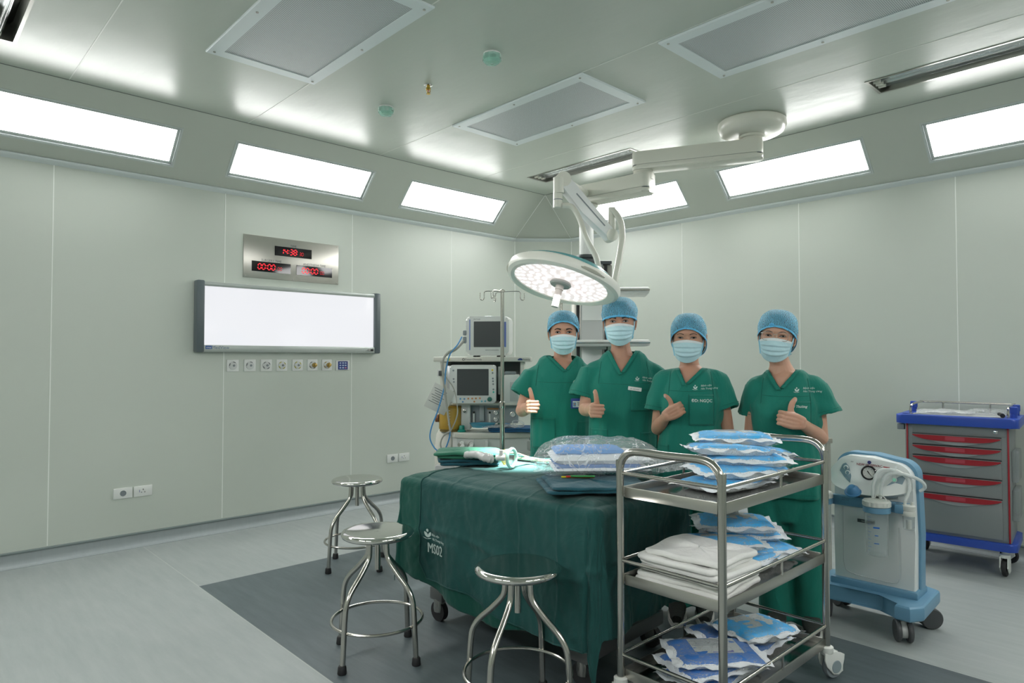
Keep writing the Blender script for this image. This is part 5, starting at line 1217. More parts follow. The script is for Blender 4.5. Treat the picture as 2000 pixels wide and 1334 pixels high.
b = MB(); b.cyl(cpt(.50, .93, .002), cpt(.50, .93, .005), .009, seg=20); b.build('round_logo', mat('logo_navy', (.04, .05, .2), .4), t)
b = MB(); Mt = lambda u, v: Matrix.Translation(cpt(u, v, .004)) @ MP
text_bm(b.bm, 'NEW HOSPIVAC', .017, Mt(.50, .845), bold=.0003, mi=0); text_bm(b.bm, '350', .009, Mt(.28, .90), mi=1)
text_bm(b.bm, 'WARNING', .008, Mt(.26, -.02) @ Matrix.Translation((0, -.03, .028)), mi=1); text_bm(b.bm, 'FULL VAC', .008, Mt(.26, -.02) @ Matrix.Translation((0, -.039, .028)), mi=1)
b.build('lettering', [mat('print_maroon', (.25, .05, .06), .5), ink], t, smooth=False)
b = MB(); b.box(cpt(.71, .83, .003), (.030, .002, .005), rot=Matrix.Rotation(.06, 3, 'Y')); b.build('red_mark', redp, t, smooth=False)
# front recess outline, rail, model plate
b = MB(); b.tube([(.05, -.0155, .62), (.05, -.0175, .40), (.055, -.0175, .30), (.085, -.0175, .265), (.2, -.0175, .256), (.29, -.0175, .256), (.315, -.0175, .275), (.32, -.0175, .33), (.32, -.0155, .55)], .0025, smooth=5, seg=6); b.build('front_groove', mat('groove_grey', (.52, .55, .55), .4), t)
b = MB(); b.box((W_ / 2 - .01, -.025, .655), (W_ + .02, .026, .055), bev=.004); b.build('jar_rail', sb, t)
b = MB(); b.box((.165, -.0175, .555), (.085, .003, .018)); text_bm(b.bm, 'Suction Unit', .009, Matrix.Translation((.165, -.0195, .555)) @ MP, mi=1); b.build('model_plate', [dgrey, white_p], t, smooth=False)
# base
b = MB(); bp_ = [(-.10, -.04), (-.05, -.10), (.10, -.05), (.25, -.05), (.33, -.155), (.40, -.16), (.445, -.09), (.44, .24), (.38, .27), (-.02, .28), (-.10, .22)]
b.prism(bp_, .115, .195, bev=.02, seg=3); b.prism([(-.015, -.025), (W_ + .015, -.025), (W_ + .015, .16), (-.015, .16)], .185, .23, bev=.01); b.build('base', sb, t, ang=.5)
for x, y, r_ in ((.355, -.105, .5), (.40, .19, -.9), (-.05, -.03, .2), (-.04, .2, 1.0)):
    M = Matrix.Translation((x, y, 0)) @ Matrix.Rotation(r_, 4, 'Z'); axx = M.to_3x3() @ Vector((1, 0, 0))
    b = MB(); b.cyl(M @ Vector((-.014, 0, .055)), M @ Vector((.014, 0, .055)), .036, seg=20); b.box(M @ Vector((0, .01, .08)), (.028, .045, .05), rot=Matrix.Rotation(r_, 3, 'Z'), bev=.006); b.cyl(M @ Vector((0, 0, .09)), M @ Vector((0, 0, .125)), .012); c_ = b.build('caster', lgrey, t)
    for s_ in (-1, 1):
        b = MB(); b.lathe([(.034, -.011), (.05, -.011), (.055, -.005), (.055, .005), (.05, .011), (.034, .011)], o=M @ Vector((s_ * .026, 0, .055)), axis=axx, seg=32); w_ = b.build('wheel', mat('tyre_grey', (.06, .065, .07), .5), c_)
        b = MB(); b.lathe([(.001, .0105), (.030, .0105), (.040, .006)], o=M @ Vector((s_ * .026, 0, .055)), axis=axx * s_, seg=32, cap=False); b.build('wheel_disc', mgrey, w_)
# jars
jarg = mat('jar_clear', (.90, .95, .96), .04, trans=.85, ior=1.15, alpha=.42); markb = mat('scale_blue', (.02, .15, .55), .5); lidm = mat('jar_lid', (.62, .64, .60), .4)
def jar(x, y, rad, ztop, h, lid=True):
    par = t; j0 = Vector((x, y, 0))
    b = MB(); b.lathe([(rad * .86, ztop - h), (rad * .9, ztop - h + .004), (rad, ztop - .03), (rad, ztop), (rad - .003, ztop), (rad - .003, ztop - .03), (rad * .9 - .003, ztop - h + .008), (.001, ztop - h + .008)], o=j0, seg=40); j = b.build('jar', jarg, par)
    b = MB()
    for k in range(10): a0 = -PI / 2 - .5; w_ = .16 if k % 2 else .32; b.tube([(x + rad * .985 * math.cos(a0 + q), y + rad * .985 * math.sin(a0 + q) - .0005, ztop - .05 - k * h * .075) for q in np.linspace(0, w_, 4)], .0008, seg=4)
    a0 = -PI / 2 + .25
    for q, wv in ((.10, .35), (.14, .2), (.18, .28)): b.box((x + rad * math.cos(a0), y + rad * math.sin(a0) - .001, ztop - .0 - q * 1.0), (.05 * wv * 1.6, .001, .008 if q == .10 else .004), rot=Matrix.Rotation(a0 + PI / 2, 3, 'Z'))
    b.build('scale', markb, j, smooth=False)
    b = MB(); b.lathe([(rad + .004, ztop - .03), (rad + .007, ztop - .028), (rad + .007, ztop - .002), (rad + .002, ztop)], o=j0, seg=40); b.box((x, y + rad * .5, ztop - .016), (rad * 1.2, rad * 1.6, .03)); b.build('jar_clamp', sb, j)
    R_ = []; n = 72
    for r_, z in ((rad + .003, ztop), (rad + .008, ztop + .004), (rad + .008, ztop + .026), (rad + .002, ztop + .033), (rad * .6, ztop + .036), (.002, ztop + .037)):
        R_.append([(x + (r_ + (.0014 * (1 if (i // 2) % 2 else -1) if abs(r_ - rad - .008) < 1e-6 else 0)) * math.cos(2 * PI * i / n), y + (r_ + (.0014 * (1 if (i // 2) % 2 else -1) if abs(r_ - rad - .008) < 1e-6 else 0)) * math.sin(2 * PI * i / n), z) for i in range(n)])
    b = MB(); b.rings(R_); l_ = b.build('jar_lid', lidm, j, ang=.5)
    b = MB(); b.tube([(x - .01, y - .0, ztop + .034), (x + .0, y - .005, ztop + .055), (x + .02, y - .01, ztop + .062), (x + .045, y - .015, ztop + .048), (x + .05, y - .016, ztop + .034)], .0028, smooth=5, seg=8)
    b.cyl((x - .02, y + .01, ztop + .03), (x - .02, y + .01, ztop + .055), .007, seg=14); b.cyl((x + .012, y + .02, ztop + .03), (x + .012, y + .02, ztop + .055), .007, seg=14); b.build('lid_handle', lidm, l_)
    return j
jar(.245, -.115, .0565, .665, .25); jar(-.045, -.085, .0565, .665, .25)
b = MB(); b.lathe([(.024, .56), (.026, .565), (.028, .63), (.026, .63), (.024, .57), (.001, .568)], o=(.378, -.07, 0), seg=28); f_ = b.build('filter_cup', jarg, t)
b = MB(); b.lathe([(.03, .63), (.031, .635), (.031, .652), (.029, .655), (.031, .66), (.031, .68), (.026, .684), (.001, .685)], o=(.378, -.07, 0), seg=28); b.cyl((.363, -.075, .68), (.363, -.075, .705), .007); b.cyl((.392, -.065, .68), (.392, -.065, .70), .007); b.build('filter_cap', lidm, f_)
b = MB(); b.cyl((.378, -.07, .565), (.378, -.07, .61), .012, seg=16); b.build('float', lidm, f_)
b = MB(); b.box((.345, -.07, .66), (.05, .05, .045), bev=.006); b.build('filter_bracket', sb, t)
# silicone tubes
sil = mat('silicone_tube', (.80, .85, .84), .25, trans=.25, alpha=.85)
for pts in ([(.225, -.105, .71), (.228, -.10, .78), (.25, -.09, .84), (.29, -.08, .855), (.335, -.06, .845), (.37, -.04, .81), (.378, -.05, .76), (.364, -.075, .70)],
            [(.257, -.095, .71), (.262, -.09, .77), (.285, -.085, .825), (.33, -.075, .84), (.38, -.05, .83), (.42, .0, .80), (.425, .04, .765), (.40, .06, .74)]):
    b = MB(); b.tube(pts, .0085, smooth=8, seg=12); b.build('silicone_hose', sil, t)
b = MB(); b.cyl((.318, -.072, .83), (.322, -.066, .875), .006); b.cyl((.316, -.072, .80), (.318, -.072, .84), .009); b.build('tee_connector', clearp, t)
b = MB(); b.cyl((.335, -.016, .71), (.335, -.022, .71), .018, seg=28); b.build('side_dimple', mat('dimple', (.6, .63, .62), .4), t)
for x in (.115, .165): b = MB(); b.cyl((x, -.0165, .70), (x, -.022, .70), .005, seg=14); b.build('screw', steel if x < .15 else black_r, t)
# ================================================================ people
def remesh(b, name, voxel, mats, parent, smooth=3, post=None):
    """fuse overlapping closed shapes into one continuous surface"""
    bmesh.ops.recalc_face_normals(b.bm, faces=b.bm.faces)
    me = bpy.data.meshes.new(name); b.bm.to_mesh(me); b.bm.free()
    o = bpy.data.objects.new(name, me); COL.objects.link(o)
    m = o.modifiers.new('r', 'REMESH'); m.mode = 'VOXEL'; m.voxel_size = voxel; m.use_smooth_shade = True
    s_ = o.modifiers.new('s', 'SMOOTH'); s_.factor = .5; s_.iterations = smooth
    dg = bpy.context.evaluated_depsgraph_get(); dg.update()
    me2 = bpy.data.meshes.new_from_object(o.evaluated_get(dg), depsgraph=dg)
    o.modifiers.clear(); o.data = me2; bpy.data.meshes.remove(me)
    me2.name = name
    if post: post(me2)
    for p_ in me2.polygons: p_.use_smooth = True
    me2.materials.clear()
    for q in (mats if isinstance(mats, (list, tuple)) else [mats]): me2.materials.append(q)
    if parent is not None: o.parent = parent
    return o
def limb(b, pts, rad, seg=16, k=5, caps=True):
    """tapered tube with rounded ends through pts; rad: list of radii or (up, side) pairs"""
    P_ = catmull([Vector(p_) for p_ in pts], k); n = len(P_); rr = [(r if isinstance(r, tuple) else (r, r)) for r in rad]
    def rad_at(t):
        x = t * (len(rr) - 1); i = min(int(x), len(rr) - 2); f = x - i; f = f * f * (3 - 2 * f)
        return tuple(rr[i][j] * (1 - f) + rr[i + 1][j] * f for j in (0, 1))
    R = []; up = None
    for i in range(n):
        t_ = (P_[min(i + 1, n - 1)] - P_[max(i - 1, 0)]).normalized()
        if up is None:
            up = Vector((0, 0, 1)) if abs(t_.z) < .8 else Vector((0, 1, 0))
        up = (up - t_ * up.dot(t_)).normalized(); sd = t_.cross(up); ra, rb = rad_at(i / (n - 1))
        ring = lambda c, s_: [c + up * math.cos(2 * PI * j / seg) * ra * s_ + sd * math.sin(2 * PI * j / seg) * rb * s_ for j in range(seg)]
        if i == 0 and caps:
            for q in (.15, .55, .85): R.append(ring(P_[0] - t_ * min(ra, rb) * math.sqrt(1 - q * q), q))
        R.append(ring(P_[i], 1))
        if i == n - 1 and caps:
            for q in (.85, .55, .15): R.append(ring(P_[i] + t_ * min(ra, rb) * math.sqrt(1 - q * q), q))
    b.rings(R)
def hand_thumb_up(b, wrist, a, up, side, s=1.0):
    """fist with raised thumb. a: wrist to knuckles, up: thumb side, side=+1 right hand, -1 left hand"""
    a = Vector(a).normalized(); t_ = Vector(up); t_ = (t_ - a * t_.dot(a)).normalized(); n = t_.cross(a) * side
    w0 = Vector(wrist)
    Q = lambda x, y, z: w0 + (a * x + n * y + t_ * z) * s
    # palm: flattened box-like limb
    for z, r in ((.024, .0175), (.006, .018), (-.012, .0175), (-.028, .016)):
        limb(b, [Q(-.008, 0, z * .55), Q(.035, .002, z), Q(.082, -.002, z)], [.019 * s, r * s, r * .92 * s], 12, 3)
    limb(b, [Q(.01, .008, .010), Q(.045, .016, .022), Q(.07, .012, .02)], [.018 * s, .017 * s, .012 * s], 12, 3)      # thenar
    limb(b, [Q(.01, .008, -.018), Q(.05, .014, -.026)], [.016 * s, .014 * s], 12, 3)
    for z, L_, r in ((.0280, .040, .0092), (.0085, .044, .0094), (-.0110, .041, .0090), (-.0295, .034, .0082)):
        k = L_ / .044
        pts = [Q(.082, -.002, z), Q(.094, .012 * k, z), Q(.092, .050 * k, z * 1.03), Q(.084, .058 * k, z * 1.03), Q(.064, .060 * k, z * 1.02), Q(.050, .050 * k, z), Q(.046, .030, z)]
        limb(b, pts, [r * 1.08 * s, r * 1.1 * s, r * s, r * 1.03 * s, r * .92 * s, r * .88 * s, r * .8 * s], 12, 3)
    pts = [Q(.018, .014, .018), Q(.045, .022, .036), Q(.056, .018, .062), Q(.056, .013, .086), Q(.050, .009, .106)]
    limb(b, pts, [.0185 * s, .0160 * s, .0140 * s, (.0142 * s, .0130 * s), .0105 * s], 14, 5)
    # nail spot
    return Q(.050, .0035, .100), a, t_, n
def head_geo(b, c, yaw, roll, sc, pitch=0.0):
    """skull, face and ears; c = centre between the ears at eye height; faces -y"""
    Rm = Matrix.Translation(c) @ Matrix.Rotation(yaw, 4, 'Z') @ Matrix.Rotation(roll, 4, 'Y') @ Matrix.Rotation(pitch, 4, 'X') @ Matrix.Scale(sc, 4)
    # rings: z, half width, front y, back y
    prof = [(-.118, .022, -.080, -.030), (-.112, .037, -.090, -.010), (-.100, .050, -.094, .020), (-.080, .061, -.093, .052), (-.055, .068, -.090, .075), (-.028, .0725, -.088, .088), (0, .0755, -.086, .094), (.025, .077, -.089, .097), (.047, .0765, -.089, .096), (.068, .072, -.081, .088), (.086, .061, -.064, .072), (.099, .044, -.044, .050), (.106, .022, -.02, .022), (.108, .004, -.004, .004)]
    n = 40; R = []
    P_ = catmull([Vector((p_[1], p_[2], p_[3])).to_4d() if False else Vector((p_[1], p_[2], p_[3])) for p_ in prof], 3); Z = catmull([Vector((p_[0], 0, 0)) for p_ in prof], 3)
    for pv, zv in zip(P_, Z):
        hw_, yf, yb, z = pv.x, pv.y, pv.z, zv.x; ring = []
        for i in range(n):
            a = 2 * PI * i / n; ca, sa = math.cos(a), math.sin(a)
            yc = (yf + yb) / 2 + .012 * (1 if z > -.06 else 0); ry = (yc - yf) if sa < 0 else (yb - yc)
            ex = .84 if sa < 0 else .95
            x = hw_ * math.copysign(abs(ca) ** ex, ca); y = yc + ry * math.copysign(abs(sa) ** (.86 if sa < 0 else 1), sa)
            if sa < 0:     # features on the front
                for s_ in (-1, 1): y += .0055 * math.exp(-((x - s_ * .031) / .016) ** 2 - ((z + .001) / .011) ** 2)     # sockets
                y -= .0045 * math.exp(-((z - .021) / .010) ** 2) * math.exp(-(x / .05) ** 2)                              # brow
                for s_ in (-1, 1): y -= .004 * math.exp(-((x - s_ * .042) / .018) ** 2 - ((z + .034) / .016) ** 2)       # cheeks
            ring.append(Rm @ Vector((x, y, z)))
        R.append(ring)
    b.rings(R)
    # nose
    limb(b, [Rm @ Vector(q) for q in ((0, -.083, .008), (0, -.091, -.014), (0, -.100, -.034), (0, -.094, -.046))], [(.006 * sc, .0075 * sc), (.007 * sc, .009 * sc), (.010 * sc, .012 * sc), (.008 * sc, .013 * sc)], 12, 4)
    for s_ in (-1, 1): limb(b, [Rm @ Vector((s_ * .010, -.088, -.043)), Rm @ Vector((s_ * .012, -.085, -.043))], [.007 * sc] * 2, 10, 2)
    # mouth
    limb(b, [Rm @ Vector(q) for q in ((-.022, -.086, -.068), (0, -.093, -.067), (.022, -.086, -.068))], [.004 * sc, .006 * sc, .004 * sc], 10, 4)
    limb(b, [Rm @ Vector(q) for q in ((-.018, -.086, -.076), (0, -.092, -.077), (.018, -.086, -.076))], [.004 * sc, .0065 * sc, .004 * sc], 10, 4)
    # ears
    for s_ in (-1, 1):
        pts = [Rm @ Vector((s_ * (.0775 + .012 * math.sin(q * .5) ** 1), .006 + .017 * math.sin(q) + .004, -.010 - .030 * math.cos(q))) for q in np.linspace(.2, 5.4, 11)]
        limb(b, pts, [.0045 * sc] * 11, 8, 2)
        limb(b, [Rm @ Vector((s_ * .075, .010, .008)), Rm @ Vector((s_ * .081, .012, -.01)), Rm @ Vector((s_ * .077, .008, -.032))], [(.006 * sc, .004 * sc)] * 3, 8, 3)
    return Rm
skin_m = {}
def skin(name, col):
    m, N, Lk, bs_ = nt(name)
    tc = N.new('ShaderNodeTexCoord'); n1 = N.new('ShaderNodeTexNoise'); n1.inputs['Scale'].default_value = 14; n1.inputs['Detail'].default_value = 4; Lk.new(tc.outputs['Object'], n1.inputs[0])
    mx = N.new('ShaderNodeMixRGB'); mx.inputs[1].default_value = (*col, 1); mx.inputs[2].default_value = (min(1, col[0] * 1.12), col[1] * .86, col[2] * .82, 1); Lk.new(n1.outputs[0], mx.inputs[0]); Lk.new(mx.outputs[0], bs_.inputs['Base Color'])
    bs_.inputs['Roughness'].default_value = .5; bs_.inputs['Subsurface Weight'].default_value = .15; bs_.inputs['Subsurface Radius'].default_value = (.01, .004, .002); bs_.inputs['Subsurface Scale'].default_value = .5
    n2 = N.new('ShaderNodeTexNoise'); n2.inputs['Scale'].default_value = 160; Lk.new(tc.outputs['Object'], n2.inputs[0]); bp = N.new('ShaderNodeBump'); bp.inputs['Strength'].default_value = .12; bp.inputs['Distance'].default_value = .003; Lk.new(n2.outputs[0], bp.inputs['Height']); Lk.new(bp.outputs[0], bs_.inputs['Normal'])
    return m
scrub = cloth_mat('scrub_green', (.013, .185, .140), .6, 5, st=(1.6, 1.6, .55)); scrub_seam = cloth_mat('scrub_seam', (.008, .13, .098), .3, 8)
maskm = cloth_mat('mask_blue', (.50, .72, .78), .18, 18, rough=.75); mask_edge = mat('mask_edge', (.28, .60, .76), .7); whitep = mat('mask_white', (.72, .78, .80), .7)
hairm = mat('black_hair', (.012, .010, .010), .45, bump=.3, bscale=90)
eyew = mat('eye_white', (.45, .42, .40), .25); iris = mat('iris_dark', (.012, .007, .005), .12); lashm = mat('lash_dark', (.015, .010, .009), .6); browm = mat('eyebrow', (.05, .03, .022), .8)
def cap_mat():
    m, N, Lk, bs_ = nt('bouffant_blue')
    tc = N.new('ShaderNodeTexCoord'); wv = N.new('ShaderNodeTexWave'); wv.inputs['Scale'].default_value = 62; wv.inputs['Distortion'].default_value = 7; wv.inputs['Detail'].default_value = 2; wv.inputs['Detail Scale'].default_value = 1.6; wv.bands_direction = 'X'
    Lk.new(tc.outputs['Object'], wv.inputs[0])
    bs_.inputs['Base Color'].default_value = (.20, .58, .82, 1); bs_.inputs['Roughness'].default_value = .6
    mr = N.new('ShaderNodeMapRange'); mr.inputs[3].default_value = .30; mr.inputs[4].default_value = .95; Lk.new(wv.outputs[0], mr.inputs[0]); Lk.new(mr.outputs[0], bs_.inputs['Alpha'])
    bp = N.new('ShaderNodeBump'); bp.inputs['Strength'].default_value = .6; bp.inputs['Distance'].default_value = .004; Lk.new(wv.outputs[0], bp.inputs['Height']); Lk.new(bp.outputs[0], bs_.inputs['Normal'])
    return m
capm = cap_mat(); capband = mat('cap_band', (.12, .50, .80), .6, bump=.8, bscale=120, stretch=(1, 1, .15))

def person(label, cx, D, skin_c, head_px, head_D, yaw, roll, head_sc, neck_px, shoulders, top, arms, legs, vneck, cap, wide=1.0, female=False, extras=None, cap_kind=0, pitch=0.0):
    """cx, D place the feet; pixel measures are read at depth D. x to the right of the view, -y faces the camera"""
    psi = math.atan((cx - 1000) / 1305); loc = at(cx, D)
    t = thing('person', label, 'person', loc, HEAD - PI / 2 - psi, 'medical team giving thumbs up')
    K = D / 1305; KX_ = K * math.cos(psi)
    def p(px, py, y=0.0):
        f = (D + y * math.cos(psi)) / D
        return Vector(((px - cx) * KX_ * f, y, 1.4 + (701 - py) * K * f))
    def pz(py, y=0.0): return p(cx, py, y).z
    def px_(x, y=0.0): return p(x, 701, y).x
    sk = skin('skin_' + str(int(cx)), skin_c)
    # ---------------- body: one continuous surface
    b = MB()
    hc = p(*head_px, head_D)
    Rm = head_geo(b, hc, yaw, roll, head_sc, pitch)
    nb = p(*neck_px, .02); hj = Rm @ Vector((0, .028, -.085))
    limb(b, [hj + Vector((0, 0, .04)), hj, nb.lerp(hj, .4), nb + Vector((0, .01, -.05))], [(.050, .050), (.052, .054), (.052, .056), (.07, .085)] if not female else [(.046, .046), (.046, .048), (.047, .05), (.062, .078)], 20, 4)
    # chest under the top
    (slx, sly), (srx, sry) = shoulders; xl, xr = px_(slx), px_(srx); zs = (pz(sly) + pz(sry)) / 2; xm = (xl + xr) / 2; hwid = (xr - xl) / 2
    hemz = pz(top['hem'])
    tor = [(hemz - .10, hwid * .74, .10), (hemz + .08, hwid * .72, .10), (zs - .28, hwid * .70, .095), (zs - .14, hwid * .78, .105), (zs - .03, hwid * .80, .095), (zs + .035, hwid * .52, .075), (zs + .065, hwid * .30, .06)]
    def ring(z, hw_, hd, cxx=xm, cy=.03, n=36, ex=.85):
        return [Vector((cxx + hw_ * math.copysign(abs(math.cos(a)) ** ex, math.cos(a)), cy + hd * math.copysign(abs(math.sin(a)) ** ex, math.sin(a)), z)) for a in [2 * PI * i / n for i in range(n)]]
    b.rings([ring(*q) for q in tor])
    wr = []
    for A in arms:
        S, E, Wp = p(*A['shoulder']), p(*A['elbow']), p(*A['wrist']); A['S'], A['E'], A['W'] = S, E, Wp
        f_ = .92 if female else 1.0
        limb(b, [S + Vector((0, .0, -.035)), S.lerp(E, .55), E], [.040 * f_, .043 * f_, .040 * f_], 18, 4)
        limb(b, [E, E.lerp(Wp, .3), E.lerp(Wp, .7), Wp], [.041 * f_, .042 * f_, (.033 * f_, .031 * f_), (.028 * f_, .023 * f_)], 18, 4)
        if A.get('thumb'):
            A['nail'] = hand_thumb_up(b, Wp, A['a'], A['up'], A['side'], A.get('hs', 1.0) * (.92 if female else 1.0))
        else:  # hanging relaxed hand
            d = (Wp - E).normalized(); f0 = Vector((0, -1, 0)); sd = d.cross(f0).normalized()
            limb(b, [Wp, Wp + d * .09], [(.026, .018), (.036, .015)], 12, 3)
            for k in range(4): o_ = f0 * (k - 1.5) * .019; limb(b, [Wp + d * .085 + o_, Wp + d * .125 + o_ * 1.05 + sd * .004, Wp + d * (.16 - .006 * abs(k - 1.5)) + o_ + sd * .018], [.009, .0085, .007], 10, 3)
            limb(b, [Wp + d * .02 + f0 * .02, Wp + d * .06 + f0 * .045, Wp + d * .10 + f0 * .05], [.013, .011, .009], 10, 3)
    for Lg in legs:
        H_ = Vector((xm + Lg['s'] * .095, .03, hemz + .02)); F = Vector((px_(Lg['foot']), Lg.get('y', .0) + .03, .09)); Kn = H_.lerp(F, .48) + Vector((0, -.015, 0)); Lg['H'], Lg['F'], Lg['K'] = H_, F, Kn
        limb(b, [H_, Kn], [.085, .056], 18, 5); limb(b, [Kn, Kn.lerp(F, .3), F], [.055, .056, .036], 18, 4)
        limb(b, [F + Vector((0, .02, -.02)), F + Vector((0, -.05, -.05)), F + Vector((0, -.14, -.062))], [.036, .034, .026], 14, 4)
    body = remesh(b, 'body', .0034, sk, t, 1)
    bv = BVHTree.FromPolygons([v.co for v in body.data.vertices], [tuple(q.vertices) for q in body.data.polygons])
    # ---------------- eyes and brows
    def face_pt(x, z, off=0.0, y0=-.2):
        o_, d_ = Rm @ Vector((x, y0, z)), (Rm.to_3x3() @ Vector((0, 1, 0))).normalized(); h = bv.ray_cast(o_, d_)
        q = h[0] if h[0] is not None else Rm @ Vector((x, -.085, z)); return q - d_ * off
    for s_ in (-1, 1):
        ex, ez = s_ * .0315, .0
        sq = .75 if cap.get('squint') else 1.0
        b = MB(); n = 20; up_, lo_ = [], []
        for i in range(n + 1):
            u = -1 + 2 * i / n; x = ex + u * .0160; ht = max(0, 1 - abs(u) ** 2.2)
            tl = .0012 * s_ * u
            up_.append((x, ez + tl + .0056 * sq * ht)); lo_.append((x, ez + tl - .0040 * sq * ht))
        V = []
        for (xa, za), (xb, zb_) in zip(up_, lo_):
            V.append([b.bm.verts.new(face_pt(xa, za, .0006)), b.bm.verts.new(face_pt((xa + xb) / 2, (za + zb_) / 2, .0028)), b.bm.verts.new(face_pt(xb, zb_, .0006))])
        for i in range(n):
            for j in range(2): b.bm.faces.new((V[i][j], V[i + 1][j], V[i + 1][j + 1], V[i][j + 1]))
        eye = b.build('eye', eyew, body)
        b = MB(); c0_ = face_pt(ex, ez + .0005, .0036); Nf = (Rm.to_3x3() @ Vector((0, -1, 0))).normalized(); X_ = (Rm.to_3x3() @ Vector((1, 0, 0))).normalized(); Z_ = (Rm.to_3x3() @ Vector((0, 0, 1))).normalized()
        pts = []
        for a in np.linspace(0, 2 * PI, 21)[:-1]:
            zz_ = min(max(.0070 * math.sin(a), -.0038 * sq), .0050 * sq); pts.append(c0_ + X_ * .0076 * math.cos(a) + Z_ * zz_)
        b.bm.faces.new([b.bm.verts.new(q) for q in pts]); f2_ = list(b.bm.faces); bmesh.ops.triangulate(b.bm, faces=f2_); b.build('iris', iris, eye)
        b = MB(); b.tube([face_pt(x, z, .0016) for x, z in up_], lambda q: .0006 + .0015 * math.sin(PI * min(max(q, .02), .98)), seg=8); b.tube([face_pt(x, z, .0008) for x, z in lo_], .0006, seg=6)
        b.tube([face_pt(x, z + .0042, .0002) for x, z in up_[2:-2]], .0007, seg=6, mi=1); b.build('eyelid', [lashm, mat('lid_fold', (.20, .10, .07), .7)], eye)
        b = MB(); bw = cap.get('brow', 1.0)
        br = [(ex - s_ * .017, .0165), (ex - s_ * .006, .0205), (ex + s_ * .006, .0215), (ex + s_ * .018, .0165)] if s_ > 0 else [(ex + .017, .0165), (ex + .006, .0205), (ex - .006, .0215), (ex - .018, .0165)]
        P2 = catmull([Vector((x, z, 0)) for x, z in br], 6)
        b.tube([face_pt(q.x, q.y, .0004) for q in P2], lambda q: (.0038 * bw * (1 - q * .55), .0014), seg=8, flat=Z_); b.build('eyebrow', browm, body)
    # ---------------- hair and cap
    def shell(grow, zlow, front_z, name, m, puff=0.0, back=0.0, seed=0, n=56, amp=.0, side=0.0):
        """dome over the skull from the forehead line down to the nape"""
        b = MB(); rows = 26; R = []
        for i in range(rows + 1):
            f = i / rows; ring_ = []
            for j in range(n):
                a = 2 * PI * j / n; ca, sa = math.cos(a), math.sin(a)
                # lower rim height varies round the head: high at the forehead, low at the nape
                fr = max(0, -sa); sz = side; rim = sz + ((front_z - sz) * fr ** 1.25 if sa < 0 else (zlow - sz) * sa ** .8)
                th = f * PI / 2                                     # 0 rim .. pi/2 crown
                zt_ = .112 + grow + puff * .62; z = rim + (zt_ - rim) * math.sin(th)
                k = math.cos(th) ** .68 if th < PI / 2 - 1e-4 else .0
                bulge = 1 + puff * 8.5 * math.sin(min(1, f * 1.5) * PI * .6) * (1.0 if f < .95 else .6)
                rx_ = (.0785 + grow) * k * bulge; ryf = (.092 + grow) * k * bulge; ryb = (.098 + grow + back) * k * bulge
                w_ = 1 + amp * math.sin(j * 2 * PI * 9 / n * 2 + 3 * math.sin(a * 3 + seed)) * math.sin(min(1, f * 6) * PI / 2) * (.4 + .6 * (1 - f)) + amp * 1.4 * noise.noise(Vector((ca * 3 + seed, sa * 3, f * 5)))
                x = rx_ * ca * w_; y = (ryf if sa < 0 else ryb) * sa * w_ + .004
                ring_.append(Rm @ Vector((x, y, z)))
            R.append(ring_)
        b.rings(R, cap=True); b.bm.faces.ensure_lookup_table(); bmesh.ops.delete(b.bm, geom=[b.bm.faces[-2]], context='FACES')
        return b.build(name, m, t, ang=1.5)
    hl = cap['rim']
    shell(.004, cap.get('nape', -.06), hl + .006, 'hair', hairm, back=cap.get('bun', 0) * .7, side=cap.get('side', 0.0))
    cp = shell(.010, cap.get('nape', -.06) - .004, hl, 'bouffant_cap', capm, puff=cap.get('puff', .014), back=cap.get('bun', 0), seed=cx, amp=.028, side=cap.get('side', 0.0))
    # gathered band along the rim
    me = cp.data; rimv = [Vector(v.co) for v in me.vertices[:56]]; cen = sum(rimv, Vector()) / 56
    b = MB(); b.tube([q + (q - cen).normalized() * .0012 for q in rimv], lambda q: (.0062 + .0012 * math.sin(q * 2 * PI * 40), .0026), seg=8, closed=True, flat=(0, 0, 1)); b.build('elastic_band', capband, cp)
    if cap_kind:
        b = MB(); kx = cap.get('knot', 0.0)
        b.tube([face_pt(kx * .8 - .010, hl + .004, .008), face_pt(kx, hl + .010, .012), face_pt(kx + .012, hl + .006, .008)], .006, smooth=3, seg=8); b.tube([face_pt(kx, hl + .008, .010), face_pt(kx, hl + .03, .013)], .004, seg=8); b.build('cap_pleat', capband, cp)
    else:
        b = MB(); b.tube([face_pt(0, hl + .006 + q * .01, .0115 + .001 * q) for q in range(5)], lambda q: .0035 * (1 - q * .5), seg=8); b.build('cap_pleat', capband, cp)
    # ---------------- face mask: wraps nose, cheeks and chin
    def mk(u, v, off=0.0):
        s_ = (u - .5) * 2; th = s_ * 1.02
        ztop = -.010 - .014 * abs(s_) ** 1.5 ; zbot = -.127 + .038 * abs(s_) ** 2
        z = ztop + (zbot - ztop) * v
        # distance from the head axis
        depth_ = .101 + .010 * math.sin(PI * min(1, v * 1.15)) * math.exp(-(s_ * 1.2) ** 2) + .006 * math.exp(-((v - .28) / .2) ** 2) * math.exp(-(s_ * 3) ** 2) - .020 * max(0, v - .72) / .28
        rx_ = .0765 - .010 * v
        x = rx_ * math.sin(th) / math.sin(1.02) * (1.0 - .05 * v) ; y = -depth_ * (math.cos(th) ** .62) * 1.0 + .0
        y = -(depth_ - (depth_ - .040) * abs(s_) ** 2.5)
        pl = sum(.0016 * math.tanh((v - c_) * 60) * math.exp(-((v - c_) / .08) ** 2) * (1 if abs(s_) < .9 else 0) for c_ in (.34, .55, .74))
        y += pl * 2.2 + .0012 * noise.noise(Vector((x * 60 + cx, z * 60, 1)))
        return Rm @ Vector((x, y - off, z))
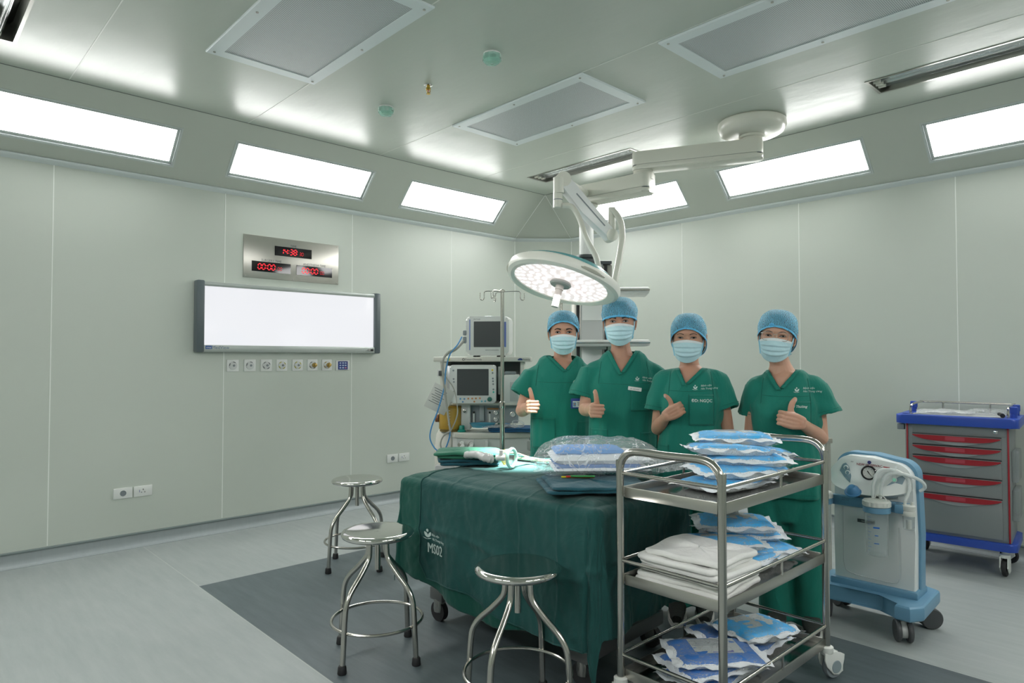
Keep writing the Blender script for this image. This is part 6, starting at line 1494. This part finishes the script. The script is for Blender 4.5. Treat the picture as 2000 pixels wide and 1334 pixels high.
    b = MB(); b.grid(lambda u, v: mk(u, v), 48, 44); mo_ = b.build('face_mask', maskm, t, thick=.0012, ang=2.5)
    b = MB(); b.grid(lambda u, v: mk(.02 + .96 * u, .0 + v * .11, .0012), 40, 4); b.build('mask_top', whitep, mo_)
    for s_ in (0, 1):
        b = MB(); b.tube([mk(abs(s_ - .01), v, .0005) for v in np.linspace(0, 1, 14)], (lambda q: (.0055, .0014)), seg=8, flat=X_); b.build('mask_binding', mask_edge, mo_)
        sg_ = 1 if s_ else -1
        b = MB(); b.tube([mk(s_, .02), Rm @ Vector((sg_ * .078, -.015, .002)), Rm @ Vector((sg_ * .084, .016, .018))] if cap.get('ties') else [mk(s_, .02), Rm @ Vector((sg_ * .077, -.012, -.006)), Rm @ Vector((sg_ * .082, .022, .006)), Rm @ Vector((sg_ * .078, .024, -.03)), mk(s_, .96)], (lambda q: (.0042, .0012)) if cap.get('ties') else .0013, smooth=5, seg=8); b.build('mask_tie', mask_edge, mo_)
        if cap.get('ties'):
            b = MB(); b.tube([mk(s_, .98), Rm @ Vector((sg_ * .070, .0, -.078)), Rm @ Vector((sg_ * .068, .03, -.082))], lambda q: (.0035, .0012), smooth=5, seg=8); b.build('mask_tie', mask_edge, mo_)
    # ---------------- scrub top
    b = MB(); T_ = top; zb = hemz; R = []
    zt_c = (pz(vneck[1][1]) + pz(vneck[2][1])) / 2; hv = (px_(vneck[2][0]) - px_(vneck[1][0])) / 2; zt_c = max(zt_c, zs + .06)
    nsec = [(zb, T_['wh'], .135), (zb + .10, T_['wh'] * .985, .132), ((zb + zs) / 2 - .02, T_['ww'], .125), (zs - .20, T_['wc'], .130), (zs - .12, T_['wc'] * 1.01, .130), (zs - .05, hwid * .93, .118), (zs - .005, hwid * .84, .100), (zs + .35 * (zt_c - zs), hwid * .74, .088), (zs + .7 * (zt_c - zs), hwid * .44 + hv * .46, .074), (zt_c - .010, hv + .014, .056)]
    xh, xc_ = T_.get('xh', xm), T_.get('xc', xm)
    def top_ring(z, hw_, hd, inset=0.0):
        f = min(1, max(0, (z - zb) / (zs - zb))); cxx = xh * (1 - f) + xm * f; out = []
        for i in range(72):
            a = 2 * PI * i / 72; x = (hw_ - inset) * math.copysign(abs(math.cos(a)) ** .80, math.cos(a)); y = .03 + (hd - inset) * math.copysign(abs(math.sin(a)) ** .85, math.sin(a))
            bust = 0
            if female and math.sin(a) < 0: bust = -.030 * math.exp(-((z - (zs - .155)) / .065) ** 2) * math.exp(-((abs(x) - .075) / .06) ** 2)
            if not female and math.sin(a) < 0: bust = -.014 * math.exp(-((z - (zb + .18)) / .16) ** 2) * math.exp(-(x / .12) ** 2)
            fl_ = (1 - f) ** 1.3; gath = .008 * fl_ * math.sin(a * 11 + cx) + .005 * fl_ * math.sin(a * 19 + 1)
            out.append(Vector((cxx + x * (1 + gath), y + bust + gath * .8, z)))
        return out
    Rr = [top_ring(z, w_, d_) for z, w_, d_ in nsec]
    dense = []
    for i in range(len(nsec) - 1):
        for k in range(3):
            f = k / 3; z, w_, d_ = [nsec[i][q] * (1 - f) + nsec[i + 1][q] * f for q in range(3)]; dense.append(top_ring(z, w_, d_))
    dense.append(Rr[-1])
    cav = [top_ring(zb + .07, nsec[0][1], nsec[0][2], .05), top_ring(zb + .07, nsec[0][1], nsec[0][2], .012), top_ring(zb, nsec[0][1], nsec[0][2], .010)]
    b.rings(cav + dense)
    for A in arms:
        S, E = A['S'], A['E']; H_ = p(*A['hem']); d = (H_ - S).normalized(); inn = S + Vector((-(S.x - xm) * .42, 0, .015))
        r0, r1 = A.get('r0', .068), A.get('r1', .082); u_ = Vector((0, 1, 0)); u_ = (u_ - d * u_.dot(d)).normalized(); v_ = d.cross(u_)
        tilt = A.get('tilt', 0.0)
        def sr(c, r, s2=1.0, tl=0.0): return [c + u_ * math.cos(a) * r * .92 + v_ * math.sin(a) * r * (1 + .05 * math.sin(a * 5 + cx)) + d * (math.sin(a) * tl) for a in [2 * PI * i / 32 for i in range(32)]]
        Lh = (H_ - S).length
        ringsS = [sr(inn, r0 * .80), sr(inn.lerp(S, .55), r0 * .95), sr(S, r0)] + [sr(S.lerp(H_, q), r0 + (r1 - r0) * q, 1, tilt * q) for q in (.2, .4, .6, .8, .93)] + [sr(H_, r1, 1, tilt), sr(H_, r1 - .014, 1, tilt), sr(S.lerp(H_, .86), r1 - .016, 1, tilt * .86), sr(S.lerp(H_, .82), .02)]
        b.rings(ringsS)
        A['seams'] = [sr(S.lerp(H_, .87), r0 + (r1 - r0) * .87 + .0012, 1, tilt * .87)]
        limb(b, [Vector((xm + (S.x - xm) * .30, .035, zs + .55 * (zt_c - zs) - .035)), Vector((xm + (S.x - xm) * .66, .035, (zs + S.z) / 2 + .16 * (zt_c - zs) - .01)), S + Vector((0, 0, -.012)), S.lerp(H_, .4)], [.055, .058, .064, .062], 20, 4)
    (vx, vy), (vlx, vly), (vrx, vry) = vneck
    V0, VL, VR = (px_(vx, -.1), pz(vy, -.1)), (px_(vlx, -.02), pz(vly, -.02)), (px_(vrx, -.02), pz(vry, -.02))
    def post(me2):
        bm = bmesh.new(); bm.from_mesh(me2)
        # wrinkles
        for v in bm.verts:
            c = v.co; n = v.normal
            f = min(1, max(0, (c.z - zb) / (zs - zb)))
            w1 = noise.noise(Vector((c.x * 9 + cx, c.y * 9, c.z * 3.0))) * .0075 - abs(noise.noise(Vector((c.x * 13 + cx, c.y * 10, c.z * 3.5 + .6 * noise.noise(c * 4))))) * .012 + .003; w2 = noise.noise(Vector((c.x * 26, c.y * 26 + cx, c.z * 8))) * .0022
            diag = math.sin((c.x * 1.0 + c.z * 1.6) * 38 + 3 * noise.noise(c * 5)) * .0022 * math.exp(-((c.z - (zs - .12)) / .12) ** 2) * min(1, abs(c.x - xm) / .12)
            v.co = c + n * (w1 * (1.15 - f * .6) + w2 + diag)
        # the V opening, cut clean along its two edges
        for (ax_, az_), sgn in ((VL, -1), (VR, 1)):
            e = Vector((ax_ - V0[0], 0, az_ - V0[1])); nrm_ = Vector((0, 1, 0)).cross(e).normalized()
            geo = [f for f in bm.faces if f.calc_center_median().y < .06 and f.calc_center_median().z > V0[1] - .03 and abs(f.calc_center_median().x - V0[0]) < .16]
            vs_ = {v for f in geo for v in f.verts}; es = {e_ for f in geo for e_ in f.edges}
            bmesh.ops.bisect_plane(bm, geom=list(vs_) + list(es) + geo, plane_co=Vector((V0[0], 0, V0[1])), plane_no=nrm_, dist=1e-5)
        dl = []
        for f in bm.faces:
            c = f.calc_center_median()
            if c.z < V0[1]: continue
            tl = V0[0] + (VL[0] - V0[0]) * (c.z - V0[1]) / (VL[1] - V0[1]); tr_ = V0[0] + (VR[0] - V0[0]) * (c.z - V0[1]) / (VR[1] - V0[1])
            if tl < c.x < tr_ and c.y < .075: dl.append(f)
            elif c.z > zt_c - .06 and math.hypot((c.x - (VL[0] + VR[0]) / 2) / max(.5, hv / .058), (c.y - .032)) < .054: dl.append(f)
        bmesh.ops.delete(bm, geom=dl, context='FACES'); bm.to_mesh(me2); bm.free()
    tp_ = remesh(b, 'scrub_top', .0068, scrub, t, 4, post)
    tv = BVHTree.FromPolygons([v.co for v in tp_.data.vertices], [tuple(q.vertices) for q in tp_.data.polygons])
    def pf(x, z, off=.003):
        h = tv.ray_cast(Vector((x, -.6, z)), Vector((0, 1, 0))); k_ = 0
        while (h[0] is None or h[0].y > .06) and k_ < 14: k_ += 1; z -= .008; x += .004 * (1 if x < xm else -1) * 0; h = tv.ray_cast(Vector((x, -.6, z)), Vector((0, 1, 0)))
        y = h[0].y if h[0] is not None else -.05
        return Vector((x, y - off, z))
    def pfp(v): return pf(v.x, v.z, .0075)
    # V-neck facing, yoke seam, pockets
    b = MB()
    for (ax_, az_), sgn in ((VL, -1), (VR, 1)):
        def g(u, v, ax_=ax_, az_=az_, sgn=sgn):
            s0 = -.10 if sgn < 0 else .0; u2 = s0 + (1 - s0) * u; x = V0[0] + (ax_ - V0[0]) * u2 + sgn * v * .022; z = V0[1] + (az_ - V0[1]) * u2 - v * .004
            return pf(x, z, .0062 + (.002 if sgn < 0 else 0))
        b.grid(g, 24, 3)
    b.build('neck_facing', scrub, tp_, thick=.002)
    def seam(pts, r=.0013, m=scrub_seam, nm='seam'):
        b = MB(); P2 = catmull([Vector(q) for q in pts], 14); b.tube([pf(q.x, q.z, .0006) for q in P2], r, seg=6); return b.build(nm, m, tp_)
    for A in arms:
        for rg in A['seams']: b = MB(); b.tube(rg, .0013, seg=6, closed=True); b.build('seam', scrub_seam, tp_)
    zq = zb + .022; seam([(xm + hwid * q, 0, zq) for q in (-.86, -.5, 0, .5, .86)])
    for s_ in (-1, 1): seam([(xm + s_ * hwid * .66, 0, zs + .03), (xm + s_ * hwid * .70, 0, zs - .02), (xm + s_ * hwid * .74, 0, zs - .10)], .0018)
    if T_.get('yoke'): zy = pz(T_['yoke'], -.1); seam([(xm - hwid * .70, 0, zy), (xm, 0, zy - .004), (xm + hwid * .72, 0, zy)])
    for (x0, y0, x1, y1) in T_.get('pockets', []):
        xa, xb, za, zb2 = px_(x0, -.1), px_(x1, -.1), pz(y0, -.1), pz(y1, -.1)
        b = MB(); b.grid(lambda u, v: pf(xa + (xb - xa) * u, za + (zb2 - za) * v - .012 * (v > .99) * 0 , .0035), 16, 16); pk = b.build('pocket', scrub, tp_, thick=.0015)
        b = MB(); b.tube([pf(xa + (xb - xa) * u, za - .010, .0055) for u in np.linspace(0, 1, 16)], .0009, seg=6); b.tube([pf(xa, za + (zb2 - za) * u, .004) for u in np.linspace(0, 1, 16)] + [pf(xa + (xb - xa) * u, zb2, .004) for u in np.linspace(0, 1, 16)] + [pf(xb, zb2 + (za - zb2) * u, .004) for u in np.linspace(0, 1, 16)], .0013, seg=6); b.build('stitching', scrub_seam, pk)
    # emblem and lettering on the chest
    if T_.get('logo'):
        lx, lz = px_(T_['logo'][0], -.1), pz(T_['logo'][1], -.1)
        b = MB(); logo(b.bm, lambda x, y: pf(lx + x, lz + y), .032)
        b.build('chest_emblem', white_pr, tp_, smooth=False)
        b = MB(); MX = lambda x, z: basis((x, 0, z), (1, 0, 0), (0, 0, 1), (0, -1, 0))
        sl_ = T_['logo'][2] if len(T_['logo']) > 2 else 0
        text_bm(b.bm, 'Bệnh viện', .0135, MX(lx + .030, lz + .018) @ Matrix.Rotation(sl_, 4, 'Z'), align='LEFT', shear=.2, proj=pfp); text_bm(b.bm, 'Nhi Trung ương', .0135, MX(lx + .030, lz + .002) @ Matrix.Rotation(sl_, 4, 'Z'), align='LEFT', shear=.2, proj=pfp)
        for txt, tx, ty, sz, shr in T_.get('texts', []): text_bm(b.bm, txt, sz, MX(px_(tx, -.1), pz(ty, -.1)), align='CENTER', shear=shr, bold=.0004, proj=pfp)
        b.build('chest_lettering', white_pr, tp_, smooth=False)
    # ---------------- trousers
    b = MB()
    for Lg in legs:
        H_, Kn, F = Lg['H'], Lg['K'], Lg['F']; zc = Lg.get('cuff', .05)
        e_ = Vector((F.x, F.y, zc)); limb(b, [H_ + Vector((0, 0, .05)), H_ - Vector((0, 0, .12)), Kn, Kn.lerp(e_, .6), e_], [(.10, .10), (.105, .10), (.088, .085), (.082, .08), (.080, .088)], 28, 5, caps=False)
    b.rings([ring(hemz - .13, hwid * .70, .10), ring(hemz - .02, hwid * .78, .115), ring(hemz + .12, hwid * .74, .112)])
    def post2(me2):
        for v in me2.vertices:
            c = v.co; v.co = c + v.normal * (.008 * noise.noise(Vector((c.x * 11, c.y * 11 + cx, c.z * 2.2))) + .003 * noise.noise(Vector((c.x * 20, c.y * 20, c.z * 9))))
    remesh(b, 'trousers', .010, scrub, t, 3, post2)
    # ---------------- shoes
    for Lg in legs:
        F = Lg['F']; c = Vector((F.x, F.y - .055, 0)); b = MB(); R = []
        for q in np.linspace(0, 1, 15):
            y = .105 - q * .265; w_ = .036 + .011 * math.sin(PI * min(1, q * 1.15)) ** 2 - .012 * (q > .85) * (q - .85) / .15 - .014 * (q < .12) * (1 - q / .12); h = .088 - .055 * max(0, q - .28) ** .8 * 1.1 if q > .28 else .092
            h = max(.030, h); R.append([Vector((c.x + w_ * math.copysign(abs(math.cos(a)) ** .8, math.cos(a)), c.y + y, .022 + h * .5 + h * .5 * math.copysign(abs(math.sin(a)) ** .8, math.sin(a)))) for a in [2 * PI * i / 20 for i in range(20)]])
        b.rings(R); sh = b.build('shoe', mat('knit_shoe', (.035, .04, .036), .8, bump=.8, bscale=200), t, ang=1.2)
        b = MB(); P2 = [(c.x + (.050 + .006 * math.sin(a)) * math.cos(a) * (1 - .12 * (math.sin(a) > .5)), c.y - .028 + .142 * math.sin(a)) for a in np.linspace(0, 2 * PI, 41)[:-1]]
        b.prism(P2, .0, .028, bev=.006); b.build('sole', mat('sole_white', (.60, .61, .58), .6), sh)
    # thumb nails
    for A in arms:
        if A.get('thumb'):
            q, a_, t_, n_ = A['nail']; b = MB(); b.sph((0, 0, 0), .0062, 12, scale=(1, .35, 1.25)); bmesh.ops.transform(b.bm, matrix=basis(q - n_ * .0045, a_, n_, t_), verts=b.bm.verts); b.build('thumb_nail', mat('nail', (.62, .42, .36), .3), body)
    if extras: extras(t, Rm, pf, p, px_, pz, tp_, face_pt)
    return t

SK1, SK2, SK3, SK4 = (.54, .33, .23), (.50, .31, .215), (.50, .315, .22), (.55, .36, .26)
cam_fwd = (-.05, -1, .05)
def badge1(t, Rm, pf, p, px_, pz, tp_, face_pt):
    x, z = px_(1127, -.12), pz(788, -.12); o = pf(x, z, .008)
    b = MB(); b.prism(rrect(.078, .062, .004, 3, 0, 0), 0, .004, basis(o, (1, 0, 0), (0, 0, 1), (0, -1, 0)), bev=.001); k = b.build('badge_holder', mat('badge_holder_blue', (.02, .05, .28), .35), tp_)
    b = MB(); b.box(o + Vector((.004, -.0045, -.004)), (.062, .001, .038)); b.build('badge_card', white_p, k, smooth=False)
    b = MB(); b.box(o + Vector((-.016, -.0055, -.006)), (.018, .001, .024)); b.build('badge_photo', mat('photo_blue', (.15, .3, .5), .5), k, smooth=False)
    b = MB(); b.sph(o + Vector((-.016, -.006, -.004)), .005, 10, scale=(1, .2, 1.3)); b.build('badge_portrait', mat('portrait', (.45, .27, .2), .6), k)
    b = MB()
    for i in range(3): b.box(o + Vector((.014, -.0055, .006 - i * .008)), (.028 - i * .004, .001, .003))
    b.build('badge_print', ink, k, smooth=False)
    o = pf(px_(1124, -.12), pz(747, -.12), .006); b = MB(); b.cyl(o, o + Vector((0, -.004, 0)), .015, seg=24); b.build('badge_reel', mat('reel_pale', (.5, .56, .5), .4), tp_)
person('man in green scrubs on the far left giving a thumbs up, tight pale blue cap', 1095, 4.25, SK1, (1100, 650.5), .0, .02, .0, 1.10, (1098, 707), ((1030, 723), (1160, 721)),
       dict(hem=884, wh=.205, ww=.196, wc=.212, xh=.005, yoke=746, pockets=[(1037, 816, 1084, 876), (1128, 822, 1152, 870)], logo=(1131, 738, -.1)),
       [dict(shoulder=(1041, 733, .03), elbow=(1019, 802, -.02), wrist=(1031, 795, -.21), hem=(1016, 771, .0), thumb=True, a=(.10, -1, .10), up=(.0, .1, 1), side=1, r1=.074, tilt=-.01),
        dict(shoulder=(1150, 733, .03), elbow=(1166, 815, .06), wrist=(1162, 880, .0), hem=(1165, 785, .04))],
       [dict(s=-1, foot=1068), dict(s=1, foot=1124)], ((1104, 722), (1072, 691), (1128, 692)), dict(rim=.062, puff=.014, nape=-.045, ties=True, brow=1.55, side=.006), extras=badge1)
def badge2(t, Rm, pf, p, px_, pz, tp_, face_pt):
    o = pf(px_(1239.5, -.12), pz(759.5, -.12), .006); Mx = basis(o, (1, 0, -.14), (.14, 0, 1), (0, -1, 0))
    b = MB(); b.prism(rrect(.076, .021, .002, 2), 0, .003, Mx); k = b.build('name_tag', white_p, tp_, smooth=False)
    b = MB(); text_bm(b.bm, 'BS. VAN NAM', .008, Mx @ Matrix.Translation((0, -.002, .0034))); b.build('name_tag_print', ink, k, smooth=False)
person('tall man in green scrubs second from left giving a thumbs up, puffed blue net cap', 1215, 3.97, SK2, (1210.5, 629.5), .0, -.03, -.02, 1.12, (1213, 688), ((1152, 716), (1284, 716)),
       dict(hem=893, wh=.205, ww=.200, wc=.215, xh=.0, yoke=749, pockets=[(1152, 838, 1186, 895), (1250, 843, 1282, 895), (1232, 759, 1274, 802)], logo=(1244, 743, -.13)),
       [dict(shoulder=(1157, 726, .03), elbow=(1142, 800, -.03), wrist=(1155, 800, -.22), hem=(1134, 776, .0), thumb=True, a=(.12, -1, .0), up=(.05, .1, 1), side=1, r0=.074, r1=.078, tilt=-.012),
        dict(shoulder=(1280, 730, .03), elbow=(1292, 812, .06), wrist=(1286, 880, .0), hem=(1294, 785, .04), r0=.072)],
       [dict(s=-1, foot=1180), dict(s=1, foot=1262, y=-.02)], ((1213, 727), (1190, 682), (1243, 681)), dict(rim=.028, puff=.020, nape=-.03, brow=1.45, ties=True, side=.010), extras=badge2)
person('woman in green scrubs third from left, name lettering on chest pocket, thumbs up', 1348, 3.70, SK3, (1345, 661), .0, -.10, .02, 1.07, (1347, 716), ((1290, 738), (1407, 735)),
       dict(hem=905, wh=.185, ww=.158, wc=.178, xh=.0, yoke=763, pockets=[(1345, 770, 1393, 830), (1270, 870, 1304, 905), (1345, 874, 1404, 905)], logo=(1357, 760, .06), texts=[('ĐD: NGỌC', 1370, 782, .0215, 0)]),
       [dict(shoulder=(1296, 742, .03), elbow=(1283, 838, .02), wrist=(1301, 812, -.13), hem=(1282, 805, .01), thumb=True, a=(.72, -.35, .42), up=(-.40, 0, 1), side=1, r0=.060, r1=.074, tilt=.0),
        dict(shoulder=(1402, 742, .03), elbow=(1418, 838, .05), wrist=(1410, 905, .0), hem=(1417, 800, .0), r0=.062, r1=.076, tilt=-.012)],
       [dict(s=-1, foot=1320, y=-.03), dict(s=1, foot=1372)], ((1339, 749), (1327, 720), (1375, 714)), dict(rim=.048, puff=.015, nape=-.09, bun=.045, brow=.6, squint=1, knot=-.0, side=-.014), female=True, cap_kind=1)
def glasses(t, Rm, pf, p, px_, pz, tp_, face_pt):
    g_ = mat('glasses_rim', (.50, .47, .42), .2, .4); X = (Rm.to_3x3() @ Vector((1, 0, 0))).normalized()
    b = MB()
    for s_ in (-1, 1):
        pts = [Rm @ Vector((s_ * .033 + x, -.098 + .004 * abs(x * s_ + .02) * 10 * .1, -.003 + z)) for x, z in rrect(.050, .040, .013, 4)]
        b.tube(pts, .0011, closed=True, seg=6)
    b.tube([Rm @ Vector(q) for q in ((-.009, -.098, .004), (0, -.1, .007), (.009, -.098, .004))], .0011, smooth=4, seg=6)
    for s_ in (-1, 1): b.tube([Rm @ Vector(q) for q in ((s_ * .058, -.096, .010), (s_ * .071, -.06, .010), (s_ * .078, .0, .008), (s_ * .077, .02, -.002))], .0013, smooth=4, seg=6)
    gl = b.build('glasses', g_, t)
    for s_ in (-1, 1): b = MB(); b.prism(rrect(.049, .039, .012, 4), -.0004, .0004, Rm @ basis((s_ * .033, -.098, -.003), (1, 0, 0), (0, 0, 1), (0, -1, 0))); b.build('lens', mat('lens_glass', (1, 1, 1), .02, trans=1.0, ior=1.05, alpha=.12), gl)
person('woman in green scrubs on the far right wearing clear-rimmed glasses, thumbs up', 1535, 3.52, SK4, (1518, 657), .0, -.08, .10, 1.08, (1526, 716), ((1468, 752), (1598, 747)),
       dict(hem=966, wh=.185, ww=.160, wc=.176, xh=-.005, yoke=773, pockets=[(1538, 783, 1582, 838)], logo=(1555, 765, .0), texts=[('Hoài Thương', 1556, 793, .0165, .3)]),
       [dict(shoulder=(1590, 755, .03), elbow=(1600, 852, .03), wrist=(1562, 824, -.17), hem=(1610, 808, .02), thumb=True, a=(-.80, -.45, .22), up=(.12, .05, 1), side=-1, hs=1.1, r0=.062, r1=.082, tilt=.0),
        dict(shoulder=(1476, 757, .03), elbow=(1464, 850, .05), wrist=(1470, 925, .02), hem=(1464, 812, .07), r0=.062, r1=.066)],
       [dict(s=-1, foot=1512, cuff=.03), dict(s=1, foot=1578, cuff=.03)], ((1522, 758), (1500, 722), (1560, 716)), dict(rim=.046, puff=.016, nape=-.08, bun=.03, brow=.65, ties=True, squint=1, knot=-.02, side=-.004), female=True, cap_kind=1, extras=glasses)
